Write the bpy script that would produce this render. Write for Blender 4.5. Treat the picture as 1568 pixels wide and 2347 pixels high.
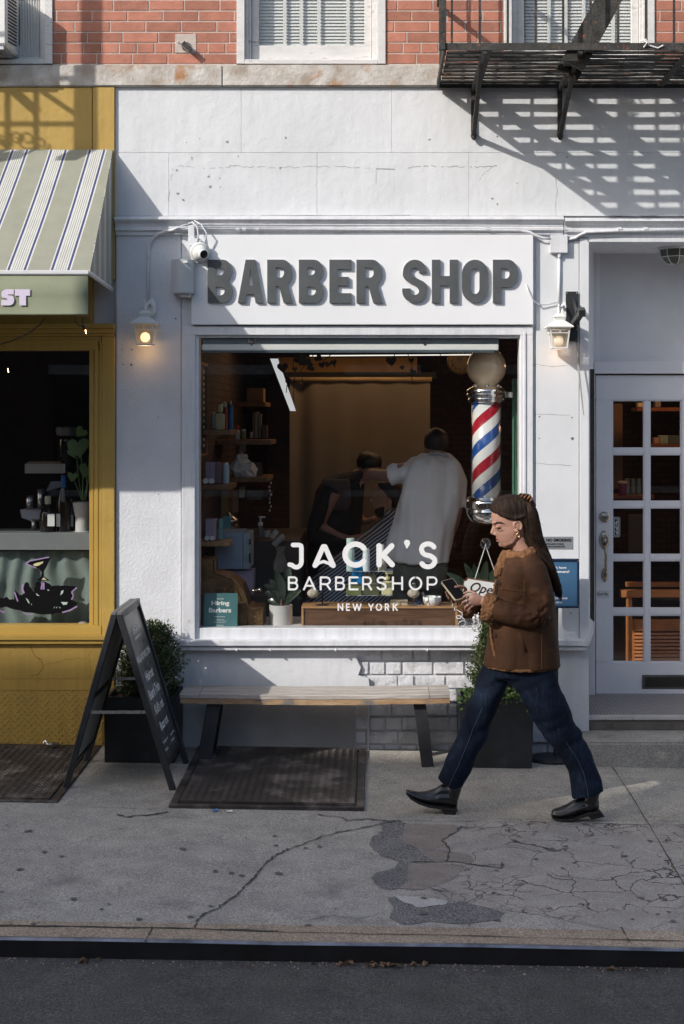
import bpy, bmesh, math, random
from mathutils import Vector, Matrix, noise
random.seed(7)
for o in list(bpy.data.objects): bpy.data.objects.remove(o)
scene = bpy.context.scene
col = scene.collection
R = math.radians
# ---------------------------------------------------------------- camera
F, CY, CX, HY, CH = 3240.0, -9.0, 860.0, 960.0, 2.11      # focal length in photo pixels, camera y, principal point, height
IW, IH = 1568.0, 2347.0
cam = bpy.data.cameras.new('camera'); camo = bpy.data.objects.new('camera', cam); col.objects.link(camo)
camo.location = (0, CY, CH); camo.rotation_euler = (R(90), 0, 0)
cam.sensor_fit = 'VERTICAL'; cam.sensor_height = 36.0; cam.lens = 36.0*F/IH
cam.shift_x = -(CX-IW/2)/IH; cam.shift_y = -(IH/2-HY)/IH
cam.clip_start = 0.05; cam.clip_end = 500
scene.camera = camo
# ---------------------------------------------------------------- sky, sun, exposure
SUN = Vector((-1.26, -1.0, 0.94)).normalized()
w = bpy.data.worlds.new('World'); scene.world = w; w.use_nodes = True
nt = w.node_tree; bgn = nt.nodes['Background']; sky = nt.nodes.new('ShaderNodeTexSky')
sky.sky_type = 'NISHITA'; sky.sun_disc = False
sky.sun_elevation = math.asin(SUN.z); sky.sun_rotation = math.atan2(SUN.x, SUN.y) % (2*math.pi)
sky.air_density = 1.0; sky.dust_density = 2.5; sky.ozone_density = 1.0
nt.links.new(sky.outputs[0], bgn.inputs[0]); bgn.inputs[1].default_value = 0.13
sl = bpy.data.lights.new('sun', 'SUN'); sl.energy = 3.1; sl.angle = R(0.55); sl.color = (1.0, 0.95, 0.88)
so = bpy.data.objects.new('sun', sl); col.objects.link(so); so.rotation_euler = SUN.to_track_quat('Z', 'Y').to_euler(); so.location = (-12, -10, 12)
scene.view_settings.view_transform = 'Standard'; scene.view_settings.look = 'None'
scene.view_settings.exposure = 0.46; scene.view_settings.gamma = 1.0
scene.render.resolution_x = 684; scene.render.resolution_y = 1024
scene.cycles.max_bounces = 8; scene.cycles.transparent_max_bounces = 16
# ---------------------------------------------------------------- helpers
def sc(y): return F/(y-CY)
def PX(px, y): return (px-CX)/sc(y)
def PZ(py, y): return CH+(HY-py)/sc(y)
def P(px, py, y): return Vector((PX(px, y), y, PZ(py, y)))
def gz(x, y): return -0.016*x + 0.02*y                      # sidewalk falls to the right and to the kerb
def lerp(a, b, t): return a+(b-a)*t
def arc(cx, cy, rx, ry, a0, a1, n=12):
    return [(cx+rx*math.cos(R(lerp(a0, a1, i/n))), cy+ry*math.sin(R(lerp(a0, a1, i/n)))) for i in range(n+1)]
def wloc(o):
    v = Vector((0, 0, 0))
    while o: v += o.location; o = o.parent
    return v
class MB:
    def __init__(s): s.v = []; s.f = []; s.mi = []; s.m = 0
    def add(s, vs, fs):
        n = len(s.v); s.v += [Vector(a) for a in vs]; s.f += [tuple(n+i for i in f) for f in fs]; s.mi += [s.m]*len(fs); return s
    def box(s, x0, x1, y0, y1, z0, z1):
        x0, x1 = min(x0, x1), max(x0, x1); y0, y1 = min(y0, y1), max(y0, y1); z0, z1 = min(z0, z1), max(z0, z1)
        return s.add([(x0,y0,z0),(x1,y0,z0),(x1,y1,z0),(x0,y1,z0),(x0,y0,z1),(x1,y0,z1),(x1,y1,z1),(x0,y1,z1)],
              [(0,3,2,1),(4,5,6,7),(0,1,5,4),(1,2,6,5),(2,3,7,6),(3,0,4,7)])
    def pb(s, px0, py0, px1, py1, y0, y1):                   # box whose front face covers a pixel rectangle at depth y0
        return s.box(PX(px0,y0), PX(px1,y0), y0, y1, PZ(py1,y0), PZ(py0,y0))
    def obox(s, c, ax, ay, az):                              # oriented box, half axes
        c = Vector(c); ax = Vector(ax); ay = Vector(ay); az = Vector(az); vs = []
        for k in (-1, 1):
            for (i, j) in ((-1,-1),(1,-1),(1,1),(-1,1)): vs.append(c+ax*i+ay*j+az*k)
        return s.add(vs, [(0,3,2,1),(4,5,6,7),(0,1,5,4),(1,2,6,5),(2,3,7,6),(3,0,4,7)])
    def bar(s, a, b, w, h, up=(0,0,1)):                      # square bar from a to b
        a = Vector(a); b = Vector(b); t = (b-a); L = t.length; t.normalize(); u = Vector(up)
        if abs(t.dot(u)) > .95: u = Vector((0,1,0))
        r = t.cross(u).normalized(); u = r.cross(t).normalized()
        return s.obox((a+b)/2, t*L/2, r*w/2, u*h/2)
    def prism(s, pts, y0, y1):                               # polygon in x,z extruded in y
        n = len(pts); vs = [(p[0], y0, p[1]) for p in pts]+[(p[0], y1, p[1]) for p in pts]
        fs = [tuple(range(n)), tuple(range(2*n-1, n-1, -1))]+[(i, i+n, (i+1)%n+n, (i+1)%n) for i in range(n)]
        return s.add(vs, fs)
    def pprism(s, pts, y0, y1): return s.prism([(PX(a,y0), PZ(b,y0)) for a, b in pts], y0, y1)
    def poly(s, pts): return s.add(pts, [tuple(range(len(pts)))])
    def tube(s, pts, r, n=8, caps=True, flat=1.0, ref=None):
        pts = [Vector(p) for p in pts]; k = len(pts); rs = r if isinstance(r, (list, tuple)) else [r]*k
        vs = []; u = None
        for i, p in enumerate(pts):
            t = (pts[min(i+1,k-1)]-pts[max(i-1,0)])
            if t.length < 1e-9: t = Vector((0,0,1))
            t.normalize()
            if ref: u = Vector(ref)
            elif u is None: u = Vector((0,1,0)) if abs(t.y) < .9 else Vector((1,0,0))
            u = (u-t*u.dot(t))
            if u.length < 1e-6: u = t.orthogonal()
            u.normalize(); v = t.cross(u)
            for j in range(n):
                a = 2*math.pi*j/n; vs.append(p+(u*math.cos(a)*flat+v*math.sin(a))*rs[i])
        fs = [(i*n+j, i*n+(j+1)%n, (i+1)*n+(j+1)%n, (i+1)*n+j) for i in range(k-1) for j in range(n)]
        if caps: fs += [tuple(range(n-1,-1,-1)), tuple((k-1)*n+j for j in range(n))]
        return s.add(vs, fs)
    def lathe(s, c, prof, n=24, axis='z', sx=1, sy=1):       # prof: (radius, height)
        c = Vector(c); vs = []
        for r, h in prof:
            for j in range(n):
                a = 2*math.pi*j/n; x, y = r*math.cos(a)*sx, r*math.sin(a)*sy
                vs.append(c+(Vector((x,y,h)) if axis == 'z' else Vector((x,-h,y)) if axis == 'y' else Vector((h,x,y))))
        k = len(prof)
        fs = [(i*n+j, i*n+(j+1)%n, (i+1)*n+(j+1)%n, (i+1)*n+j) for i in range(k-1) for j in range(n)]
        fs += [tuple(range(n-1,-1,-1)), tuple((k-1)*n+j for j in range(n))]
        return s.add(vs, fs)
    def ell(s, c, rx, ry, rz, n=14, m=9, rot=None):
        c = Vector(c); vs = []; 
        for i in range(m+1):
            t = math.pi*(i if 0 < i < m else (0.02 if i == 0 else m-.02))/m
            for j in range(n):
                a = 2*math.pi*j/n; q = Vector((rx*math.sin(t)*math.cos(a), ry*math.sin(t)*math.sin(a), rz*math.cos(t)))
                vs.append(c+(rot @ q if rot else q))
        fs = [(i*n+j, (i+1)*n+j, (i+1)*n+(j+1)%n, i*n+(j+1)%n) for i in range(m) for j in range(n)]
        fs += [tuple(range(n)), tuple(m*n+j for j in range(n-1,-1,-1))]
        return s.add(vs, fs)
    def rings(s, rings, caps=True):                          # list of equal-length rings
        n = len(rings[0]); k = len(rings); vs = [p for r in rings for p in r]
        fs = [(i*n+j, i*n+(j+1)%n, (i+1)*n+(j+1)%n, (i+1)*n+j) for i in range(k-1) for j in range(n)]
        if caps: fs += [tuple(range(n-1,-1,-1)), tuple((k-1)*n+j for j in range(n))]
        return s.add(vs, fs)
    def build(s, name, mats, parent=None, bevel=0, smooth=False, remesh=0, sm=0, fn=None, seg=1, loc=None, dec=0):
        base = wloc(parent) if parent else (Vector(loc) if loc is not None else Vector((0,0,0)))
        me = bpy.data.meshes.new(name); me.from_pydata([v-base for v in s.v], [], s.f)
        if not isinstance(mats, (list, tuple)): mats = [mats]
        for m in mats: me.materials.append(m)
        for p, i in zip(me.polygons, s.mi): p.material_index = min(i, len(mats)-1)
        bm = bmesh.new(); bm.from_mesh(me); bmesh.ops.recalc_face_normals(bm, faces=bm.faces)
        if bevel:
            es = [e for e in bm.edges if len(e.link_faces) == 2 and e.calc_face_angle(0) > .6]
            bmesh.ops.bevel(bm, geom=es, offset=bevel, segments=seg, affect='EDGES', clamp_overlap=True)
        bm.to_mesh(me); bm.free()
        if remesh:
            t = bpy.data.objects.new('tmp', me); col.objects.link(t)
            md = t.modifiers.new('r', 'REMESH'); md.mode = 'VOXEL'; md.voxel_size = remesh; md.use_smooth_shade = True
            if sm: k = t.modifiers.new('s', 'SMOOTH'); k.iterations = sm; k.factor = .5
            if dec: q = t.modifiers.new('d', 'DECIMATE'); q.ratio = dec
            dg = bpy.context.evaluated_depsgraph_get(); dg.update()
            m2 = bpy.data.meshes.new_from_object(t.evaluated_get(dg)); m2.name = name
            bpy.data.objects.remove(t); me = m2; smooth = True
            me.materials.clear()
            for m in mats: me.materials.append(m)
        if fn:
            ns = [Vector(v.normal) for v in me.vertices]
            for v, nn in zip(me.vertices, ns): v.co = fn(v.co+base, nn)-base
        if smooth:
            me.polygons.foreach_set('use_smooth', [True]*len(me.polygons))
        me.update()
        o = bpy.data.objects.new(name, me); col.objects.link(o)
        if parent: o.parent = parent
        else: o.location = base
        return o
def tag(o, label, cat=None, group=None, kind=None):
    if label: o['label'] = label
    if cat: o['category'] = cat
    if group: o['group'] = group
    if kind: o['kind'] = kind
    return o
def thing(name, label, cat, loc=(0,0,0), group=None):
    o = bpy.data.objects.new(name, None); col.objects.link(o); o.location = loc; o.empty_display_size = .1
    return tag(o, label, cat, group)
def kids(o): return [c for c in bpy.data.objects if c.parent is o]
def copy_tree(o, parent=None):
    c = o.copy(); col.objects.link(c); c.parent = parent
    for ch in kids(o): copy_tree(ch, c)
    return c
def base_of(mb): # bottom centre of a mesh builder
    xs = [v.x for v in mb.v]; ys = [v.y for v in mb.v]; zs = [v.z for v in mb.v]
    return ((min(xs)+max(xs))/2, (min(ys)+max(ys))/2, min(zs))
# ---------------------------------------------------------------- text and glyphs
def _curve_geo(cu, extr):
    o = bpy.data.objects.new('tmpc', cu); col.objects.link(o)
    dg = bpy.context.evaluated_depsgraph_get(); dg.update()
    me = bpy.data.meshes.new_from_object(o.evaluated_get(dg))
    vs = [Vector(v.co) for v in me.vertices]; fs = [tuple(p.vertices) for p in me.polygons]
    bpy.data.objects.remove(o); bpy.data.curves.remove(cu); bpy.data.meshes.remove(me)
    return vs, fs
def text_geo(s, extr=0.0, off=0.0, space=1.0, shear=0):
    cu = bpy.data.curves.new('t', 'FONT'); cu.body = s; cu.size = 1; cu.extrude = extr; cu.offset = off; cu.space_character = space; cu.shear = shear
    cu.resolution_u = 3
    return _curve_geo(cu, extr)
def put_text(mb, s, o, u, v, w, h, off=0.0, depth=0.0005, space=1.0, shear=0):
    """text fitted in a box of width w, height h whose lower-left corner is o, axes u, v"""
    o = Vector(o); u = Vector(u).normalized(); v = Vector(v).normalized(); n = u.cross(v)
    vs, fs = text_geo(s, 0.02, off, space, shear)
    x0 = min(a.x for a in vs); x1 = max(a.x for a in vs); y0 = min(a.y for a in vs); y1 = max(a.y for a in vs)
    mb.add([o+u*((a.x-x0)/(x1-x0)*w)+v*((a.y-y0)/(y1-y0)*h)+n*(depth*(1 if a.z > 0 else 0)+.0006) for a in vs], fs)
def ptext(mb, s, px0, py0, px1, py1, y, off=0.0, depth=.0006, space=1.0, shear=0):
    a = P(px0, py1, y); b = P(px1, py0, y)
    put_text(mb, s, a, (1,0,0), (0,0,1), b.x-a.x, b.z-a.z, off, depth, space, shear)
def glyph_geo(loops, depth):
    cu = bpy.data.curves.new('g', 'CURVE'); cu.dimensions = '2D'; cu.fill_mode = 'BOTH'; cu.extrude = depth/2
    for L in loops:
        sp = cu.splines.new('POLY'); sp.points.add(len(L)-1); sp.use_cyclic_u = True
        for q, (a, b) in zip(sp.points, L): q.co = (a, b, 0, 1)
    return _curve_geo(cu, depth)
_lift = [0.0]
def stroke(mb, pts, w, y, th=.0006, cap=True):               # flat rounded stroke given in pixels at depth y
    if cap:
        for i in range(1, len(pts)-1):
            ax, ay, bx, by = pts[i][0]-pts[i-1][0], pts[i][1]-pts[i-1][1], pts[i+1][0]-pts[i][0], pts[i+1][1]-pts[i][1]
            if abs(math.atan2(ax*by-ay*bx, ax*bx+ay*by)) > .7:
                stroke(mb, pts[:i+1], w, y, th); stroke(mb, pts[i:], w, y, th); return
    _lift[0] = (_lift[0]+.0003) % .0030; yy = y-_lift[0]
    q = [P(a, b, y) for a, b in pts]; r = w/2/sc(y); k = len(q); A = []; B = []
    for i in range(k):
        t = (q[min(i+1,k-1)]-q[max(i-1,0)]); t.y = 0; t.normalize(); n = Vector((-t.z, 0, t.x)); A.append(q[i]+n*r); B.append(q[i]-n*r)
    out = A+([q[-1]+((A[-1]-q[-1])*math.cos(a)+(q[-1]-q[-2]).normalized()*r*math.sin(a)) for a in [math.pi*j/8 for j in range(1,8)]] if cap else [])
    out += B[::-1]+([q[0]+((B[0]-q[0])*math.cos(a)+(q[0]-q[1]).normalized()*r*math.sin(a)) for a in [math.pi*j/8 for j in range(1,8)]] if cap else [])
    # quad strip + caps
    vs = [Vector((p.x, yy-th, p.z)) for p in A]+[Vector((p.x, yy-th, p.z)) for p in B]
    fs = [(i, i+1, k+i+1, k+i) for i in range(k-1)]
    mb.add(vs, fs)
    if cap:
        for c in (0, k-1):
            d = (q[1]-q[0]) if c == 0 else (q[-2]-q[-1]); d.normalize(); e = Vector((-d.z,0,d.x))
            mb.add([Vector((q[c].x,yy-th,q[c].z))+(e*math.cos(a)-d*math.sin(a))*r for a in [math.pi*j/10 for j in range(11)]], [tuple(range(11))])
# ---------------------------------------------------------------- materials
def newmat(name):
    m = bpy.data.materials.new(name); m.use_nodes = True; nt = m.node_tree
    return m, nt, nt.nodes['Principled BSDF']
def N(nt, t, **k):
    n = nt.nodes.new(t)
    for a, b in k.items():
        if a == 'op': n.operation = b
        elif isinstance(a, str) and hasattr(n, a): setattr(n, a, b)
    return n
def coords(nt, scale=(1,1,1), rot=(0,0,0)):
    tc = nt.nodes.new('ShaderNodeTexCoord'); mp = nt.nodes.new('ShaderNodeMapping'); mp.inputs['Scale'].default_value = scale; mp.inputs['Rotation'].default_value = rot
    nt.links.new(tc.outputs['Object'], mp.inputs[0]); return mp.outputs[0]
def ramp(nt, fac, stops, const=False):
    r = nt.nodes.new('ShaderNodeValToRGB'); e = r.color_ramp.elements
    if const: r.color_ramp.interpolation = 'CONSTANT'
    while len(e) > 1: e.remove(e[-1])
    e[0].position = stops[0][0]; e[0].color = (*stops[0][1], 1)
    for p, c in stops[1:]:
        q = e.new(p); q.color = (*c, 1)
    nt.links.new(fac, r.inputs[0]); return r.outputs[0]
def noise_n(nt, vec, scale, detail=4, rough=.55, dist=0):
    n = nt.nodes.new('ShaderNodeTexNoise'); n.inputs['Scale'].default_value = scale; n.inputs['Detail'].default_value = detail; n.inputs['Roughness'].default_value = rough
    n.inputs['Distortion'].default_value = dist; nt.links.new(vec, n.inputs['Vector']); return n.outputs['Fac']
def math_n(nt, op, a, b=None, clamp=False):
    n = nt.nodes.new('ShaderNodeMath'); n.operation = op; n.use_clamp = clamp
    for i, x in enumerate((a, b)):
        if x is None: continue
        if isinstance(x, (int, float)): n.inputs[i].default_value = x
        else: nt.links.new(x, n.inputs[i])
    return n.outputs[0]
def mixc(nt, fac, a, b, mode='MIX'):
    n = nt.nodes.new('ShaderNodeMix'); n.data_type = 'RGBA'; n.blend_type = mode
    if isinstance(fac, (int, float)): n.inputs[0].default_value = fac
    else: nt.links.new(fac, n.inputs[0])
    for i, x in ((6, a), (7, b)):
        if isinstance(x, tuple): n.inputs[i].default_value = (*x[:3], 1)
        else: nt.links.new(x, n.inputs[i])
    return n.outputs[2]
def bumpn(nt, bs, h, dist, strength=1.0, prev=None):
    b = nt.nodes.new('ShaderNodeBump'); b.inputs['Strength'].default_value = strength; b.inputs['Distance'].default_value = dist
    nt.links.new(h, b.inputs['Height'])
    if prev is not None: nt.links.new(prev, b.inputs['Normal'])
    nt.links.new(b.outputs[0], bs.inputs['Normal']); return b.outputs[0]
def sc3(c, k): return tuple(max(0, min(1, x*k)) for x in c)
def pm(name, c, rough=.6, metal=0, var=.18, ns=6, bump=0, bs=60, spec=None, dirt=None, dscale=3, dthr=.6, island=0, coat=0, bdet=4, sheen=0, alt=None, stretch=(1,1,1), streak=0):
    """painted / plain surface: colour varies with two noises, fine bump, optional dirt patches of another colour"""
    m, nt, b = newmat(name); vec = coords(nt, stretch)
    n1 = noise_n(nt, vec, ns, 5); cc = ramp(nt, n1, [(.3, sc3(c, 1-var)), (.7, alt if alt else sc3(c, 1+var))])
    if island:
        g = nt.nodes.new('ShaderNodeNewGeometry'); cc2 = ramp(nt, g.outputs['Random Per Island'], [(0, (1-island,)*3), (1, (1+island*.6,)*3)])
        cc = mixc(nt, 1.0, cc, cc2, 'MULTIPLY')
    if streak:
        cc = mixc(nt, 1.0, cc, ramp(nt, noise_n(nt, coords(nt, (7,7,.55)), 3, 5, .6), [(.36, (1-streak,)*3), (.56, (1,1,1))]), 'MULTIPLY')
    if dirt:
        n2 = noise_n(nt, vec, dscale, 6, .62); k = nt.nodes.new('ShaderNodeMapRange'); k.inputs[1].default_value = dthr; k.inputs[2].default_value = dthr+.12
        nt.links.new(n2, k.inputs[0]); cc = mixc(nt, k.outputs[0], cc, dirt)
    nt.links.new(cc, b.inputs['Base Color'])
    n3 = noise_n(nt, vec, ns*3, 3)
    nt.links.new(ramp(nt, n3, [(.2, (max(0, rough-.1),)*3), (.8, (min(1, rough+.1),)*3)]), b.inputs['Roughness'])
    b.inputs['Metallic'].default_value = metal
    if spec is not None: b.inputs['Specular IOR Level'].default_value = spec
    if coat: b.inputs['Coat Weight'].default_value = coat
    if sheen: b.inputs['Sheen Weight'].default_value = sheen
    if bump: bumpn(nt, b, noise_n(nt, vec, bs, bdet, .6), bump)
    return m
def wood(name, c1, c2, stretch=(1,8,8), rough=.55, bump=.0015, sc_=3, dirt=None):
    m, nt, b = newmat(name); vec = coords(nt, stretch)
    n1 = noise_n(nt, vec, sc_, 8, .6, 1.2); n2 = noise_n(nt, vec, sc_*6, 4)
    f = math_n(nt, 'ADD', math_n(nt, 'MULTIPLY', n1, .7), math_n(nt, 'MULTIPLY', n2, .3))
    cc = ramp(nt, f, [(.35, c1), (.62, c2)])
    if dirt: cc = mixc(nt, ramp(nt, noise_n(nt, coords(nt), 5, 6, .6), [(.5, (0,0,0)), (.62, (1,1,1))]), cc, dirt)
    nt.links.new(cc, b.inputs['Base Color']); b.inputs['Roughness'].default_value = rough
    bumpn(nt, b, f, bump); return m
def emis(name, c, s, base=(0.8,0.8,0.8)):
    m, nt, b = newmat(name); b.inputs['Base Color'].default_value = (*base, 1); b.inputs['Emission Color'].default_value = (*c, 1); b.inputs['Emission Strength'].default_value = s; return m
def glass(name, tint=(.98,.985,.98), ior=1.5, rough=0.0, refl=1.0):
    m = bpy.data.materials.new(name); m.use_nodes = True; nt = m.node_tree; nt.nodes.clear()
    o = nt.nodes.new('ShaderNodeOutputMaterial'); t = nt.nodes.new('ShaderNodeBsdfTransparent'); g = nt.nodes.new('ShaderNodeBsdfGlossy'); mx = nt.nodes.new('ShaderNodeMixShader')
    f = nt.nodes.new('ShaderNodeFresnel'); gg = nt.nodes.new('ShaderNodeNewGeometry'); nt.links.new(math_n(nt, 'ADD', math_n(nt, 'MULTIPLY', gg.outputs['Backfacing'], 1/ior-ior), ior), f.inputs[0]); t.inputs[0].default_value = (*tint, 1); g.inputs['Roughness'].default_value = rough; g.inputs[0].default_value = (refl,refl,refl,1)
    nt.links.new(f.outputs[0], mx.inputs[0]); nt.links.new(t.outputs[0], mx.inputs[1]); nt.links.new(g.outputs[0], mx.inputs[2]); nt.links.new(mx.outputs[0], o.inputs[0]); return m
M = {}
WH = (.635,.65,.675)
M['white'] = pm('white_paint', WH, .5, streak=.03, var=.05, ns=3, bump=.0012, bs=45, dirt=(.52,.52,.53), dscale=5, dthr=.68)
M['plaster'] = pm('white_plaster', WH, .65, streak=.04, var=.07, ns=2.2, bump=.005, bs=14, bdet=7, dirt=(.62,.62,.63), dscale=1.6, dthr=.6)
M['stucco'] = pm('white_stucco', (.66,.67,.70), .8, var=.06, ns=5, bump=.0038, bs=55, bdet=3)
M['trim'] = pm('white_trim', (.66,.67,.70), .45, streak=.12, var=.07, ns=5, bump=.0025, bs=30, dirt=(.42,.41,.40), dscale=9, dthr=.66)
M['board'] = pm('sign_white', (.74,.75,.77), .5, var=.03, ns=2, bump=.0004, bs=60)
M['doorp'] = pm('door_paint', (.66,.665,.70), .4, var=.06, ns=3, bump=.0015, bs=40, dirt=(.4,.4,.42), dscale=6, dthr=.66)
M['dark'] = pm('dark_gap', (.03,.03,.03), .8, var=.2)
M['mortar'] = pm('mortar', (.50,.43,.39), .9, var=.12, ns=20, bump=.003, bs=90)
M['brick'] = pm('painted_brick', (.42,.168,.112), .75, var=.18, ns=11, bump=.003, bs=70, island=.24, dirt=(.46,.24,.18), dscale=8, dthr=.6)
M['stone'] = pm('band_stone', (.48,.40,.33), .85, var=.3, ns=9, bump=.007, bs=30, bdet=7, dirt=(.38,.20,.10), dscale=5, dthr=.55, alt=(.60,.58,.55))
M['wbrick'] = None
M['yellow'] = pm('mustard_paint', (.44,.285,.065), .5, streak=.10, var=.08, ns=3, bump=.004, bs=18, bdet=6, dirt=(.33,.19,.04), dscale=4, dthr=.64)
M['yellow2'] = pm('mustard_smooth', (.44,.285,.065), .4, var=.07, ns=3, bump=.0012, bs=30)
M['blackpaint'] = pm('black_metal', (.022,.023,.026), .42, var=.3, ns=8, bump=.0006, bs=80)
M['planter'] = pm('planter_black', (.022,.024,.028), .45, var=.35, ns=5, bump=.0006, bs=60, dirt=(.05,.05,.055), dscale=4, dthr=.6)
M['iron'] = pm('flaking_iron', (.035,.033,.03), .75, var=.5, ns=18, bump=.004, bs=70, dirt=(.2,.075,.045), dscale=22, dthr=.6)
M['rustplate'] = pm('rusty_plate', (.060,.052,.047), .5, metal=.35, var=.4, ns=5, bump=.001, bs=90, dirt=(.19,.165,.15), dscale=4.5, dthr=.52)
M['plate_w'] = pm('white_plate', (.48,.46,.43), .6, var=.12, ns=5, bump=.001, bs=60, dirt=(.26,.12,.05), dscale=4.5, dthr=.69)
M['chrome'] = pm('chrome', (.8,.8,.8), .13, metal=1, var=.03)
M['steel'] = pm('brushed_steel', (.55,.55,.55), .3, metal=1, var=.08, ns=20)
M['nickel'] = pm('worn_nickel', (.36,.33,.28), .28, metal=1, var=.15, ns=14)
M['glass'] = glass('window_glass')
M['glassd'] = glass('door_glass', (.97,.97,.96))
M['clear'] = glass('clear_glass', (.97,.97,.97), 1.4)
M['acryl'] = glass('acrylic', (.93,.95,.97), 1.45)
M['letter'] = pm('slate_letters', (.070,.077,.082), .6, var=.16, ns=9, bump=.0008, bs=70)
M['letter_side'] = pm('letter_sides', (.30,.31,.32), .6, var=.1)
M['vinyl'] = pm('white_vinyl', (.80,.80,.80), .45, var=.02)
M['ink'] = pm('black_ink', (.004,.004,.005), .8, spec=.1, var=.1)
M['wcol'] = pm('white_plastic', (.72,.72,.70), .4, var=.03)
M['skin'] = pm('skin', (.36,.20,.145), .5, var=.07, ns=14, bump=.0004, bs=160, alt=(.40,.215,.16))
M['skin'].node_tree.nodes['Principled BSDF'].inputs['Subsurface Weight'].default_value = .12
M['skin'].node_tree.nodes['Principled BSDF'].inputs['Subsurface Radius'].default_value = (.02,.008,.005)
# fluted white brick
m, nt_, b_ = newmat('fluted_brick'); vec = coords(nt_)
wv = nt_.nodes.new('ShaderNodeTexWave'); wv.bands_direction = 'X'; wv.inputs['Scale'].default_value = 42; wv.inputs['Distortion'].default_value = 1.2; wv.inputs['Detail'].default_value = 2; nt_.links.new(vec, wv.inputs['Vector'])
n_ = noise_n(nt_, vec, 9, 6, .65); mk = ramp(nt_, n_, [(.42, (0,0,0)), (.55, (1,1,1))])
hh = math_n(nt_, 'MULTIPLY', wv.outputs['Fac'], mk)
nt_.links.new(mixc(nt_, ramp(nt_, math_n(nt_, 'MULTIPLY', hh, 1.0), [(.3, (1,1,1)), (1, (0,0,0))]), (.47,.48,.50), (.66,.67,.70)), b_.inputs['Base Color'])
b_.inputs['Roughness'].default_value = .7; p_ = bumpn(nt_, b_, hh, .0022); bumpn(nt_, b_, noise_n(nt_, vec, 25, 6), .008, prev=p_)
M['wbrick'] = m
def concrete(name, c1, c2, agg=.35, cracks=False, rough=.85, bump=.003, stain=(.10,.10,.10)):
    m, nt, b = newmat(name); vec = coords(nt)
    big = noise_n(nt, vec, .9, 6, .62); mid = noise_n(nt, vec, 7, 6, .6); fine = noise_n(nt, vec, 110, 3, .7)
    cc = ramp(nt, big, [(.3, c1), (.68, c2)])
    cc = mixc(nt, .5, cc, ramp(nt, mid, [(.3, sc3(c1, .8)), (.7, sc3(c2, 1.15))]))
    cc = mixc(nt, agg, cc, mixc(nt, 1, cc, ramp(nt, fine, [(.36, (.25,.25,.25)), (.52, (1,1,1)), (.68, (2.0,2.0,1.95))]), 'MULTIPLY'))
    vo = nt.nodes.new('ShaderNodeTexVoronoi'); vo.inputs['Scale'].default_value = 55; nt.links.new(vec, vo.inputs['Vector'])
    sp = ramp(nt, vo.outputs['Distance'], [(.12, (.35,.35,.35)), (.22, (1,1,1))]); cc = mixc(nt, agg, cc, mixc(nt, 1, cc, sp, 'MULTIPLY'))
    st = ramp(nt, noise_n(nt, vec, 2.3, 7, .7), [(.56, (0,0,0)), (.72, (.6,.6,.6))]); cc = mixc(nt, st, cc, stain)
    h = math_n(nt, 'ADD', mid, math_n(nt, 'MULTIPLY', fine, .4))
    if cracks:
        nz = nt.nodes.new('ShaderNodeTexNoise'); nz.inputs['Scale'].default_value = 5; nz.inputs['Detail'].default_value = 5; nt.links.new(vec, nz.inputs['Vector'])
        vm = nt.nodes.new('ShaderNodeVectorMath'); vm.operation = 'MULTIPLY_ADD'; nt.links.new(nz.outputs['Color'], vm.inputs[0]); vm.inputs[1].default_value = (.34,.34,0); nt.links.new(vec, vm.inputs[2])
        def crack(scale, wd):
            v = nt.nodes.new('ShaderNodeTexVoronoi'); v.feature = 'DISTANCE_TO_EDGE'; v.inputs['Scale'].default_value = scale; nt.links.new(vm.outputs[0], v.inputs['Vector'])
            return ramp(nt, v.outputs['Distance'], [(0, (1,1,1)), (wd, (1,1,1)), (wd*2.2, (0,0,0))])
        k = crack(4.4, .0065); gate = ramp(nt, noise_n(nt, vec, 3.4, 4), [(.42, (.0,.0,.0)), (.52, (1,1,1))])
        k = mixc(nt, 1, k, gate, 'MULTIPLY'); k2 = mixc(nt, 1, crack(9.5, .013), ramp(nt, noise_n(nt, vec, 1.7, 3), [(.50, (0,0,0)), (.58, (.75,.75,.75))]), 'MULTIPLY'); k = mixc(nt, 1, k, k2, 'ADD')
        cc = mixc(nt, k, cc, (.075,.068,.06)); h = math_n(nt, 'SUBTRACT', h, math_n(nt, 'MULTIPLY', k, 2.0))
    nt.links.new(cc, b.inputs['Base Color']); b.inputs['Roughness'].default_value = rough; bumpn(nt, b, h, bump); return m
M['walk'] = concrete('sidewalk_concrete', (.32,.305,.28), (.45,.43,.385), .5)
M['walk2'] = concrete('sidewalk_concrete_warm', (.31,.29,.255), (.42,.395,.345), .55)
M['crazed'] = concrete('crazed_concrete', (.32,.295,.265), (.41,.38,.345), .32, cracks=True)
M['patch'] = concrete('brown_patch', (.23,.20,.175), (.30,.265,.235), .3)
M['tar'] = concrete('asphalt_fill', (.15,.15,.15), (.23,.225,.22), .9, bump=.008)
M['road'] = concrete('road_asphalt', (.062,.060,.057), (.115,.111,.104), .75, bump=.005, stain=(.045,.045,.045))
M['kerb'] = concrete('kerb_granite', (.33,.265,.195), (.43,.355,.27), .6)
M['step'] = concrete('step_concrete', (.22,.215,.20), (.33,.32,.295), .4, stain=(.07,.07,.06))
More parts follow.
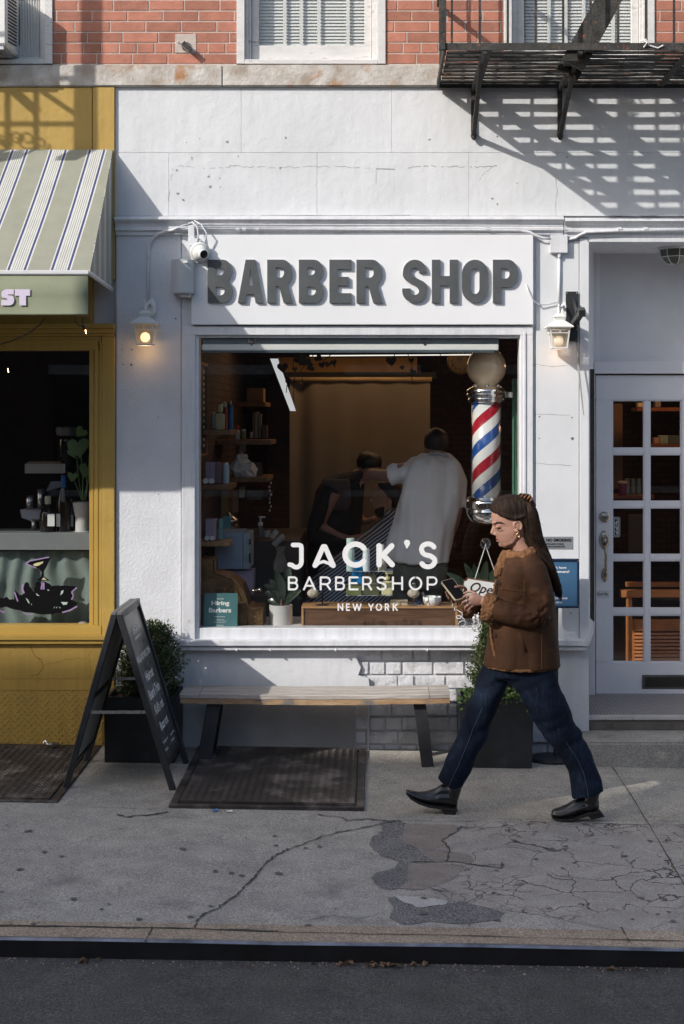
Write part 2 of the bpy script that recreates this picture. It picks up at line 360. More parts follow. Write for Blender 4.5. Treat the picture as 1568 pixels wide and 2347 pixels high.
# ================================================================ THE SETTING: ground
def sheet(name, pts, mat, label, dz=0.0, th=None, kind='structure'):      # polygon (x,y) laid on the sidewalk slope
    mb = MB(); mb.poly([(x, y, gz(x, y)+dz) for x, y in pts]); o = mb.build(name, mat); o['label'] = label
    if kind: o['kind'] = kind
    return o
def gpt(px, py, dz=0.0):                                     # point of the sidewalk seen at a pixel
    y = -1.0
    for _ in range(30):
        x = PX(px, y); z = gz(x, y)+dz; s = (py-HY)/(CH-z); y = F/s+CY
    return PX(px, y), y
def gsheet(name, pts, mat, label, dz):
    rnd = random.Random(len(label)*7+int(pts[0][0])); q = []
    for (a, b), (c, d) in zip(pts, pts[1:]+pts[:1]):
        n = max(1, int(math.hypot(c-a, d-b)/7))
        if n > 60: n = 1
        for k in range(n): q.append((lerp(a,c,k/n)+rnd.uniform(-2.2,2.2)*(k>0), lerp(b,d,k/n)+rnd.uniform(-1.4,1.4)*(k>0)))
    pts = q
    return sheet(name, [gpt(a, b, dz) for a, b in pts], mat, label, dz)
YK = -3.16
mb = MB(); mb.add([(-40,YK+.19,gz(-40,YK+.19)),(40,YK+.19,gz(40,YK+.19)),(40,1,gz(40,1)-.0),(-40,1,gz(-40,1))], [(0,1,2,3)])
tag(mb.build('sidewalk', M['walk']), 'worn grey concrete sidewalk in front of the shops', kind='structure')
mb = MB(); zk = lambda x: gz(x, YK)
mb.add([(-40,YK+.02,zk(-40)),(40,YK+.02,zk(40)),(40,YK+.195,gz(40,YK+.195)+.003),(-40,YK+.195,gz(-40,YK+.195)+.003)], [(0,1,2,3)])
tag(mb.build('kerb', M['kerb']), 'tan granite kerb strip along the sidewalk', kind='structure')
mb = MB(); n_k = 60; rs = []
for i in range(n_k+1):
    x = lerp(-12, 12, i/n_k); z = zk(x)+noise.noise(Vector((x*1.3, 0, 0)))*.004
    rs.append([Vector((x,YK+.022,z-.1)), Vector((x,YK+.022,z+.002)), Vector((x,YK+.006,z+.003)), Vector((x,YK-.004,z-.004)), Vector((x,YK-.012,z-.075)), Vector((x,YK-.012,z-.1))])
mb.rings(rs)
M['kerbsteel'] = pm('kerb_steel', (.026,.026,.028), .36, metal=.4, var=.3, ns=6, bump=.001, bs=60)
tag(mb.build('kerb_edge', M['kerbsteel'], smooth=False), 'dark steel edge of the kerb above the road', kind='structure')
mb = MB(); mb.add([(-80,-80,-.134+1.28),(80,-80,-.134-1.28),(80,YK,-.134-1.28),(-80,YK,-.134+1.28)], [(0,1,2,3)])
tag(mb.build('road', M['road']), 'dark asphalt road below the kerb', kind='structure')
mb = MB(); mb.poly([(-250,-250,-4),(250,-250,-4),(250,250,-4),(-250,250,-4)]); tag(mb.build('ground', M['road']), 'ground under the whole street', kind='structure')
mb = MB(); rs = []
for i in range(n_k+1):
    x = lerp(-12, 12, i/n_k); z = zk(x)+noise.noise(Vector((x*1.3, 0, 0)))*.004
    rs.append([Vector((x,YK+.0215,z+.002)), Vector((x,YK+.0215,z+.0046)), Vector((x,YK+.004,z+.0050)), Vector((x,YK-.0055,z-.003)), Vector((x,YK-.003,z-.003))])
mb.rings(rs); tag(mb.build('kerb_highlight', pm('highlight_steel', (.26,.27,.30), .38, metal=.7, var=.45, ns=9, bump=.001, bs=60)), 'pale steel strip painting a highlight along the top of the kerb', kind='structure')  # light steel colour puts a highlight line on the kerb top
# slabs and patches laid on the sidewalk
gsheet('sidewalk_slab', [(842,1745),(1300,1757),(1568,1757),(1760,1900),(1760,1882),(850,1874)][:4]+[(1760,1884),(1300,1880),(845,1872)], M['walk2'], 'lighter concrete slab beside the cellar hatch', .0015)
gsheet('sidewalk_slab', [(238,1752),(430,1757),(450,1762),(380,1856),(150,1846)], M['walk2'], 'concrete slab between the two cellar hatches', .0015)
cz = [(920,1890),(1000,1884),(1100,1886),(1180,1880),(1300,1884),(1480,1890),(1800,1902),(2100,2150),(1900,2152),(1500,2140),(1400,2130),(1250,2100),(1130,2082),(1010,2060),(940,2052),(985,2030),(1000,2008),(945,1992),(985,1985),(990,1960),(950,1945),(925,1932)]
gsheet('crazed_slab', cz, M['crazed'], 'pale concrete slab covered in a web of cracks', .0015)
gsheet('concrete_patch', [(928,1889),(1040,1890),(1058,1900),(1036,1912),(1020,1925),(1026,1934),(1000,1944),(985,1950),(948,1940),(921,1925)], M['patch'], 'smooth brown patch beside the asphalt filling', .0032)
gsheet('concrete_patch', [(960,1950),(1010,1947),(1075,1958),(1090,1974),(1030,1976),(985,1968)], M['patch'], 'narrow brown tongue of patching concrete', .0032)
gsheet('concrete_patch', [(935,1980),(985,1976),(1060,1985),(1050,2010),(985,2035),(945,2040),(915,2035),(938,2018)], M['patch'], 'pale brown patch above the lower asphalt filling', .0032)
gsheet('asphalt_patch', [(868,1884),(915,1880),(935,1888),(928,1915),(920,1930),(950,1940),(985,1956),(995,1970),(975,1978),(945,1976),(940,1990),(945,2012),(925,2032),(900,2040),(870,2034),(850,2012),(862,2000),(905,1990),(914,1975),(870,1960),(846,1935),(856,1915),(878,1905)], M['tar'], 'coarse dark asphalt filling a break in the sidewalk', .0024)
gsheet('asphalt_patch', [(888,2055),(930,2060),(1000,2072),(1060,2066),(1120,2080),(1158,2092),(1140,2108),(1060,2118),(985,2112),(930,2120),(892,2105),(900,2080)], M['tar'], 'long low asphalt filling near the kerb', .0024)
M['palec'] = concrete('pale_cement', (.44,.43,.41), (.55,.54,.52), .2)
gsheet('cement_smear', [(900,2052),(960,2055),(1030,2062),(1022,2072),(960,2080),(925,2068)], M['palec'], 'white smear of cement above the kerb', .0042)
gsheet('cement_smear', [(640,2080),(720,2062),(760,2048),(830,2044),(870,2060),(880,2090),(830,2105),(760,2098),(700,2110)], concrete('cement_thin', (.33,.315,.295), (.45,.43,.40), .4), 'pale cement stain left of the asphalt filling', .0015)
def crackline(name, pts, w, label, jit=3.0, sub=5, mat='dark', dz=.0048, seed=1):
    rnd = random.Random(seed); q = []
    for (a, b), (c, d) in zip(pts, pts[1:]):
        for k in range(sub): q.append((lerp(a,c,k/sub)+rnd.uniform(-jit,jit)*(k>0), lerp(b,d,k/sub)+rnd.uniform(-jit,jit)*.5*(k>0)))
    q.append(pts[-1]); g = [gpt(a, b, dz) for a, b in q]; L = []; Rr = []
    for i, p in enumerate(g):
        a = Vector(g[max(i-1,0)]); b = Vector(g[min(i+1,len(g)-1)]); t = (b-a).normalized(); n = Vector((-t.y, t.x)); ww = w*rnd.uniform(.25, 1.3)/2
        L.append((p[0]+n.x*ww, p[1]+n.y*ww)); Rr.append((p[0]-n.x*ww, p[1]-n.y*ww))
    mb = MB(); k = len(g)
    mb.add([(x,y,gz(x,y)+dz) for x,y in L+Rr], [(i,i+1,k+i+1,k+i) for i in range(k-1)])
    return tag(mb.build(name, M[mat]), label, kind='structure')
M['crk'] = pm('crack_dirt', (.075,.068,.058), .95, var=.4, ns=40)
crackline('sidewalk_crack', [(905,1882),(855,1892),(800,1902),(740,1915),(695,1935),(660,1945),(635,1957),(612,1975),(598,1990),(585,2010),(560,2030),(545,2050),(520,2065),(498,2082),(466,2095),(452,2110),(446,2126)], .011, 'long jagged crack running across the sidewalk to the kerb', mat='crk', seed=3)
crackline('sidewalk_crack', [(1060,1893),(1040,1910),(1012,1925),(1030,1945),(1022,1975)], .012, 'short crack along the edge of the crazed slab', mat='crk', seed=4)
crackline('sidewalk_crack', [(730,1866),(780,1872),(800,1880),(850,1876),(905,1882)], .014, 'ragged crack below the cellar hatch', mat='crk', seed=5)
crackline('sidewalk_crack', [(945,1975),(1040,1974),(1150,1990),(1152,1975)], .010, 'thin crack across the crazed slab', mat='crk', seed=6)
crackline('sidewalk_crack', [(270,1866),(285,1872),(350,1866),(385,1860)], .016, 'crack at the left corner of the cellar hatch', mat='crk', seed=8)
crackline('sidewalk_joint', [(1404,1758),(1440,1812),(1500,1910),(1570,2030),(1640,2150)], .006, 'straight joint between two sidewalk slabs', jit=.6, mat='crk')
for x_ in (-.95, 1.05): crackline('kerb_joint', [((x_*537)+860,2124),((x_*555)+860,2158)], .007, 'short joint across the granite kerb', jit=.4, mat='crk', dz=.0050)
crackline('sidewalk_joint', [(845,1878),(1000,1882),(1200,1882),(1400,1888),(1568,1890)], .007, 'long cross joint where the crazed slab begins', jit=1.2, mat='crk', seed=9)
crackline('sidewalk_joint', [(-300,2118),(0,2121),(200,2123),(450,2128),(640,2134)], .016, 'joint between the sidewalk and the kerb', jit=1.5, mat='crk', seed=10)
crackline('sidewalk_joint', [(640,2136),(1000,2142),(1568,2156),(1700,2160)], .008, 'thin joint between the cracked slab and the kerb', jit=2.5, mat='crk', seed=12)
M['gum'] = pm('old_gum', (.13,.128,.125), .8, var=.2)
rnd = random.Random(5); mb = MB()
for a, b, r in [(95,2770-2700,0)][:0]+[(rnd.uniform(0,1560), rnd.uniform(1880,2120), rnd.uniform(.006,.017)) for _ in range(46)]+[(65,1904,.02),(420,1945,.018),(640,2001,.02),(970,2092,.02),(530,2000,.014),(700,1943,.012)]:
    x, y = gpt(a, b, .0055); mb.poly([(x+r*(1+.3*math.sin(3*t+a))*math.cos(t), y+r*(1+.3*math.sin(2*t+b))*math.sin(t), gz(x,y)+.0055) for t in [k*math.pi/6 for k in range(12)]])
tag(mb.build('gum_spots', M['gum']), 'dark gum spots scattered on the sidewalk', kind='stuff')
# litter in the gutter
M['leaf_dry'] = pm('dry_leaf', (.17,.10,.055), .8, var=.3, island=.4)
mb = MB(); rnd = random.Random(11)
def gut(px, n, spread):
    for _ in range(n):
        x = (px+rnd.gauss(0, spread)-CX)/555; y = YK-.03-abs(rnd.gauss(0,.03)); z = -.132-.016*x+.003; r = rnd.uniform(.008,.024); a = rnd.uniform(0,6.3)
        mb.add([(x+r*math.cos(a+t)*q, y+r*math.sin(a+t)*q, z+h) for t, q, h in ((0,1,0),(1.2,.5,.012),(2.6,.9,.004),(4.2,.6,.014),(5.3,.8,.002))], [(0,1,2),(0,2,3),(0,3,4)])
gut(850, 17, 38); gut(190, 5, 22); gut(1420, 5, 30); gut(600,3,120)
tag(mb.build('dry_leaves', M['leaf_dry']), 'dry brown leaves and grit along the gutter', kind='stuff')
mb = MB(); rnd = random.Random(15)
for k in range(170):
    x = rnd.uniform(-1.7,1.5); y = YK-.016-abs(rnd.gauss(0,.035)); r = rnd.uniform(.002,.006); z = -.1335-.016*x; mb.ell((x,y,z),r,r,r*.7,5,3)
tag(mb.build('gutter_grit', M['kerb']), 'small pale grit lying against the kerb', kind='stuff')
# ================================================================ THE BUILDING
B = thing('tenement_building', 'brick tenement with white painted barber shopfront and mustard shopfront on its ground floor', 'building')
# --- individually laid painted bricks
def brick_rows(mb, x0, x1, z0, z1, holes, y0=0.0, bh=.0605, gap=.0075, L=.226, seed=2, j=.001):
    rnd = random.Random(seed); z = z0; row = 0
    while z < z1-.01:
        hd = (row % 6 == 1); ll = L/2 if hd else L; off = {0:.03, 1:.0, 2:.09, 3:.17, 4:.06, 5:.15}[row%6]; x = x0-off
        sp = [(x0, x1)]
        for (a, b, c, d) in holes:
            if z+bh > c and z < d: sp = [q for s_ in sp for q in ((s_[0], min(s_[1], a)), (max(s_[0], b), s_[1])) if q[1]-q[0] > .01]
        while x < x1:
            a, b = x, x+ll-gap
            for s_ in sp:
                aa, bb = max(a, s_[0]), min(b, s_[1])
                if bb-aa > .012: mb.box(aa, bb, y0+rnd.uniform(-j,j), y0+.06, z+rnd.uniform(-.0008,.0008), min(z+bh, z1)+rnd.uniform(-.0008,.0008))
            x += ll
        z += bh+gap; row += 1
ZB = PZ(147, 0)
wins = [(PX(-330,0), PX(121,0), ZB, 6.2), (PX(543,0), PX(884,0), ZB, 6.2), (PX(1155,0), PX(1500,0), ZB, 6.2)]
mb = MB(); brick_rows(mb, -4.0, 4.0, ZB+.004, 5.25, wins); mb.build('brick_wall', M['brick'], B, bevel=.0022)
mb = MB()
xs = [-4.0]+[q for w_ in wins for q in (w_[0], w_[1])]+[4.0]
for a, b in zip(xs[0::2], xs[1::2]): mb.box(a, b, .0035, .35, ZB-.02, 6.2)
mb.build('mortar_bed', M['mortar'], B)
bt = pm('upper_brick', (.36,.12,.08), .8, var=.2, ns=4)
mb = MB(); mb.box(-4.0, 4.0, .004, .5, 6.2, 9.5); mb.box(-4.0,-3.98,.02,6,0,9.5); mb.box(3.98,4.0,.02,6,0,9.5); mb.box(-4,4,6,6.2,0,9.5); mb.box(-4,4,.5,6,9.3,9.5)
for a, b in zip(xs[0::2], xs[1::2]): mb.box(a, b, .004, .006, 5.25, 6.2)
mb.build('upper_wall', bt, B)
# stone band
mb = MB(); ze, zf = PZ(197,-.03), PZ(148.5,-.03)
xb = [-4.0, PX(-250,-.03), PX(510,-.03), PX(1003,-.03)+.02, 2.4, 4.0]
for a, b in zip(xb, xb[1:]): mb.box(a+.0015, b-.0015, -.03, .1, ze, zf)
mb.build('stone_band', M['stone'], B, bevel=.006, seg=2, fn=lambda v, n: v)
# anchor plate bolt on the brick
mb = MB(); a = P(426,106,-.002); mb.m = 0; mb.pb(402, 78, 450, 121, -.003, .005); mb.m = 1
mb.lathe(a+Vector((0,-.003,0)), [(.03,0),(.028,.012),(.012,.018),(.012,.05)], 8, 'y'); mb.obox(a+Vector((.012,-.05,-.015)), (.026,0,-.024), (0,.012,0), (.012,0,.013)); mb.tube([a+Vector((-.045,-.02,.02)), a+Vector((0,-.03,.006))], .009)
o = mb.build('anchor_plate', [M['mortar'], M['iron']], B, bevel=.002)
# --- upper windows
M['blind'] = pm('blind_slats', (.62,.62,.60), .6, var=.04)
M['sash'] = pm('sash_paint', (.62,.61,.60), .55, var=.1, ns=8, bump=.002, bs=30, dirt=(.34,.33,.31), dscale=8, dthr=.6, stretch=(1,1,3))
def up_window(x0, x1, ac=False):
    zt = 6.2; w_ = MB()                                              # casing
    for s_, xx in ((1, x0), (-1, x1)):
        w_.box(xx, xx+s_*.05, -.012, .30, ZB, zt); w_.box(xx+s_*.05, xx+s_*.072, .018, .30, ZB, zt); w_.box(xx+s_*.072, xx+s_*.088, .035, .30, ZB, zt)
    o = w_.build('window_casing', M['sash'], B, bevel=.002)
    w_ = MB(); w_.box(x0+.05, x1-.05, -.012, .3, ZB-.002, ZB+.028); w_.box(x0+.088, x1-.088, .04, .30, ZB+.028, ZB+.042)
    w_.build('window_sill', M['sash'], o, bevel=.003)
    w_ = MB(); a, b = x0+.09, x1-.09; w_.box(a, b, .06, .10, ZB+.042, ZB+.135); w_.box(a, a+.045, .062, .10, ZB+.135, 5.3); w_.box(b-.045, b, .062, .10, ZB+.135, 5.3); w_.box(a, b, .06, .10, 5.3, 5.36); w_.box(a,b,.11,.14,5.36,zt)
    w_.build('window_sash', M['sash'], o, bevel=.002)
    w_ = MB(); w_.box(a+.045, b-.045, .078, .083, ZB+.135, 5.3); w_.build('window_pane', M['glass'], o)
    w_ = MB(); z = ZB+.10
    while z < 5.3:
        w_.obox(((a+b)/2, .135, z), ((b-a)/2-.03, 0, 0), (0,.006,.0105), (0,-.0006,.0004)); z += .021
    for f in (.22,.38,.55,.83): xx = lerp(a+.05, b-.05, f); w_.box(xx, xx+.022, .110, .113, ZB+.08, 5.3)
    w_.build('window_blind', M['blind'], o)
    w_ = MB(); w_.box(a-.02,b+.02,.29,.30,ZB,zt); w_.build('window_backing', pm('room_dim', (.3,.3,.31), .9, var=.1), o)
    return o
for i, w_ in enumerate(wins): up_window(w_[0], w_[1])
# air conditioner in the left window
ac = thing('air_conditioner', 'white window air conditioner with louvred side sticking out of the upper left window', 'air conditioner', (-2.6,-.05,4.42))
x1 = PX(38,0); mb = MB(); mb.box(-3.1, x1, -.26, .10, 4.425, 4.83); mb.build('housing', M['wcol'], ac, bevel=.008, seg=2)
mb = MB()
for k in range(16): mb.obox((x1+.002, -.11, 4.47+k*.021), (.003,0,0), (0,.1,.012), (0,-.0008,.004))
mb.build('louvre', M['dark'], ac)
mb = MB(); mb.box(-3.0, x1-.02, -.24, .08, 4.40, 4.424); mb.build('drip_pan', M['steel'], ac)
mb = MB(); xr = wins[0][1]-.09; k = 0; xx = x1+.012
while xx < xr-.012: mb.add([(xx,.05,ZB+.05),(xx+.0085,.064,ZB+.05),(xx+.017,.05,ZB+.05),(xx,.05,4.9),(xx+.0085,.064,4.9),(xx+.017,.05,4.9)], [(0,1,4,3),(1,2,5,4)]); xx += .017
mb.box(x1+.002, xr, .047, .066, ZB+.043, ZB+.056); mb.box(x1+.002, xr, .047,.066, 4.80,4.815)
mb.build('side_panel', M['blind'], ac)
# --- white ground floor wall: plaster courses with joints
z1, z2, z3, z0_ = PZ(197,0), PZ(350,0), PZ(495,0), PZ(553,0)
mb = MB(); g = .0006
def course(za, zb, joints, x0=PX(264,0), x1=4.0):
    q = [x0]+[PX(j,0) for j in joints]+[x1]
    for i, (a, b) in enumerate(zip(q, q[1:])): mb.box(a+(g if i else 0), b-g, 0, .10, za+g, zb-g)
course(z2, z1, [553, 898, 1275, 1600]); course(z3, z2, [387, 727, 1075, 1275, 1600]); 
mb.build('plaster_wall', M['plaster'], B, bevel=.0012)
mb = MB(); mb.box(PX(264,0), PX(1350,0), .06, .16, PZ(772,0), z1); mb.box(PX(1350,0), 4.0, .06, .16, PZ(545,0), z1); mb.box(-4,PX(264,0),.06,.16,PZ(790,0),z1); mb.build('wall_core', M['plaster'], B)
# chips and cracks in the paint
mb = MB(); rnd = random.Random(21)
for a, b in [(430,327),(497,312),(505,407),(507,330),(475,492)][:0]+[(428,327),(458,318),(520,325),(440,361),(546,358),(478,405),(504,408),(482,428),(505,428),(408,444),(420,458),(405,390),(440,365),(643,385),(655,316),(1140,313),(1150,325),(1185,420),(1128,455),(1140,468),(1300,360),(985,320)]:
    r = rnd.uniform(1.2, 3.6); mb.pprism([(a+r*q*math.cos(t)*1.2, b+r*q*math.sin(t)) for t, q in ((k*math.pi/4, rnd.uniform(.45,1.1)) for k in range(8))][::-1], -.0012, .0)
def wallcrack(pts, w=1.3, jit=2.0, sub=6, y=-.0011, gaps=0):
    q = []; w *= .62; sub = sub*2 if jit > 1 else sub
    for (a, b), (c, d) in zip(pts, pts[1:]): q += [(lerp(a,c,k/sub)+rnd.uniform(-1,1)*jit*.3, lerp(b,d,k/sub)+rnd.uniform(-1,1)*jit) for k in range(sub)]
    for (a, b), (c, d) in zip(q, q[1:]):
        if rnd.random() < gaps: continue
        L = max(1e-3, math.hypot(c-a, d-b)); nx, ny = -(d-b)/L*w*rnd.uniform(.3,.8), (c-a)/L*w*rnd.uniform(.3,.8); mb.pprism([(a-nx,b-ny),(c-nx,d-ny),(c+nx,d+ny),(a+nx,b+ny)], y, 0)
wallcrack([(397,380),(470,385),(540,381),(640,384),(720,381),(860,384)], 1.0, 2.5, gaps=.35); wallcrack([(930,384),(1000,380),(1070,384),(1145,381)], 1.6, 2.5, gaps=.3)
wallcrack([(862,387),(925,388)], 2.2, .3, 3); wallcrack([(862,387),(862,430)], .8, .6); wallcrack([(1130,380),(1105,402),(1095,420)], .8, 2, gaps=.3); wallcrack([(1272,400),(1278,440),(1272,480)], .8, 2, gaps=.3)
wallcrack([(397,385),(392,410),(385,470)], .8, 1.5, gaps=.4); wallcrack([(600,493),(840,494),(960,493)], .9, .4, gaps=.2)
mb.build('paint_chips', pm('chip_grey', (.27,.27,.28), .9, var=.4, ns=60), B)
# stucco pier left of the window, with the pier's own core
xp0, xp1 = PX(265,0), PX(418,0)
mb = MB(); nx_, nz_ = 26, 180
mb.box(xp0, xp1, 0, .14, gz(xp0,0)-.05, PZ(528,0)); mb.build('stucco_pier', M['stucco'], B, bevel=.01, seg=2)
# little drilled holes in the pier
mb = MB()
for a, b, r in ((282,835,1.6),(301,836,2.4),(281,801,1.4),(302,801,1.6),(363,956,1.2),(403,730,1.8),(363,1133,1.2)): mb.lathe(P(a,b,-.0008), [(r/360,0),(r/360,.0006)], 8, 'y')
mb.build('drill_holes', M['dark'], B)
# moulded cornice between wall and sign
mb = MB()
def mould(x0, x1, prof, name='cornice', mat='trim', par=None):
    m_ = MB(); rs = [[Vector((x, y, z)) for y, z in prof] for x in (x0, x1)]; m_.rings(rs); return m_.build(name, M[mat], par or B)
pz = lambda py: PZ(py, -.04)
prof = [(.10,pz(494)),(-.015,pz(494)),(-.062,pz(499)),(-.066,pz(504)),(-.05,pz(508)),(-.03,pz(512)),(-.024,pz(519)),(-.034,pz(522)),(-.034,pz(527)),(-.014,pz(530)),(-.014,pz(538)),(.10,pz(538))]
mould(PX(266,0), PX(1290,0), prof, 'cornice'); mould(PX(1292,0), 4.0, [(a-.012*(a<0), b-.012) for a, b in prof], 'cornice')
mb = MB(); mb.box(PX(1345,0), 4.0, -.02, .75, PZ(556,0), PZ(538,0)+.0); mb.build('lintel', M['trim'], B, bevel=.003)
# --- the shop window: casing, header, glass
SW = thing('shop_window', None, None); SW.parent = B
mb = MB()
mb.pb(417, 748, 447, 1478, -.028, .12); mb.pb(1193, 758, 1222, 1478, -.028, .12); mb.pb(447, 758, 455.5, 1470, -.006, .12)
mb.pb(419, 748, 1222, 768, -.030, .12); mb.pb(447, 768.5, 1193, 774, -.004, .12); mb.pb(1200,762,1206,1478,-.036,-.0285); mb.pb(1191,774,1193,1440,-.006,.12)
mb.build('window_casing', M['trim'], SW, bevel=.003)
mb = MB(); mb.pb(455, 1440, 1193, 1468, -.004, .12); mb.build('bottom_rail', M['trim'], SW, bevel=.003)
mb = MB(); mb.pb(411, 1468, 1346, 1481, -.085, .10); mb.pb(413, 1481.5, 1344, 1491, -.065, .10); mb.build('window_sill', M['trim'], SW, bevel=.004, seg=2, fn=lambda v, n: v+Vector((0,0,noise.noise(v*3)*.002)))
mb = MB()
for px in (543,620,770,980,1130): mb.ell(P(px,1490,-.07), .008,.008,.008, 8, 5)
mb.build('sill_bolts', M['trim'], SW)
mb = MB(); mb.box(PX(452,.01), PX(1196,.01), .012, .017, PZ(1442,.01), PZ(770,.01)); mb.build('window_pane', M['glass'], SW)
# --- fascia behind the sign, right hand pier
mb = MB(); mb.pb(417, 538, 1240, 749, 0, .12); mb.build('fascia', M['trim'], B)
mb = MB(); mb.pb(1222, 538, 1350, 1700, .003, .12); mb.build('pier_core', M['plaster'], B)
mb = MB(); mb.pb(1229, 556, 1327, 1480, -.012, .003); mb.pb(1329, 546, 1350, 1480, -.020, .003); mb.build('pier_panel', pm('pier_paint', WH, .5, var=.05, ns=3, bump=.002, bs=12, dirt=(.52,.52,.52), dscale=3, dthr=.66), B, bevel=.002)
mb = MB()
for a, b, r in ((1236.5,955,2.6),(1311,957,2.6),(1236,1005,2),(1312,1005,5),(1308,1405,2.5),(1331,1410,2),(1310,1455,1.5)): mb.lathe(P(a,b,-.0128), [(r/360*.7,0),(r/360*.7,.0006)], 7, 'y')
for pts in ([(1226,949),(1322,952)], [(1226,1061),(1250,1064),(1322,1068)], [(1226,835),(1270,841),(1308,837)], [(1331,1415),(1332,1440),(1330,1475)]): wallcrack(pts, .9, 1, y=-.0128)
mb.build('pier_holes', pm('hole_grey', (.16,.16,.16), .9), B)
# right-hand return of the pier (splayed into the doorway)
YD = .60
mb = MB(); xf, xk = PX(1348,0), PX(1361,YD); zb_, zt_ = PZ(1482,0), PZ(540,0)
mb.add([(xf,-.018,zb_),(xk,YD,zb_),(xk-.05,YD,zb_),(xf-.05,.02,zb_),(xf,-.018,zt_),(xk,YD,zt_),(xk-.05,YD,zt_),(xf-.05,.02,zt_)], [(0,3,2,1),(4,5,6,7),(0,1,5,4),(1,2,6,5),(2,3,7,6),(3,0,4,7)])
mb.build('doorway_jamb', M['doorp'], B)
# --- under-window wall: plaster panel, fluted brick, diamond plate
zw = PZ(1490,0)
mb = MB(); mb.pprism([(412,1490),(822,1490),(818,1510),(828,1530),(822,1548),(846,1556),(848,1575),(846,1722),(842,1722),(842,1600),(486,1600),(486,1722),(412,1722)], .004, .12); mb.build('plaster_panel', M['plaster'], B, bevel=.003)
mb = MB(); rnd = random.Random(31); z = -.05; row = 0
while z < zw-.03:
    h = .088; x = PX(816,.03)-(.03 if row%2 else .12)
    while x < PX(1327,.03):
        L = rnd.choice((.105,.105,.20,.20,.16)); a, b = max(x, PX(816,.03)), min(x+L-.012, PX(1327,.03))
        if b-a > .02: mb.box(a, b, .030+rnd.uniform(-.006,.006), .1, z+rnd.uniform(-.002,.002), min(z+h-.012, zw)+rnd.uniform(-.002,.002))
        x += L
    z += h; row += 1
mb.build('fluted_brick', M['wbrick'], B, bevel=.004, seg=2)
mb = MB(); mb.box(PX(812,.04), PX(1330,.04), .042, .12, -.1, zw); mb.build('brick_joints', pm('joint_white', (.5,.5,.52), .85, bump=.004, bs=30), B)
# return of fluted brick beside the step
mb = MB(); z = -.05; row = 0; xq = PX(1327,.03)
while z < PZ(1480,0):
    y = .035
    while y < .5:
        L = .11 if (row+int(y*10))%2 else .2; e = min(y+L-.012, .5); t0, t1 = y/.6, e/.6; dx = PX(1345,0)-xq
        mb.add([(xq-.05,y,z),(xq+dx*t0,y,z),(xq+dx*t1+.0,e,z),(xq-.05,e,z),(xq-.05,y,z+.076),(xq+dx*t0,y,z+.076),(xq+dx*t1,e,z+.076),(xq-.05,e,z+.076)], [(0,3,2,1),(4,5,6,7),(0,1,5,4),(1,2,6,5),(2,3,7,6),(3,0,4,7)]); y += L
    z += .088; row += 1
mb.build('fluted_brick_return', M['wbrick'], B, bevel=.004)
def lozenges(mb, o, u, v, nu, nv, su, sv, L, Wd, h, skip=None):
    o = Vector(o); u = Vector(u).normalized(); v = Vector(v).normalized(); n = u.cross(v)
    for j in range(nv):
        for i in range(nu):
            c = o+u*((i+.5*(j%2))*su)+v*(j*sv); d = 1 if (i+j)%2 else -1
            a = (u+v*d*.75).normalized(); p = n.cross(a)
            mb.add([c-a*L, c+p*Wd, c+a*L, c-p*Wd, c-a*L*.5+n*h, c+a*L*.5+n*h], [(0,3,4),(0,4,1),(1,4,5),(3,5,4),(1,5,2),(3,2,5)])
mb = MB(); mb.pb(487, 1600, 818, 1714, .045, .10); lozenges(mb, P(494,1709,.044), (1,0,0), (0,0,1), 36, 15, .0255, .0205, .009, .0028, .003)
mb.build('cellar_plate', M['plate_w'], B)
mb = MB(); mb.pb(819, 1600, 843, 1716, .03, .10); mb.pb(430,1600,486,1722,.02,.10); mb.build('plate_trim', M['plate_w'], B, bevel=.003)
mb = MB(); mb.pb(486,1712,842,1724,.06,.10); mb.build('plate_gap', M['dark'], B)
# --- doorway: soffit panel, door
mb = MB(); mb.box(xf, 4.0, YD-.01, YD+.1, PZ(829,YD-.01), PZ(520,YD-.01)); mb.build('transom_panel', pm('transom_paint', (.62,.625,.66), .55, var=.05, ns=5, bump=.0025, bs=50), B)
mb = MB(); mb.pb(1362,829,1700,856,YD-.04,YD+.1); mb.pb(1350,540,1364,1620,YD-.03,YD+.08); mb.pb(1700,540,1760,1620,YD-.04,YD+.08); mb.pb(1364,552,1374,829,YD-.022,YD+.0); mb.build('door_frame', M['doorp'], B, bevel=.003)
mb = MB(); mb.box(PX(1760,YD), 4.0, 0, .1, 0, PZ(538,0)); mb.box(PX(1760,YD), PX(1760,YD)+.1, .1, YD+.1, 0, PZ(538,0)); mb.build('far_pier', M['plaster'], B)
D = thing('shop_door', None, None); D.parent = B
mb = MB(); x0, x1 = 1366, 1640; cols = [(1403,1477),(1489,1562),(1574,1640-38)]; rows = [(917,1028),(1041,1150),(1163,1272),(1284,1395),(1409,1518)]
cols = [(1403,1477),(1489,1562)]; x1 = 1600
mb.pb(x0, 860, x1, 917, YD, YD+.045); mb.pb(x0, 1518, x1, 1603, YD, YD+.045); mb.pb(x0, 917, 1403, 1518, YD, YD+.045); mb.pb(1562, 917, x1, 1518, YD, YD+.045)
mb.pb(1477, 917, 1489, 1518, YD+.004, YD+.04)
for (a, b), (c, d) in zip(rows, rows[1:]): mb.pb(1403, b, 1477, c, YD+.004, YD+.04); mb.pb(1489, b, 1562, c, YD+.004, YD+.04)
mb.build('door_leaf', M['doorp'], D, bevel=.004, seg=2)
mb = MB()
for a, b in cols:
    for c, d in rows:
        for q in ((a,c,b,c+2.5),(a,d-2.5,b,d),(a,c+2.5,a+2.5,d-2.5),(b-2.5,c+2.5,b,d-2.5)): mb.pb(*q, YD+.011, YD+.03)
mb.build('glazing_bead', M['doorp'], D)
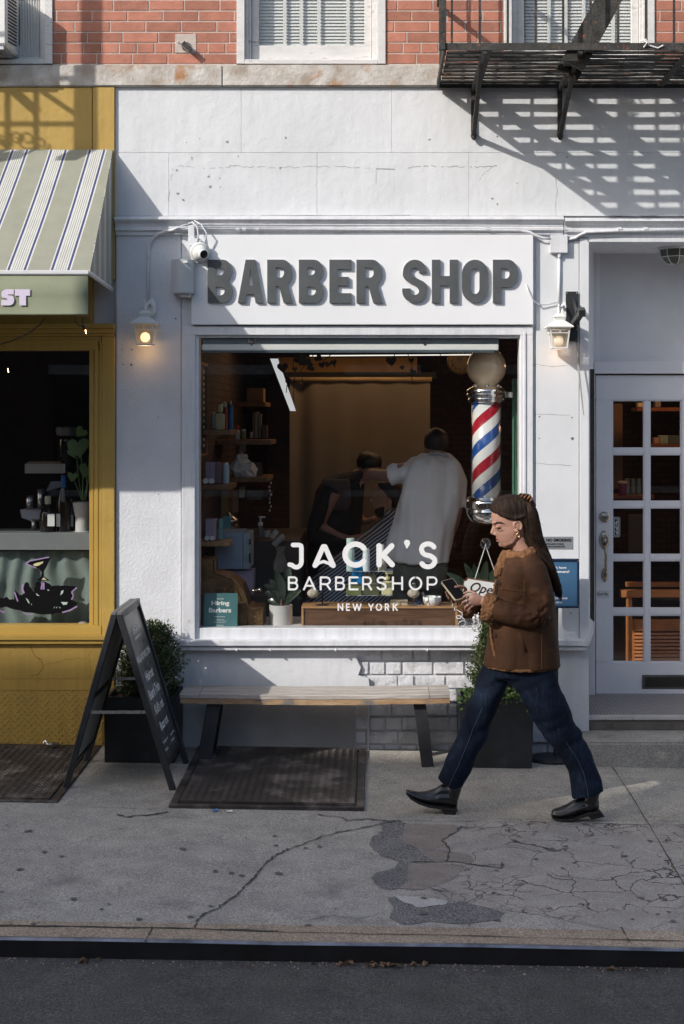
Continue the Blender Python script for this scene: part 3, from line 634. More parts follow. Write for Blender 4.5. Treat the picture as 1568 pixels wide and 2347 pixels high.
for a, b in cols:
    for c, d in rows: mb = MB(); mb.pb(a, c, b, d, YD+.020, YD+.024); mb.build('door_pane', M['glassd'], D)
mb = MB(); mb.pb(1472,1547,1650,1579,YD-.006,YD); mb.m = 1; mb.pb(1478,1551,1650,1575,YD-.010,YD-.0061); mb.build('mail_slot', [pm('mail_edge',(.13,.13,.12),.4,metal=.6), pm('mail_flap', (.045,.043,.035), .35, metal=.5, var=.3, ns=20, stretch=(1,1,12))], D, bevel=.003)
mb = MB(); a = P(1385.5,1185,YD); mb.lathe(a, [(.037,0),(.036,.012),(.028,.018),(.022,.020),(.021,.034),(.012,.036)], 24, 'y'); mb.build('deadbolt', M['nickel'], D, smooth=False, bevel=.001)
mb = MB(); a = P(1385,1238,YD); mb.lathe(a, [(.034,0),(.033,.006),(.024,.012)], 24, 'y', 1, 1.9); b = P(1386,1318,YD); mb.lathe(b, [(.026,0),(.025,.005),(.016,.011)], 20, 'y', 1, 1.85)
mb.tube([a+Vector((0,-.01,-.02)), a+Vector((.002,-.045,-.045)), a+Vector((.003,-.062,-.09)), a+Vector((.002,-.060,-.14)), b+Vector((0,-.045,.06)), b+Vector((0,-.02,.03)), b+Vector((0,-.008,.01))], [.007,.011,.0125,.011,.009,.012,.010], 10); mb.ell(a+Vector((0,-.02,.0)), .012,.012,.016)
mb.build('door_handle', M['nickel'], D, smooth=True)
# folded metal gate in the gap beside the door
gt = thing('folded_gate', 'dark folded metal gate standing in the gap left of the door', 'gate', tuple(P(1353,1425,.35)))
for k, (yy, a, b) in enumerate(((.16,1348.5,1352),(.30,1350.5,1354.5),(.45,1353,1358))):
    mb = MB(); zt = PZ(846,yy); z = PZ(1418+k*3,yy); mb.box(PX(a,yy)+.012, PX(b,yy)+.014, yy, yy+.03, z, zt); mb.build('gate_bar', M['iron'], gt, bevel=.002)
# --- doorway floor and steps
M['tile'] = None
m, nt_, b_ = newmat('threshold_tiles'); vec = coords(nt_, (1,1,1), (0,0,R(45)))
bk = nt_.nodes.new('ShaderNodeTexBrick'); bk.inputs['Scale'].default_value = 17; bk.inputs['Mortar Size'].default_value = .05; bk.inputs['Color1'].default_value = (.36,.36,.37,1); bk.inputs['Color2'].default_value = (.30,.30,.31,1); bk.inputs['Mortar'].default_value = (.07,.07,.075,1)
nt_.links.new(vec, bk.inputs['Vector']); nt_.links.new(bk.outputs['Color'], b_.inputs['Base Color']); b_.inputs['Roughness'].default_value = .6; M['tile'] = m
ST = thing('door_steps', None, None); ST.parent = B
yA = .02; zA = PZ(1641,yA); zC = PZ(1605,YD)
mb = MB(); mb.add([(PX(1330,yA),yA+.03,zA+.0015),(4.0,yA+.03,zA+.0015),(4.0,YD,zA+.03),(PX(1345,YD),YD,zA+.03)], [(0,1,2,3)]); mb.build('threshold_tiles', M['tile'], ST)
M['marble'] = pm('worn_marble', (.50,.49,.47), .5, var=.12, ns=6, bump=.002, dirt=(.16,.15,.14), dscale=14, dthr=.6)
mb = MB(); mb.pb(1332,1641,1452,1651,yA,yA+.6); mb.pb(1452.6,1641,1900,1651,yA,yA+.6); mb.build('marble_nosing', M['marble'], ST, bevel=.004, seg=2)
mb = MB(); mb.pb(1364,1604,1700,1617,YD-.06,YD+.1); mb.build('door_sill', M['marble'], ST, bevel=.003)
mb = MB(); zr = PZ(1684,.0); mb.box(PX(1330,.03), 4.0, .035, .7, zr-.1, zA-.03); mb.build('riser', pm('brown_riser', (.16,.145,.125), .85, var=.25, ns=4, bump=.006, bs=16, bdet=7, dirt=(.07,.06,.05), dscale=6), ST, bevel=.004)
yS = -.32; zs = PZ(1702,yS); mb = MB(); rs_ = []
mb.box(PX(1323,yS), 4.0, yS, .034, -.2, zs); mb.build('lower_step', M['step'], ST, bevel=.014, seg=3, fn=lambda v, n: v+n*noise.noise(v*9)*.003)
# ================================================================ MUSTARD SHOPFRONT (part of the building)
Y = thing('mustard_shopfront', None, None); Y.parent = B
yy = -.012
mb = MB(); mb.pb(-420, 200, 211, 800, yy, .1); mb.pb(212.5, 200, 262.5, 640, yy-.008, .1); mb.build('fascia_wall', M['yellow'], Y, bevel=.002)
mb = MB(); mb.pb(-420, 741, 262, 752, yy-.045, yy-.0005); mb.pb(-420,752.5,262,763,yy-.03,yy-.0005); mb.pb(-420,763.5,262,770,yy-.016,yy-.0005); mb.build('fascia_moulding', M['yellow2'], Y, bevel=.003)
mb = MB(); mb.pb(234, 770.5, 262.5, 1466, yy-.012, .1); mb.pb(-420,770.5,233,803,yy-.004,.1); mb.build('window_stile', M['yellow'], Y, bevel=.003)
mb = MB()
for a, b, d in ((205,209,.006),(209,214,-.002),(214,218,.001),(218,225,-.008),(225,229,-.004),(229,233.9,-.010)): mb.pb(a, 803-(a-205)*.9, b, 1434, yy+d, .09)
for a, b, d in ((803,799,.006),(799,793,-.002),(793,788,.001),(788,780,-.008)): mb.pb(-420, b, 205+(803-a)*1.1, a, yy+d-.001, .09)
mb.build('window_moulding', M['yellow2'], Y, bevel=.0015)
mb = MB(); mb.pb(-420,1434.2,233.6,1456,yy-.014,.1); mb.pb(-420,1456.5,258,1468,yy-.045,.1); mb.pb(-420,1468.5,258,1477,yy-.03,.1); mb.build('window_sill', M['yellow2'], Y, bevel=.004, seg=2)
mb = MB(); mb.pb(-420,1477.5,262,1556,yy+.006,.1); mb.pb(-420,1556.8,262,1582,yy,.1); mb.pb(236,1582.5,262,1712,yy,.1)
mb.build('base_wall', M['yellow'], Y, bevel=.002)
mb = MB(); rnd = random.Random(77); wallcrack([(70,1478),(78,1500),(96,1515),(100,1530),(88,1545),(66,1552)], 1.5, 2, y=yy+.0052); wallcrack([(98,1525),(150,1512),(200,1508),(215,1485)], .9, 2, y=yy+.0052, gaps=.2); wallcrack([(205,1510),(208,1545),(203,1556)], .9, 1.5, y=yy+.0052); wallcrack([(0,1482),(30,1480),(36,1490)], 1.2, 2, y=yy+.0052)
mb.build('paint_cracks', pm('ochre_crack', (.16,.09,.02), .8), Y)
mb = MB(); mb.pb(-420,1583,235,1708,yy-.004,.1); lozenges(mb, P(-60,1701,yy-.0045), (1,0,0), (0,0,1), 20, 16, .043, .0215, .013, .0042, .005); mb.build('diamond_plate', M['yellow'], Y)
mb = MB(); mb.pb(-420,800,207,1438,.035,.041); mb.build('window_pane', M['glass'], Y)
# ================================================================ SIGN
sg = thing('shop_sign', 'white BARBER SHOP sign board with raised slate grey letters above the shop window', 'sign', tuple(P(830,745,-.05)))
mb = MB(); mb.pb(438.5, 538, 1222.5, 744, -.052, -.004); mb.build('board', M['board'], sg, bevel=.002)
def L_(h):  # letter outlines in a unit box: width 1, height 1 (y up)
    s = .30
    if h == 'B':
        return [[(0,0)]+[(.62,0)]+arc(.62,.27,.38,.27,-90,60,9)+arc(.60,.745,.38,.255,-50,90,9)+[(0,1)],
                arc(.52,.27,.16,.10,-90,90,8)+[(.34,.37),(.34,.17)], arc(.50,.73,.15,.09,-90,90,8)+[(.34,.82),(.34,.64)]]
    if h == 'A': return [[(0,0),(.30,0),(.355,.20),(.645,.20),(.70,0),(1,0),(.69,1),(.31,1)], [(.41,.40),(.50,.80),(.59,.40)]]
    if h == 'R': return [[(0,0),(.33,0),(.33,.38),(.46,.38),(.64,0),(1,0),(.79,.43)]+arc(.60,.70,.38,.30,-40,90,9)+[(0,1)], arc(.52,.70,.14,.12,-90,90,8)+[(.33,.82),(.33,.58)]]
    if h == 'E': return [[(0,0),(1,0),(1,.22),(.38,.22),(.38,.40),(.88,.40),(.88,.60),(.38,.60),(.38,.78),(1,.78),(1,1),(0,1)]]
    if h == 'H': return [[(0,0),(.32,0),(.32,.40),(.68,.40),(.68,0),(1,0),(1,1),(.68,1),(.68,.62),(.32,.62),(.32,1),(0,1)]]
    if h == 'P': return [[(0,0),(.33,0),(.33,.36),(.58,.36)]+arc(.60,.68,.40,.32,-90,90,12)+[(0,1)], arc(.52,.68,.14,.12,-90,90,8)+[(.33,.80),(.33,.56)]]
    if h == 'O': return [arc(.5,.33,.5,.33,180,360,12)+arc(.5,.67,.5,.33,0,180,12), arc(.5,.33,.17,.13,180,360,8)+arc(.5,.67,.17,.13,0,180,8)]
    if h == 'S':
        return [[(0,.33)]+arc(.5,.27,.5,.27,180,330,10)+arc(.52,.34,.48,.20,0,50,4)+[(.60,.56),(.38,.66)]+arc(.50,.73,.17,.085,180,20,6)+[(.66,.70),(.97,.70)]+arc(.5,.71,.47,.29,5,180,12)+arc(.5,.67,.48,.22,185,235,4)+[(.42,.44),(.62,.34)]+arc(.5,.27,.17,.09,10,-180,8)+[(.33,.33)]]
for ch, x0, x1 in (('B',476,533),('A',545,603),('R',612.5,671),('B',685,742),('E',755,805),('R',817,877),('S',922,980),('H',990,1050),('O',1059,1119),('P',1130,1188)):
    vs, fs = glyph_geo(L_(ch), 1.0); yl = -.073; a = P(x0,693.5,yl); b = P(x1,595,yl); mb = MB()
    mb.add([Vector((lerp(a.x,b.x,v.x), yl+.020*(0 if v.z > 0 else 1), lerp(a.z,b.z,v.y))) for v in vs], fs)
    o = mb.build('letter', [M['letter'], M['letter_side']], sg, bevel=0)
    for p in o.data.polygons: p.material_index = 0 if abs(p.normal.y) > .7 else 1
# ================================================================ pipes, boxes, lamps on the wall
cd = thing('conduit', 'white painted electrical conduit running under the cornice and bending down to both lanterns', 'conduit', tuple(P(860,525,-.05)))
def ptube(mb, pts, r, n=8): mb.tube([P(a,b,y) for a,b,y in pts], r, n)
mb = MB(); yc_ = -.05
ptube(mb, [(340,712,-.012),(340,640,-.012),(340,580,-.012),(342,562,-.014),(350,547,-.02),(362,537,-.03),(380,530,-.045),(410,525,yc_),(470,523,yc_),(800,526,yc_),(1080,527,yc_),(1190,528,yc_),(1214,532,yc_),(1228,540,-.05),(1245,546,-.04),(1262,547,-.04)], .0095)
mb.build('pipe_run', M['trim'], cd, smooth=True)
mb = MB(); ptube(mb, [(1302,548,-.03),(1318,546,-.03),(1330,538,-.04),(1345,532,-.05),(1420,529,-.05),(1640,528,-.05)], .0095); ptube(mb, [(1282,578,-.02),(1282,640,-.02),(1281,700,-.02)], .009); mb.build('pipe_run', M['trim'], cd, smooth=True)
mb = MB(); ptube(mb, [(450,514,-.075),(700,515,-.072),(1000,516,-.07),(1180,517,-.07),(1290,518,-.07)], .0045, 6); mb.build('thin_cable', M['trim'], cd)
mb = MB()
for px in (545,560,590,1118,1420,1480): a = P(px,525.5,yc_); mb.tube([a-Vector((.012,0,0)), a+Vector((.012,0,0))], .0135, 8)
mb.build('coupling', M['trim'], cd)
mb = MB(); mb.pb(1262,538,1302,580,-.05,.0); mb.lathe(P(1282,584,-.03), [(.010,-.02),(.013,0),(.010,.02)], 8); tag(mb.build('junction_box', M['trim'], loc=P(1282,580,-.02), bevel=.004, seg=2), 'white painted junction box above the right lantern', 'junction box')
M['lampglass'] = None
m, nt_, b_ = newmat('seeded_glass'); b_.inputs['Base Color'].default_value = (.85,.72,.55,1); b_.inputs['Roughness'].default_value = .35; b_.inputs['Transmission Weight'].default_value = .85; b_.inputs['IOR'].default_value = 1.1; b_.inputs['Alpha'].default_value = .55; M['lampglass'] = m
M['bulb'] = emis('bulb_glow', (1.0,.66,.30), 1.5); M['bulb2'] = emis('bulb_glow_soft', (1.0,.72,.42), .35)
def lantern(cx, dy, label, power, bulb):
    y0 = -.11; s = sc(y0); c = P(cx, 743+dy, y0); t = thing('wall_lantern', label, 'lantern', tuple(P(cx,792+dy,y0)), 'wall lanterns')
    q = lambda px, py: P(cx-333+px, py+dy, y0); hz = lambda py: PZ(py+dy, y0)
    mb = MB(); a = P(cx+14, 706+dy, -.012); mb.lathe(a, [(.036,0),(.034,.012),(.022,.02)], 20, 'y', 1, 1.65); mb.build('backplate', M['wcol'], t, smooth=False, bevel=.002)
    mb = MB(); mb.tube([P(cx+14,704+dy,-.02), P(cx+10,694+dy,-.06), P(cx+4,697+dy,-.09), P(cx+1,708+dy,y0)], [.012,.010,.009,.010], 8); mb.build('arm', M['wcol'], t, smooth=True)
    mb = MB(); X = c.x
    mb.lathe((X,y0,0), [(.004,hz(689)),(.009,hz(692)),(.004,hz(696)),(.010,hz(702)),(.007,hz(708)),(.013,hz(711))], 10); mb.build('finial', M['wcol'], t, smooth=True)
    def sq(prof):
        m_ = MB(); m_.rings([[Vector((X+i*r, y0+j*r, z)) for i, j in ((-1,-1),(1,-1),(1,1),(-1,1))] for r, z in prof]); return m_
    sq([(.018,hz(711)),(.032,hz(716)),(.036,hz(719)),(.030,hz(721)),(.026,hz(726)),(.04,hz(729)),(.062,hz(735)),(.083,hz(741)),(.083,hz(743.5)),(.06,hz(744.5))]).build('roof', M['wcol'], t)
    mb = MB(); wt, wb, zt, zb = .060, .046, hz(744), hz(790)
    for i, j in ((-1,-1),(1,-1),(1,1),(-1,1)): mb.bar((X+i*wt,y0+j*wt,zt), (X+i*wb,y0+j*wb,zb), .008, .008)
    for z, r, h in ((zb,.050,.008),(hz(756),.0575,.005),(zt,.062,.006)):
        for k in ((0,-1),(0,1)): mb.box(X-r,X+r,y0+k[1]*r-.003,y0+k[1]*r+.003,z-h/2,z+h/2)
        for k in (-1,1): mb.box(X+k*r-.003,X+k*r+.003,y0-r,y0+r,z-h/2,z+h/2)
    mb.box(X-.003,X+.003,y0-.061,y0-.056,hz(756),zt); mb.box(X-.05,X+.05,y0-.05,y0+.05,zb-.006,zb-.003)
    mb.build('cage', M['wcol'], t)
    sq([(wt-.003,zt-.003),(wb-.002,zb+.003)]).build('glass_shade', M['lampglass'], t)
    mb = MB(); mb.ell((X,y0,hz(773)), .030,.030,.031,16,10); o = mb.build('bulb', bulb, t, smooth=True)
    if power:
        l = bpy.data.lights.new('lantern_light', 'POINT'); l.energy = power; l.color = (1,.58,.25); l.shadow_soft_size = .02; lo = bpy.data.objects.new('lantern_light', l); col.objects.link(lo); lo.parent = t; lo.location = Vector((X,y0,hz(787)-.045))-t.location
    return t
lantern(333, 0, 'white wall lantern glowing warm on the shaded pier left of the shop window', .2, M['bulb'])
lantern(1281, 8, 'white wall lantern with pale bulb on the sunlit pier right of the sign', .12, M['bulb2'])
# wireless box
mb = MB(); yb = -.14; rs = []
for z in (PZ(672,yb), PZ(594,yb)):
    x0, x1 = PX(391,yb), PX(443,yb); rs.append([Vector((lerp(x0,x1,k/8), yb-.035*math.sin(math.pi*k/8)+.02, z)) for k in range(9)]+[Vector((x1,-.02,z)),Vector((x0,-.02,z))])
mb.rings(rs); t = thing('wireless_box', 'pale grey plastic wireless box mounted left of the BARBER SHOP sign', 'wireless box', tuple(P(417,680,-.08)))
mb.build('housing', pm('box_grey', (.44,.47,.49), .45, var=.03), t, bevel=.004, seg=2); mb = MB(); mb.pb(412,672,436,680,-.10,-.0); mb.build('mount', M['wcol'], t, bevel=.002)
mb = MB(); mb.lathe(P(425,600,-.157), [(.014,0),(.012,.002)], 16, 'y', 1.2, .6); mb.build('emblem', M['wcol'], t)
# dome camera
t = thing('security_camera', 'white dome security camera hanging above the left end of the BARBER SHOP sign', 'security camera', tuple(P(459,605,-.10)))
mb = MB(); mb.obox(P(439,532,-.065), (.020,0,0), (0,.003,0), (0,0,.062)); mb.obox(P(448,556,-.075), (.034,0,-.006), (0,.012,0), (.004,0,.028)); mb.build('bracket', M['trim'], t, bevel=.003)
cdir = Vector((.25,-.85,-.35)).normalized(); rot = cdir.to_track_quat('Z','Y').to_matrix(); c = P(458.5,578,-.085)
def lathed(mb, c, rot, prof, n=28):
    m2 = MB(); m2.lathe((0,0,0), prof, n); mb.add([c+rot @ v for v in m2.v], m2.f)
mb = MB(); lathed(mb, c, rot, [(.052,-.02),(.062,-.012),(.066,0),(.064,.010),(.057,.016)]); mb.build('base_ring', M['wcol'], t, smooth=True)
mb = MB(); mb.ell(c+cdir*.018, .050,.050,.046,24,14,rot); mb.build('dome', M['wcol'], t, smooth=True)
ld = Vector((.5,-.8,-.25)).normalized(); r2 = ld.to_track_quat('Z','Y').to_matrix(); mb = MB(); lathed(mb, c+cdir*.018+ld*.036, r2, [(.030,-.01),(.030,.016),(.026,.018)]); mb.build('eye_shroud', M['wcol'], t, smooth=False, bevel=.001)
mb = MB(); lathed(mb, c+cdir*.018+ld*.0545, r2, [(.0255,0),(.022,.002),(.010,.003)]); mb.build('lens', pm('lens_black', (.01,.01,.012), .12, var=0), t)
mb = MB(); ptube(mb, [(440,508,-.07),(452,520,-.085),(455,540,-.09),(452,556,-.09)], .005, 6); ptube(mb, [(446,506,-.07),(462,515,-.09),(474,535,-.1),(470,558,-.09)], .005, 6); ptube(mb, [(395,528,-.06),(420,516,-.07),(440,512,-.07)], .004, 6); mb.build('cable', M['trim'], t, smooth=True)
# flag bracket with chain and hanging strip
t = thing('flag_bracket', 'black steel flagpole bracket on the white pier beside the right lantern', 'bracket', tuple(P(1311,782,-.03)))
mb = MB(); mb.pb(1297,668,1325,782,-.032,-.021); mb.build('plate', M['blackpaint'], t, bevel=.002)
mb = MB(); mb.bar(P(1312,748,-.04), P(1333,715,-.30), .036,.036); mb.bar(P(1314,690,-.04), P(1322,716,-.2), .012,.03); mb.build('socket_arm', M['blackpaint'], t, bevel=.003)
mb = MB(); mb.obox(P(1333,715,-.31), (.021,0,0), (0,.03,.012), (0,-.008,.02)); mb.build('socket', M['blackpaint'], t, bevel=.002)
mb = MB()
for a, b in ((1300,672),(1322,672),(1300,778),(1321,778)): mb.ell(P(a,b,-.034), .005,.004,.005, 8, 5)
mb.build('screw', M['steel'], t)
mb = MB()
for k in range(16): a = P(lerp(1327,1322,k/15),lerp(730,784,k/15),-.20+.16*k/15); mb.ell(a,.006 if k%2 else .003,.003 if k%2 else .006,.008,6,4)
mb.build('chain', M['blackpaint'], t)
mb = MB(); mb.tube([P(1322,784,-.04), P(1326,840,-.06), P(1332,900,-.07), P(1338,952,-.07)], [.005,.006,.006,.003], 5, flat=.5); tag(mb.build('cord', pm('grey_cord', (.3,.3,.29), .6), loc=P(1338,952,-.07)), 'stiff grey cord hanging from the black flag bracket', 'cord')
# cable beside the sign
mb = MB(); ptube(mb, [(1206,652,-.056),(1212,668,-.062),(1222,688,-.06),(1234,698,-.04),(1255,698,-.03),(1276,693,-.03)], .004, 6); tag(mb.build('lamp_cable', M['trim'], loc=P(1240,698,-.05), smooth=True), 'white cable looping from the sign board to the right lantern', 'cable')
# porch light under the soffit
t = thing('porch_light', 'faceted glass porch light at the top of the doorway recess', 'light', tuple(P(1545,560,.3)))
yq = .28; cx_ = PX(1550,yq); mb = MB(); hz = lambda py: PZ(py,yq); mb.lathe((cx_,yq,0), [(.06,hz(548)),(.115,hz(562)),(.118,hz(570)),(.108,hz(573))], 8); mb.build('cap', M['wcol'], t)
mb = MB(); mb.lathe((cx_,yq,0), [(.105,hz(573)),(.098,hz(590)),(.06,hz(604)),(.03,hz(606))], 8); mb.build('shade', pm('smoked_glass', (.13,.14,.11), .15), t)
mb = MB()
for k in range(8):
    a = k*math.pi/4; mb.tube([(cx_+r*math.cos(a),yq+r*math.sin(a),z) for r, z in ((.108,hz(573)),(.101,hz(590)),(.062,hz(604.5)),(.02,hz(607)))], .003, 5)
mb.lathe((cx_,yq,0), [(.101,hz(590.5)),(.103,hz(590)),(.103,hz(589))], 8)
mb.build('frame', M['wcol'], t)
# ================================================================ FIRE ESCAPE (right) and the neighbour's (left, out of frame, throws its shadow)
def fire_escape(name, label, xa, xb, zp, ya, yb_, posts, brackets, seed, stair=None, ladder=None):
    t = thing(name, label, 'fire escape', (xa, (ya+yb_)/2, zp)); rnd = random.Random(seed)
    mb = MB(); n = int((ya-yb_)/.044)
    for k in range(n):
        y = ya-.03-(k//2)*.088-(k%2)*.025 
        q = [(lerp(xa+.02, xb, i/14), y, zp+rnd.uniform(-.002,.002)) for i in range(15)]
        if stair and k > n*.25 and k < n*.85: q = [p for p in q]
        for a, b in zip(q, q[1:]): mb.bar(a, b, .021+rnd.uniform(-.003,.003), .007+rnd.uniform(0,.004))
    mb.build('deck_slats', M['iron'], t)
    mb = MB()
    for y, zz in ((yb_,0),(ya,0)): mb.bar((xa,y,zp-.012), (xb,y,zp-.012), .012, .040)
    mb.bar((xa,ya,zp-.012), (xa,yb_,zp-.012), .014, .045)
    x = xa+.25
    while x < xb: mb.bar((x,ya,zp-.020), (x,yb_,zp-.020), .045, .010); x += .58
    mb.build('frame', M['iron'], t, fn=lambda v, n_: v+n_*noise.noise(v*30)*.003)
    mb = MB()
    for i, x in enumerate(posts): mb.bar((x,yb_,zp-.03), (x,yb_,zp+1.0), .013 if i else .034, .013 if i else .034)
    k = 0; y = yb_+.16
    while y < ya-.02: mb.bar((xa+.01,y,zp-.02), (xa+.01,y,zp+1.0), .012, .012); y += .16
    for z in (zp+.98, zp+.5): mb.bar((xa,yb_,z), (xb,yb_,z), .012, .035); mb.bar((xa,yb_,z), (xa,ya,z), .012, .035)
    for x in posts[1::2]:                                      # scrolls
        pts = [(x+.07*math.cos(a)*(1-a/14), yb_, zp+.74+.09*math.sin(a)*(1-a/14)) for a in [j*.5 for j in range(20)]]; mb.tube(pts, .005, 5)
    mb.build('railing', M['iron'], t, fn=lambda v, n_: v+n_*noise.noise(v*45)*.003)
    for x, zb in brackets:
        mb = MB(); mb.bar((x,.0,zp-.03), (x,yb_,zp-.03), .02, .04); mb.bar((x,-.012,zp-.03), (x,-.012,zb-.01), .03, .012); mb.bar((x,-.02,zb), (x+.0,yb_+.22,zp-.03), .026, .026); mb.ell((x,-.03,zb),.02,.02,.03,8,6); mb.build('bracket', M['iron'], t, fn=lambda v, n_: v+n_*noise.noise(v*40)*.004)
    if stair:
        mb = MB()
        for y in (stair[4], stair[5]): mb.bar((stair[0],y,stair[1]), (stair[2],y,stair[3]), .02, .14, up=(0,0,1))
        for k in range(7): f = (k+.6)/7.2; mb.bar((lerp(stair[0],stair[2],f),stair[4],lerp(stair[1],stair[3],f)), (lerp(stair[0],stair[2],f),stair[5],lerp(stair[1],stair[3],f)), .11, .012)
        mb.build('stair', M['iron'], t, fn=lambda v, n_: v+n_*noise.noise(v*30)*.004)
    if ladder:
        mb = MB()
        for x, w_ in ladder: mb.bar((x,yb_-.02,zp-1.4), (x,yb_-.02,zp+1.6), w_, .02, up=(0,1,0))
        mb.build('side_rail', M['iron'], t)
    return t
zp = PZ(197,0)+.012; posts = [PX(px,-.95) for px in (1013,1036,1100,1164,1228,1291,1354,1417,1481,1545,1610,1675)]+[2.3,2.5,2.7,2.9,3.1]
FE = fire_escape('fire_escape', 'black rusty fire escape platform with thin railing over the doorway', PX(1003,0), 3.4, zp, -.03, -.95, posts, [(PX(1085,-.01),PZ(312,-.01)),(PX(1283,-.01),PZ(312,-.01)),(2.6,PZ(312,-.01))], 4,
    stair=(PX(1312,-.85), PZ(150,-.85), PX(1445,-.85), PZ(-90,-.85), -.85, -.62))
mb = MB(); a = P(1480,96,-.96); mb.tube([a+Vector((-.03,0,0)), a+Vector((.0,-.01,.012)), a+Vector((.02,0,-.02)), a+Vector((.07,0,-.035)), a+Vector((.10,0,-.02))], .005, 6); mb.tube([a+Vector((-.02,0,.02)), a+Vector((.005,-.015,-.01)), a+Vector((-.01,0,-.03))], .005, 6); tag(mb.build('rope_end', M['wcol'], loc=a), 'frayed white rope end knotted on the fire escape railing', 'rope')
t = thing('fire_escape', 'fire escape over the neighbouring mustard shopfront', 'fire escape', (-3.6,-.95,4.3)); yL = -.97
def cast(px, py): return Vector((PX(px,0)+1.26*yL, yL, PZ(py,0)-.94*yL))
mb = MB(); mb.bar(cast(219,420)+Vector((0,.02,0)), cast(219,-420)+Vector((0,.02,0)), .125, .012, up=(0,1,0)); mb.build('side_rail', M['iron'], t)
mb = MB()
for px, w_ in ((90,.022),(182,.02),(24,.026),(-40,.022),(-105,.022),(-170,.022)): mb.bar(cast(px,400), cast(px,190), w_, .014, up=(0,1,0))
for py in (289,192): mb.bar(cast(-500,py), cast(205,py), .014, .022)
mb.bar(cast(90,206), cast(202,282), .014, .032); mb.bar(cast(0,180), cast(92,262), .014, .06); mb.bar(cast(-60,285), cast(20,335), .014, .03); mb.build('railing', M['iron'], t)
mb = MB()
for cx_, cy_, r in ((70,325,26),(45,318,16),(100,335,22),(10,330,24)): mb.tube([cast(cx_+r*math.cos(a)*(1-a/11), cy_+r*math.sin(a)*(1-a/11)) for a in [j*.4 for j in range(22)]], .006, 5)
mb.build('scrollwork', M['iron'], t)
mb = MB(); mb.bar(cast(150,345)+Vector((-.5,-.25,.15)), cast(-60,500)+Vector((-.5,-.25,.15)), .16, .02, up=(0,1,0)); mb.build('stair_string', M['iron'], t)
# ================================================================ AWNING
AW = thing('striped_awning', 'sage green and white striped awning with navy lines over the mustard shopfront', 'awning', (-2.6,-.55,PZ(724,-1.1)))
yF = -1.1; xr_ = PX(258,-.02); xrf = PX(205,yF); zt_ = PZ(343,-.02); zf_ = PZ(625,yF); zw_ = PZ(663,-.02)
def stripe_mat(name, axis, per, off):
    m, nt, b = newmat(name); tc = nt.nodes.new('ShaderNodeTexCoord'); sx = nt.nodes.new('ShaderNodeSeparateXYZ'); nt.links.new(tc.outputs['Object'], sx.inputs[0])
    f = math_n(nt, 'FRACT', math_n(nt, 'ADD', math_n(nt, 'MULTIPLY', sx.outputs[axis], 1/per), off))
    g, nv, wt, gr = (.275,.28,.222), (.045,.06,.16), (.56,.56,.53), (.26,.28,.25)
    st = [(0,g),(.46,wt),(.49,nv),(.545,wt)]
    for k in range(5): st += [(.595+k*.052,gr),(.615+k*.052,wt)]
    st += [(.86,nv),(.915,wt),(.95,g)]
    c = ramp(nt, f, st, True); n = noise_n(nt, coords(nt), 8, 4); c = mixc(nt, 1, c, ramp(nt, n, [(.3,(.92,.92,.92)),(.7,(1.05,1.05,1.05))]), 'MULTIPLY')
    nt.links.new(c, b.inputs['Base Color']); b.inputs['Roughness'].default_value = .85; bumpn(nt, b, noise_n(nt, coords(nt), 300, 2), .0008); return m
sm_ = stripe_mat('awning_stripe', 0, .245, .30); sm2 = stripe_mat('awning_stripe_side', 1, .245, .1)
mb = MB(); nx_, ny_ = 40, 16; XL = -4.6; vs = []
for j in range(ny_+1):
    t_ = j/ny_; y = lerp(-.02, yF, t_); z = lerp(zt_, zf_, t_)-.018*math.sin(math.pi*t_); xr2 = lerp(xr_, xrf, t_)
    for i in range(nx_+1): x = lerp(XL, xr2, i/nx_) if i < nx_ else xr2; vs.append((x, y, z+.004*noise.noise(Vector((x*4,y*4,0)))))
# keep stripes parallel: x measured at each row
mb.add(vs, [(j*(nx_+1)+i, j*(nx_+1)+i+1, (j+1)*(nx_+1)+i+1, (j+1)*(nx_+1)+i) for j in range(ny_) for i in range(nx_)])
n0 = len(mb.v); 
mb.add([v+Vector((0,.003,-.004)) for v in mb.v[:n0]], [(j*(nx_+1)+i, (j+1)*(nx_+1)+i, (j+1)*(nx_+1)+i+1, j*(nx_+1)+i+1) for j in range(ny_) for i in range(nx_)])
mb.build('canopy', sm_, AW, smooth=True)
mb = MB(); rs = []
side = [(-.02,zt_)]+[(lerp(-.02,yF,k/10), lerp(zt_,zf_,k/10)-.018*math.sin(math.pi*k/10)) for k in range(1,11)]+[(-.02,zw_)]
xs_ = lambda y: lerp(xr_, xrf, (y+.02)/(yF+.02))
for d in (0,-.004): rs.append([Vector((xs_(y)+d+.001, y, z)) for y, z in side])
mb.rings(rs); mb.build('side_panel', sm2, AW)
sage = pm('sage_canvas', (.225,.245,.165), .9, var=.07, ns=8, bump=.0009, bs=220)
mb = MB(); zv0, zv1 = PZ(722,yF-.02), PZ(632,yF-.02); rs = []
for z, y in ((zv1,yF-.012),(lerp(zv1,zv0,.5),yF-.016),(zv0+.012,yF-.013),(zv0+.006,yF-.019),(zv0,yF-.012),(zv0,yF-.008),(zv0+.012,yF-.008),(zv1,yF-.006)): rs.append([Vector((lerp(XL,xrf-.006,i/30), y+.004*noise.noise(Vector((i*.5,z*5,1)))*(1-(z-zv0)/(zv1-zv0)), z)) for i in range(31)])
m_ = MB(); k_ = len(rs); m_.add([p for r in rs for p in r], [(a*31+i, a*31+i+1, ((a+1)%k_)*31+i+1, ((a+1)%k_)*31+i) for a in range(k_) for i in range(30)]+[tuple(a*31 for a in range(k_)), tuple(a*31+30 for a in range(k_-1,-1,-1))]); m_.build('valance', sage, AW, smooth=True)
alu = pm('white_aluminium', (.68,.68,.68), .35, metal=.2, var=.03)
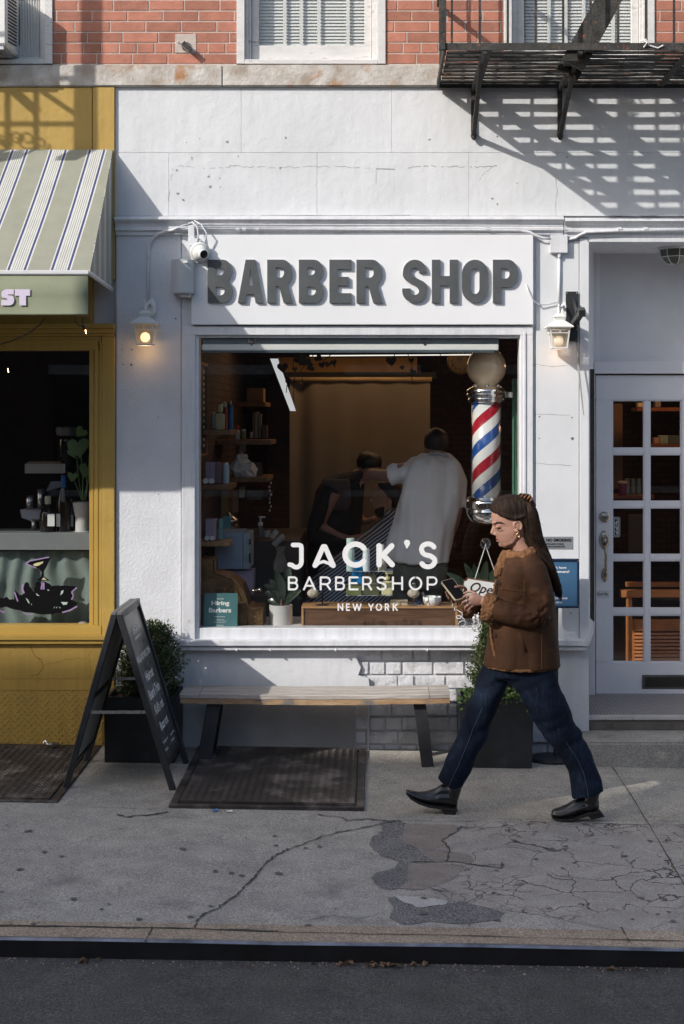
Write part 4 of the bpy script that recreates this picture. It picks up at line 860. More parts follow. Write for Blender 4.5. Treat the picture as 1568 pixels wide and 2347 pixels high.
mb = MB(); mb.box(XL, xrf+.004, yF-.022, yF+.01, PZ(630,yF-.02), PZ(619,yF-.02)); mb.bar((xrf,yF,PZ(626,yF)), (xr_-.004,-.02,zw_), .022, .026); mb.build('frame_bar', alu, AW, bevel=.006, seg=2)
mb = MB(); lz = M['lav'] = pm('lavender_vinyl', (.62,.55,.68), .5, var=.03)
def bigtext(mb, loops_list, y):
    for loops, x0, y0, x1, y1 in loops_list:
        vs, fs = glyph_geo(loops, 1.0); a = P(x0,y1,y); b = P(x1,y0,y); mb.add([Vector((lerp(a.x,b.x,v.x), y-.0012*(v.z>0), lerp(a.z,b.z,v.y))) for v in vs], fs)
Tt = [[(.30,0),(.74,0),(.74,.60),(1,.60),(1,1),(0,1),(0,.60),(.30,.60)]]
Ss = [[(0,0),(.62,0)]+arc(.62,.33,.38,.33,-90,60,8)+[(.55,.62),(.50,.68),(.96,.68),(.96,1),(.42,1)]+arc(.42,.68,.42,.32,90,215,8)+[(.44,.42),(.48,.34),(0,.34)]]
bigtext(mb, [(Ss,3,663,33,700),(Tt,34,663,69,700)], yF-.0205)
mb.build('lettering', lz, AW)
# string light bulbs under the awning
def string_bulb(px, py, y, label, cordpts, s=1.0):
    t = thing('string_bulb', label, 'light bulb', tuple(P(px,py+8,y)), 'string light bulbs')
    mb = MB(); ptube(mb, [(a,b,yy_) for a,b,yy_ in cordpts], .0035, 6); mb.build('cord', M['blackpaint'], t, smooth=True)
    mb = MB(); mb.tube([P(px-6,py-14,y), P(px-1,py-3,y)], .008*s, 8); mb.build('socket', M['blackpaint'], t)
    mb = MB(); mb.ell(P(px+1,py+2,y), .0175*s,.0175*s,.020*s,16,10); mb.build('globe', M['clear'], t, smooth=True)
    mb = MB(); mb.tube([P(px,py-3,y), P(px+1.5,py+5,y)], .0022, 6); mb.build('filament', emis('filament', (1,.35,.12), 30), t)
string_bulb(196,759,-.5,'small clear bulb on a black cord below the awning corner', [(173,728,-.5),(172,737,-.5),(178,744,-.5),(186,748,-.5),(190,746,-.5),(189,728,-.5)])
mb = MB(); ptube(mb, [(103,729,-.45),(92,744,-.45),(72,760,-.4),(50,772,-.35),(25,782,-.3),(0,789,-.3),(-60,790,-.3)], .004, 6); tag(mb.build('black_cord', M['blackpaint'], loc=P(40,775,-.4), smooth=True), 'black cord sagging under the awning', 'cord')
# ================================================================ BENCH
BN = thing('wooden_bench', 'weathered plank bench on black steel legs under the shop window', 'bench', (PX(721,-.25), -.25, gz(-.4,-.25)))
M['plank'] = wood('weathered_plank', (.27,.24,.21), (.50,.46,.42), (1.2,14,14), .8, .004, 2.5)
M['plankf'] = wood('plank_edge', (.28,.15,.065), (.46,.32,.19), (1.5,10,10), .75, .004, 3, dirt=(.17,.15,.13))
yf, yb2 = -.40, -.10; xa, xb = PX(412,yf), PX(1032,yf); zt = PZ(1590,yf); zb = PZ(1612.5,yf)
def bench_fn(v, n):
    t_ = (v.x-xa)/(xb-xa); return v+Vector((0, .003*noise.noise(v*9), -.010*math.sin(math.pi*t_)+.0035*noise.noise(Vector((v.x*5,v.y*40,v.z*20)))))
def plank(x0, x1, y0, y1, z0, z1, mat, name='seat_plank'):
    m_ = MB(); n = 24; rs = []
    for i in range(n+1): x = lerp(x0,x1,i/n); rs.append([Vector((x,y0,z0)),Vector((x,y1,z0)),Vector((x,y1,z1-.004)),Vector((x,y1-.004,z1)),Vector((x,y0+.004,z1)),Vector((x,y0,z1-.004))])
    m_.rings(rs); return m_.build(name, mat, BN, fn=bench_fn)
ys_ = [yf+.0, yf+.098, yf+.197, yb2]; xe0, xe1 = xa+.118, xb-.125
for y0, y1 in zip(ys_, ys_[1:]): plank(xe0+.002, xe1-.002, y0+.002, y1-.002, zt-.026, zt, M['plank'])
plank(xa, xe0-.001, yf, yb2, zt-.026, zt-.001, M['plank'], 'end_plank'); plank(xe1+.001, xb, yf, yb2, zt-.026, zt-.001, M['plank'], 'end_plank')
plank(xa+.002, xb-.002, yf+.004, yf+.03, zb, zt-.0265, M['plankf'], 'front_rail'); plank(xa+.002, xb-.002, yb2-.03, yb2-.004, zb, zt-.0265, M['plankf'], 'back_rail')
mb = MB(); mb.box(xa+.05,xb-.05,yf+.05,yb2-.05,zb+.01,zt-.028); mb.build('under_slab', M['plankf'], BN)
for px0, px1, e in ((489,466,-1),(962,981,1)):
    for y0, y1 in ((yf+.07,yf+.02),(yb2-.05,yb2-.01)):
        mb = MB(); X0, X1 = PX(px0,yf), PX(px1,yf); mb.bar((X0,y0,zb), (X1,y1,gz(X1,y1)), .075 if e>0 else .085, .028, up=(0,1,0)); mb.build('leg', M['blackpaint'], BN, bevel=.002)
# ================================================================ CELLAR HATCHES
def hatch(label, x0, x1, y0, y1, cols_, rows_, rise=.03, px=0):
    t = thing('cellar_hatch', label, 'cellar hatch', ((x0+x1)/2,(y0+y1)/2,gz((x0+x1)/2,(y0+y1)/2)), 'cellar hatches')
    G = lambda x, y, d: Vector((x, y, gz(x,y)+d)); f = .045
    mb = MB()
    for a, b, c, d in ((x0,x1,y0,y0+f*.6),(x0,x1,y1-f*.6,y1),(x0,x0+f,y0+f*.6,y1-f*.6),(x1-f,x1,y0+f*.6,y1-f*.6)):
        mb.add([G(a,c,-.02),G(b,c,-.02),G(b,d,-.02),G(a,d,-.02),G(a,c,rise*.6),G(b,c,rise*.6),G(b,d,rise*.6),G(a,d,rise*.6)], [(0,3,2,1),(4,5,6,7),(0,1,5,4),(1,2,6,5),(2,3,7,6),(3,0,4,7)])
    mb.build('frame', M['rustplate'], t, bevel=.003)
    mb = MB(); a, b, c, d = x0+f+.008, x1-f-.008, y0+f*.6+.006, y1-f*.6-.008; r = rise
    mb.add([G(a,c,-.01),G(b,c,-.01),G(b,d,-.01),G(a,d,-.01),G(a,c,r),G(b,c,r),G(b,d,r*.7),G(a,d,r*.7)], [(0,3,2,1),(4,5,6,7),(0,1,5,4),(1,2,6,5),(2,3,7,6),(3,0,4,7)])
    o = G(a+.02,c+.02,r+.0003); u = (G(b,c,r)-G(a,c,r)); v = (G(a,d,r*.7)-G(a,c,r)); nu = int((u.length-.03)/.022); nv = int((v.length-.03)/.02)
    lozenges(mb, o, u, v, nu, nv, .022, .02, .0085, .0026, .003)
    mb.build('tread_plate', M['rustplate'], t)
    return t
hatch('brown steel cellar hatch with worn tread plate under the bench', PX(387,-1.31), PX(835,-1.31), -1.31, -.03, 1, 1, .035)
hatch('brown steel cellar hatch in front of the mustard base wall', -3.2, PX(132,-1.25), -1.25, -.02, 1, 1, .018)
mb = MB(); mb.add([Vector((*gpt(a,b,.012), 0)) for a,b in ((0,0),)] if 0 else [], [])
M['bluelit'] = pm('blue_scrap', (.05,.25,.55), .5)
for nm, m_, pxs, lb in (('paper_scrap', 'bluelit', ((487,1853),(500,1852),(498,1857),(489,1857)), 'small blue scrap on the front lip of the cellar hatch'), ('paper_scrap', 'vinyl', ((519,1856),(534,1855),(534,1859),(520,1859)), 'small white scrap on the front lip of the cellar hatch')):
    mb = MB(); q = [gpt(a,b,.006) for a,b in pxs]; q = [(x,y-.02,gz(x,y)+.006+.004*(i%2)) for i,(x,y) in enumerate(q)]; mb.poly(q); mb.add([(x,y,z-.0015) for x,y,z in q], [(3,2,1,0)]); tag(mb.build(nm, M[m_], loc=q[0]), lb, 'litter')
# padlock on the left hatch
c0 = Vector((PX(120,-.12), -.13, gz(-2,-.13)+.03)); t = thing('padlock', 'brass and steel padlock lying on the left cellar hatch', 'padlock', tuple(c0))
mb = MB(); mb.obox(c0+Vector((.02,0,.008)), (.024,.004,0), (-.003,.018,0), (0,0,.012)); mb.build('body', M['nickel'], t, bevel=.003)
mb = MB(); mb.tube([c0+Vector((-.0,-.010,.008)), c0+Vector((-.025,-.012,.012)), c0+Vector((-.036,0,.014)), c0+Vector((-.025,.012,.012)), c0+Vector((0,.012,.008))], .0045, 8); mb.tube([c0+Vector((-.03,.0,.0)), c0+Vector((-.04,.01,.03)), c0+Vector((-.055,.015,.02)), c0+Vector((-.05,.0,0))], .006, 6); mb.build('shackle', M['chrome'], t, smooth=True)
# ================================================================ PLANTERS AND SHRUBS
def planter(label, x0, x1, y0, y1, z0, z1, tp):
    t = thing('square_planter', label, 'planter', ((x0+x1)/2,(y0+y1)/2,z0), 'black planters')
    mb = MB(); w_ = .022; X0, X1, Y0, Y1 = x0+tp, x1-tp, y0+tp, y1-tp
    R4 = lambda a, b, c, d, z: [Vector((a,c,z)),Vector((b,c,z)),Vector((b,d,z)),Vector((a,d,z))]
    mb.rings([R4(X0,X1,Y0,Y1,z0), R4(x0,x1,y0,y1,z1), R4(x0+w_,x1-w_,y0+w_,y1-w_,z1), R4(x0+w_,x1-w_,y0+w_,y1-w_,z1-.05)]); mb.build('pot', M['planter'], t, bevel=.004, seg=2)
    mb = MB(); n = 14; vs = [(lerp(x0+.02,x1-.02,i/n), lerp(y0+.02,y1-.02,j/n), z1-.04+.015*noise.noise(Vector((i*.7,j*.7,3)))) for j in range(n+1) for i in range(n+1)]
    mb.add(vs, [(j*(n+1)+i, j*(n+1)+i+1, (j+1)*(n+1)+i+1, (j+1)*(n+1)+i) for j in range(n) for i in range(n)]); mb.build('soil', pm('soil', (.06,.04,.03), .95, var=.4, ns=40, bump=.01, bs=60), t)
    return t
yp = -.40; xp0_, xp1_ = PX(238,yp), PX(401,yp)
planter('black square planter between the folding sign and the bench', xp0_, xp1_, yp, -.03, gz(-1.45,yp)-.003, PZ(1598,yp), .004)
xq0, xq1 = PX(1053,yp), PX(1224,yp)
planter('tall black planter behind the walking woman', xq0, xq1, yp, -.02, gz(.75,yp)-.004, PZ(1604,yp), .012)
M['box'] = pm('boxwood_leaf', (.045,.085,.022), .42, var=.3, ns=10, island=.5, alt=(.085,.115,.03)); M['boxlt'] = pm('ivy_leaf', (.10,.19,.04), .45, var=.2, island=.35, alt=(.14,.24,.06)); M['twig'] = pm('twig', (.08,.055,.035), .85, var=.3)
def leafq(mb, c, d, L, W, rnd):
    d = d.normalized(); s_ = d.cross(Vector((rnd.gauss(0,1), rnd.gauss(0,1), rnd.gauss(0,1)))).normalized(); n = d.cross(s_)
    mb.add([c, c+d*L*.45+s_*W*.5+n*W*.15, c+d*L, c+d*L*.45-s_*W*.5+n*W*.15], [(0,1,2),(0,2,3)])
def shrub(name, label, cat, c, prof, n_tw, leaves, L, W, seed, mat, droop=0):
    """prof(h01) -> radius; twigs grow outwards from the stem, leaves sit along each twig"""
    rnd = random.Random(seed); t = thing(name, label, cat, tuple(c)); c = Vector(c); H = prof['H']; f = prof['r']
    st = MB(); lf = MB(); st.tube([c+Vector((0,0,-.02)), c+Vector((.01,0,H*.4)), c+Vector((-.005,.01,H*.9))], [.012,.008,.003], 7)
    for k in range(n_tw):
        h = rnd.random()**.9; a = rnd.uniform(0, 2*math.pi); rr = f(h)*rnd.uniform(.55,1.13)*(1+.18*noise.noise(Vector((math.cos(a)*1.7,math.sin(a)*1.7,h*4+seed))))
        b = c+Vector((0,0,H*max(0,h-.22)*.9)); e = c+Vector((math.cos(a)*rr, math.sin(a)*rr, H*h+rnd.uniform(-.01,.02)))
        m_ = (b+e)/2+Vector((0,0,-.02)); 
        if k%3 == 0: st.tube([b, m_, e], [.003,.002,.001], 4)
        dd = (e-m_).normalized()
        for q in range(leaves):
            s_ = rnd.uniform(.35,1.0); p = m_.lerp(e, s_)+Vector((rnd.gauss(0,.006),rnd.gauss(0,.006),rnd.gauss(0,.006)))
            leafq(lf, p, dd*.6+Vector((rnd.gauss(0,.7),rnd.gauss(0,.7),rnd.gauss(0,.7)+.25-droop)), L*rnd.uniform(.7,1.25), W*rnd.uniform(.7,1.2), rnd)
    st.build('stems', M['twig'], t); lf.build('leaves', mat, t); return t
shrub('boxwood_shrub', 'round green boxwood shrub growing in the planter behind the folding sign', 'shrub', ((xp0_+xp1_)/2+.02, -.20, PZ(1598,yp)-.035), {'H': PZ(1422,-.2)-PZ(1598,yp)+.03, 'r': lambda h: .225*(1-abs(h-.42)**1.7*2.1)**.5 if h < .98 else .05}, 1150, 9, .018, .011, 3, M['box'])
shrub('boxwood_shrub', 'tall conical boxwood shrub behind the walking woman', 'shrub', ((xq0+xq1)/2, -.20, PZ(1604,yp)-.04), {'H': PZ(1395,-.2)-PZ(1604,yp)+.05, 'r': lambda h: .195*(1-h)**.55+.01 if h > .25 else .16}, 1150, 9, .017, .010, 6, M['box'])
rnd = random.Random(8); t = thing('trailing_ivy', 'bright green trailing plants spilling over the rim of the tall planter', 'plant', ((xq0+xq1)/2,-.3,PZ(1604,yp)))
for sx in range(9):
    mb = MB(); bx = lerp(xq0, xq1, (sx+.5)/9)
    for k in range(46):
        p = Vector((bx+rnd.gauss(0,.028), yp+rnd.uniform(-.03,.10), PZ(1604,yp)+rnd.uniform(-.02,.07)-(.05 if rnd.random()<.3 else 0))); leafq(mb, p, Vector((rnd.gauss(0,1),rnd.gauss(-.4,.7),rnd.gauss(-.1,.7))), .024*rnd.uniform(.7,1.3), .017, rnd)
    mb.build('sprig', M['boxlt'], t)
# ================================================================ FOLDING SIGN
AF = thing('folding_sign', 'black folding pavement sign listing haircuts beside the left planter', 'folding sign', (-1.47,-.67,gz(-1.47,-.67)))
yn, yf2 = -.98, -.37; za = 1.0
def aboard(xt, xb, side):
    top = lambda y: Vector((xt, y, za)); bot = lambda y: Vector((xb, y, gz(xb,y))); fr = MB()
    dn = (bot(yn)-top(yn)).normalized(); nrm = dn.cross(Vector((0,1,0))).normalized()*(1)
    for y in (yn+.018, yf2-.018): fr = MB(); fr.bar(top(y), bot(y), .036, .030, up=(0,1,0)); o_ = fr.build('leg', M['blackpaint'], AF, bevel=.004)
    L = (bot(yn)-top(yn)).length; a = top(yn)+dn*L*.02; fr = MB()
    for f in (.015, .86) if side > 0 else (.015,.48,.86): p = top(0)+dn*L*f; fr.bar((p.x,yn+.03,p.z), (p.x,yf2-.03,p.z), .030, .028, up=tuple(dn))
    fr.build('cross_rail', M['blackpaint'], AF, bevel=.003)
    p0, p1 = top(0)+dn*L*.03, top(0)+dn*L*.85; pb_ = MB(); pb_.obox(((p0.x+p1.x)/2, (yn+yf2)/2, (p0.z+p1.z)/2), (p1-p0)/2, (0,(yf2-yn)/2-.036,0), nrm*.004)
    return pb_, dn, L, top, nrm
pb_, dn, L, top, nrm = aboard(-1.455, -1.150, 1); pan = pb_.build('chalk_panel', pm('chalkboard', (.075,.078,.08), .30, var=.12, ns=2, bump=.0003, bs=30), AF)
cap_ = MB(); cap_.box(-1.497,-1.469,yn,yf2,za-.005,za+.014); cap_.box(-1.466,-1.435,yn,yf2,za-.004,za+.016); cap_.build('top_rail', pm('greyed_rail', (.12,.125,.125), .5, var=.15), AF, bevel=.003)
tm = MB(); u = Vector((0,1,0)); v = -dn; n_ = u.cross(v)
def atext(s, f, w_, h, cx=.0, off=0.0, shear=0):
    c = top(0)+dn*L*f; o = Vector((c.x, (yn+yf2)/2-w_/2+cx, c.z))+n_*.0045; put_text(tm, s, o, u, v, w_, h, off, .0008, 1.0, shear)
atext("JACK'S", .145, .20, .042, 0, .02); atext("BARBERSHOP", .18, .20, .016); atext("WALK-INS WELCOME", .30, .44, .040, 0, .0)
atext("Haircut", .42, .25, .058, 0, .012, .1); atext("Beard Trim", .515, .36, .058, 0, .012, .1); atext("Kid's cut", .605, .29, .058, 0, .012, .1); atext("Buzz cut", .70, .27, .052, 0, .012, .1)
atext("Follow us", .765, .16, .016, -.1); atext("Open", .81, .10, .018, -.14); atext("Daily", .81, .10, .018, .1); atext("New York", .775, .13, .013, .14)
tm.build('lettering', M['vinyl'], AF)
pb2, dn2, L2, top2, nr2 = aboard(-1.482, -1.760, -1); pb2.build('back_panel', pm('grey_panel', (.42,.42,.40), .6, var=.1), AF)
mb = MB()
for f, y in ((.56,yn+.03),(.47,yf2-.03)):
    z = za-(za)*f; xL = lerp(-1.482,-1.760,f); xR = lerp(-1.455,-1.150,f); mb.bar((xL,y,z), (xR,y,z), .004, .018)
mb.build('spreader', M['steel'], AF)
# ================================================================ SMALL SIGNS BY THE DOOR
t = thing('no_smoking_sign', 'small grey metal NO SMOKING plate on the white pier', 'sign', tuple(P(1278,1259,-.016)))
mb = MB(); mb.pb(1236,1230,1313.5,1259,-.0155,-.0125); mb.build('plate', pm('grey_alu', (.27,.29,.31), .4, metal=.3, var=.05), t, bevel=.0015)
mb = MB(); ptext(mb, 'NO SMOKING', 1252,1234.5,1309,1241.5, -.016, .03); ptext(mb, 'INCLUDES VAPING', 1252,1245,1292,1248.5, -.016, .02); ptext(mb, 'AND E-CIGARETTES', 1252,1251,1295,1254.5, -.016, .02); mb.build('lettering', M['ink'], t)
t = thing('booking_sign', 'dark blue framed booking notice on a black post behind the woman', 'sign', (PX(1274,-.16),-.14,gz(1.1,-.14)))
navy = pm('navy_frame', (.02,.035,.075), .3, var=.1); yq = -.20
mb = MB(); mb.pb(1222,1281,1328,1286,yq,yq+.03); mb.pb(1222,1389,1328,1394,yq,yq+.03); mb.pb(1222,1286.2,1227,1388.8,yq,yq+.03); mb.pb(1323,1286.2,1328,1388.8,yq,yq+.03); mb.build('frame', navy, t, bevel=.004, seg=2)
mb = MB(); mb.pb(1227,1286,1323,1389,yq+.012,yq+.02); mb.build('notice', pm('blue_notice', (.05,.13,.24), .4, var=.06), t)
mb = MB()
for s, a, b, c, d in (("If you don't have",1236,1298,1298,1305),("an appointment?",1240,1307,1305,1315),("Instant Booking",1240,1368,1301,1375),("JACK'S",1261,1379,1288,1383.5)): ptext(mb, s, a, b, c, d, yq+.0115, .02)
mb.build('lettering', M['vinyl'], t)
mb = MB(); mb.bar((PX(1274,-.16),-.155,gz(1.1,-.15)+.02), (PX(1274,-.16),-.155,PZ(1300,-.15)), .030, .030); mb.build('post', M['blackpaint'], t, bevel=.002)
mb = MB(); mb.lathe((PX(1268,-.16),-.16,gz(1.1,-.15)-.003), [(.17,0),(.17,.012),(.15,.022),(.03,.03)], 28, sy=.75); mb.build('base', M['blackpaint'], t, smooth=False)
t = thing('pull_sticker', 'small rounded PULL sticker on the glass door', 'sticker', tuple(P(1412.7,1231,YD+.019)))
def rrect(x0, y0, x1, y1, r, n=5): return arc(x1-r,y0+r,r,r,-90,0,n)+arc(x1-r,y1-r,r,r,0,90,n)+arc(x0+r,y1-r,r,r,90,180,n)+arc(x0+r,y0+r,r,r,180,270,n)
mb = MB(); mb.pprism(rrect(1403.5,1185,1421.5,1231,4), YD+.0185, YD+.0195); mb.build('backing', pm('sticker_grey', (.42,.42,.42), .5), t)
mb = MB(); o_ = rrect(1405,1186.5,1420,1229.5,3.2); i_ = rrect(1406.5,1188,1418.5,1228,2.4); k_ = len(o_); yq = YD+.0178
mb.add([P(a,b,yq) for a,b in o_+i_], [(i,(i+1)%k_,(i+1)%k_+k_,i+k_) for i in range(k_)])
for i, ch in enumerate('PULL'): ptext(mb, ch, 1409,1190+i*9.6,1416,1197.5+i*9.6, YD+.0184, .04)
mb.build('lettering', M['ink'], t)
t = thing('paper_label', 'small handwritten paper label on the door stile', 'label', tuple(P(1381,1372,YD)))
mb = MB(); mb.pb(1366.5,1353,1396,1371,YD-.0012,YD-.0002); mb.build('paper', pm('paper', (.55,.55,.56), .6), t); mb = MB(); ptext(mb, 'Good Man', 1369,1358,1394,1364.5, YD-.0014, 0, shear=.3); mb.build('writing', M['ink'], t)
# ================================================================ LETTERING ON THE GLASS
GL = thing('window_lettering', "white JACK'S BARBERSHOP NEW YORK lettering on the shop window glass", 'lettering', tuple(P(831,1400,.011)))
yg = .0112; W_ = 12.4
mb = MB()
stroke(mb, [(672,1249),(686,1249),(690,1251),(691,1256),(691,1286)]+arc(679,1287,12,13,0,140,8)+[(664,1294)][:1], W_-2, yg)
stroke(mb, [(722,1296),(741,1253),(745,1253),(764,1296)], W_-1, yg)
stroke(mb, [(724,1297),(731,1290),(742,1287),(754,1291),(761,1297)], W_-5, yg)
mb.build('letter', M['vinyl'], GL)
mb = MB(); stroke(mb, arc(815,1271,24,24,-38,-322,22), W_, yg); mb.build('letter', M['vinyl'], GL)
mb = MB(); stroke(mb, [(869,1251),(869,1294)], W_, yg); stroke(mb, [(898,1251),(878,1272),(899,1294)], W_, yg); mb.build('letter', M['vinyl'], GL)
mb = MB(); q = [(927,1243)]+[(933-7*math.cos(R(a)), 1244-7*math.sin(R(a))) for a in range(0,181,20)]+[(940,1246),(935,1255),(933,1258),(931,1255)]; mb.pprism(q[1:], yg-.0006, yg-.0001); mb.build('letter', M['vinyl'], GL)
mb = MB(); stroke(mb, arc(981,1259,15,12.5,-25,-180,10)+arc(979,1272,5,3,180,120,2)[:0]+[(968,1266),(974,1271),(986,1274),(994,1279)]+arc(981,1285,16,14,-10,150,10), W_-1, yg); mb.build('letter', M['vinyl'], GL)
def sans(mb, ch, x0, x1, y0, y1, w, y):
    X = lambda t: lerp(x0+w/2, x1-w/2, t); Yq = lambda t: lerp(y1-w/2, y0+w/2, t)
    G = {'B': [[(0,0),(0,1),(.6,1)]+arc(.6,.77,.33,.23,90,-90,6)+[(0,.54)], [(.6,.54)]+arc(.62,.27,.38,.27,90,-90,6)+[(0,0)]],
         'A': [[(0,0),(.5,1),(1,0)],[(.18,.3),(.82,.3)]], 'R': [[(0,0),(0,1),(.6,1)]+arc(.6,.72,.38,.28,90,-90,7)+[(0,.44)], [(.6,.44),(1,0)]],
         'E': [[(1,1),(0,1),(0,0),(1,0)],[(0,.52),(.85,.52)]], 'S': [arc(.5,.76,.44,.24,20,180,8)+[(.12,.62),(.5,.52),(.88,.42)]+arc(.5,.24,.46,.24,0,-160,8)],
         'H': [[(0,0),(0,1)],[(1,0),(1,1)],[(0,.5),(1,.5)]], 'O': [arc(.5,.5,.5,.5,90,450,24)], 'P': [[(0,0),(0,1),(.6,1)]+arc(.6,.70,.40,.30,90,-90,7)+[(0,.40)]],
         'N': [[(0,0),(0,1),(1,0),(1,1)]], 'W': [[(0,1),(.25,0),(.5,1),(.75,0),(1,1)]], 'Y': [[(0,1),(.5,.45),(1,1)],[(.5,.45),(.5,0)]], 'K': [[(0,0),(0,1)],[(1,1),(.05,.42)],[(.3,.6),(1,0)]]}
    for pl in G[ch]: stroke(mb, [(X(a), Yq(b)) for a, b in pl], w, y)
for ch, a, b in zip('BARBERSHOP', (660,694.5,733,768,799,830,862,898.5,937,978), (684,724,759,791,822,853,887,924,968,1003)):
    mb = MB(); sans(mb, ch, a, b, 1321, 1353, 4.4, yg); mb.build('letter', M['vinyl'], GL)
for ch, a, b in zip('NEWYORK', (774,793,808,844,861,882,900), (787,802.5,829,857,876,892,912)):
    mb = MB(); sans(mb, ch, a, b, 1383, 1400, 3.1, yg); mb.build('letter', M['vinyl'], GL)
# ================================================================ ROOM BEHIND THE SHOP WINDOW (part of the building)
RM = thing('shop_interior', None, None); RM.parent = B
dbrick = None
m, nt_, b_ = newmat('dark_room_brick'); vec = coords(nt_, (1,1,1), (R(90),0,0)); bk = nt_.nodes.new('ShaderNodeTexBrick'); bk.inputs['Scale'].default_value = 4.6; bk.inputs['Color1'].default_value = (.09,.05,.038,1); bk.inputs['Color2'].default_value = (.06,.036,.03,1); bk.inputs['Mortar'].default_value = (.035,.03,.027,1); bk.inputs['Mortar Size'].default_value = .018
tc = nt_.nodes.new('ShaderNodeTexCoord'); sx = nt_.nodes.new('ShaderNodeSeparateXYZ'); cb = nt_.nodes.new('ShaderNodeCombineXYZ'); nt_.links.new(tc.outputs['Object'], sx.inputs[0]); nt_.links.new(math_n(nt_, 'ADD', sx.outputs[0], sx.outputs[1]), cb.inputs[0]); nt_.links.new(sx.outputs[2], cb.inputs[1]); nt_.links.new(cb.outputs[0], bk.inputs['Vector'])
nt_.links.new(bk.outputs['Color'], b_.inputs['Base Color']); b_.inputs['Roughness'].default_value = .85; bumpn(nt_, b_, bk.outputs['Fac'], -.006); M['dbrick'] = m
ZF = .20
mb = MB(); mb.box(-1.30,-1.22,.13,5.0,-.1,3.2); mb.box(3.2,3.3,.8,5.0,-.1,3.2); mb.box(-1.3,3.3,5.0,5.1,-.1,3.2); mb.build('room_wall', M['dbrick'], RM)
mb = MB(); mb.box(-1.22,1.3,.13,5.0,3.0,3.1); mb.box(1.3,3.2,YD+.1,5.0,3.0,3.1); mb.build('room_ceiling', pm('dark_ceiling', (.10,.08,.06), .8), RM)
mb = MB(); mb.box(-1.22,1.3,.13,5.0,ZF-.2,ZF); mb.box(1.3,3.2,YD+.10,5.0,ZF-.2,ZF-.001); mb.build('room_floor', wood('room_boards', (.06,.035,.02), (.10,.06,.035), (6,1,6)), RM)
ZS = PZ(1441,.06)
mb = MB(); mb.box(-1.22,1.0,.121,.62,ZS-.04,ZS); mb.build('window_ledge', M['trim'], RM)
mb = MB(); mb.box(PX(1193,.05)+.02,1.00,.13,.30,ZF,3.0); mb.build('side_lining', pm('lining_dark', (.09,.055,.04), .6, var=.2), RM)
# ceiling light tubes (lit in the photograph)
lt = emis('tube_light', (1,.95,.86), .8)
mb = MB(); a, b = P(710,815.5,1.9), P(1090,813,1.9); mb.tube([a,b], .0045, 8); tag(mb.build('tube_light', lt, loc=a), 'long thin lit tube light hanging just under the blind', 'tube light')
mb = MB(); q = [P(619,822,1.5),P(637,822,1.5),P(678,942,1.5),P(665,942,1.5)]; mb.add(q+[p+Vector((0,.02,0)) for p in q], [(0,1,2,3),(7,6,5,4),(0,4,5,1),(1,5,6,2),(2,6,7,3),(3,7,4,0)])
tag(mb.build('strip_light', emis('panel_light', (.95,.97,1), .42), loc=q[3]), 'slanting white lit strip light behind the hanging leaves', 'strip light')
wl = bpy.data.lights.new('warm_fill', 'AREA'); wl.energy = 6; wl.color = (1,.62,.32); wl.shape = 'RECTANGLE'; wl.size = 2.2; wl.size_y = .2  # added warm fill light for the room, no fitting behind it
wo = bpy.data.objects.new('warm_fill', wl); col.objects.link(wo); wo.location = (.2, 2.75, 2.9); wo.rotation_euler = (R(-12),0,0)
# backdrop and beam
mb = MB(); rs = []; n = 60
for k in range(n+1):
    px = lerp(664, 986, k/n); x = PX(px, 3.1); rs.append((x, 3.1+.004*math.sin(k*.5)+.05*math.exp(-((px-690)/18)**2)))
z0_b, z1_b = ZF, PZ(872,3.1)
mb.add([(x,y,z1_b) for x,y in rs]+[(x,y,z0_b) for x,y in rs]+[(x,y+.004,z1_b) for x,y in rs]+[(x,y+.004,z0_b) for x,y in rs], [(i,i+1,n+2+i,n+1+i) for i in range(n)]+[(2*n+2+i,3*n+3+i,3*n+4+i,2*n+3+i) for i in range(n)])
t = thing('backdrop', 'tan backdrop cloth hanging behind the barber and his client', 'backdrop', (PX(825,3.1),3.1,ZF)); mb.build('cloth', pm('tan_cloth', (.19,.155,.115), .85, var=.1, ns=2), t, smooth=True)
mb = MB(); mb.tube([P(660,870,3.1),P(990,870,3.1)], .022, 10); mb.build('roller', pm('roller', (.35,.24,.12), .4), t, smooth=True)
mb = MB(); mb.pb(636,819,956,853,3.6,3.75); mb.build('ceiling_beam', pm('ochre_beam', (.50,.27,.08), .6), RM)
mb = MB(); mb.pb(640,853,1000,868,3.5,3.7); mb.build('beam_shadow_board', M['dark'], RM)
# blind headrail
t = thing('roller_blind', 'rolled up window blind cassette along the top of the shop window', 'blind', tuple(P(803,808,.09)))
mb = MB(); mb.pb(464,774,1143,790,.030,.085); mb.build('cassette', pm('slate_rail', (.14,.17,.19), .4), t, bevel=.003)
mb = MB(); mb.pb(463,789,1143,803,.022,.055); mb.build('bottom_bar', M['wcol'], t, bevel=.004, seg=2)
mb = MB(); mb.pb(460,803.5,1133,808,.026,.05); mb.build('weight_bar', pm('slate_rail2', (.07,.10,.12), .4), t)
for px in (577,974):
    mb = MB(); mb.pb(px-8,777,px-5,787,.0175,.0295); mb.pb(px+5,777,px+8,787,.0175,.0295); mb.pb(px-5,780,px+5,784,.0178,.0295); mb.pb(px-2.5,784,px+2.5,792,.0172,.0215); mb.build('bracket', M['chrome'], t, bevel=.001)
mb = MB(); mb.tube([P(490,786,.10),P(493,900,.10),P(490,1060,.10),P(482,1135,.10)], .004, 6); tag(mb.build('blind_wand', M['clear'], loc=P(482,1135,.1)), 'clear plastic wand hanging from the left end of the blind', 'wand')
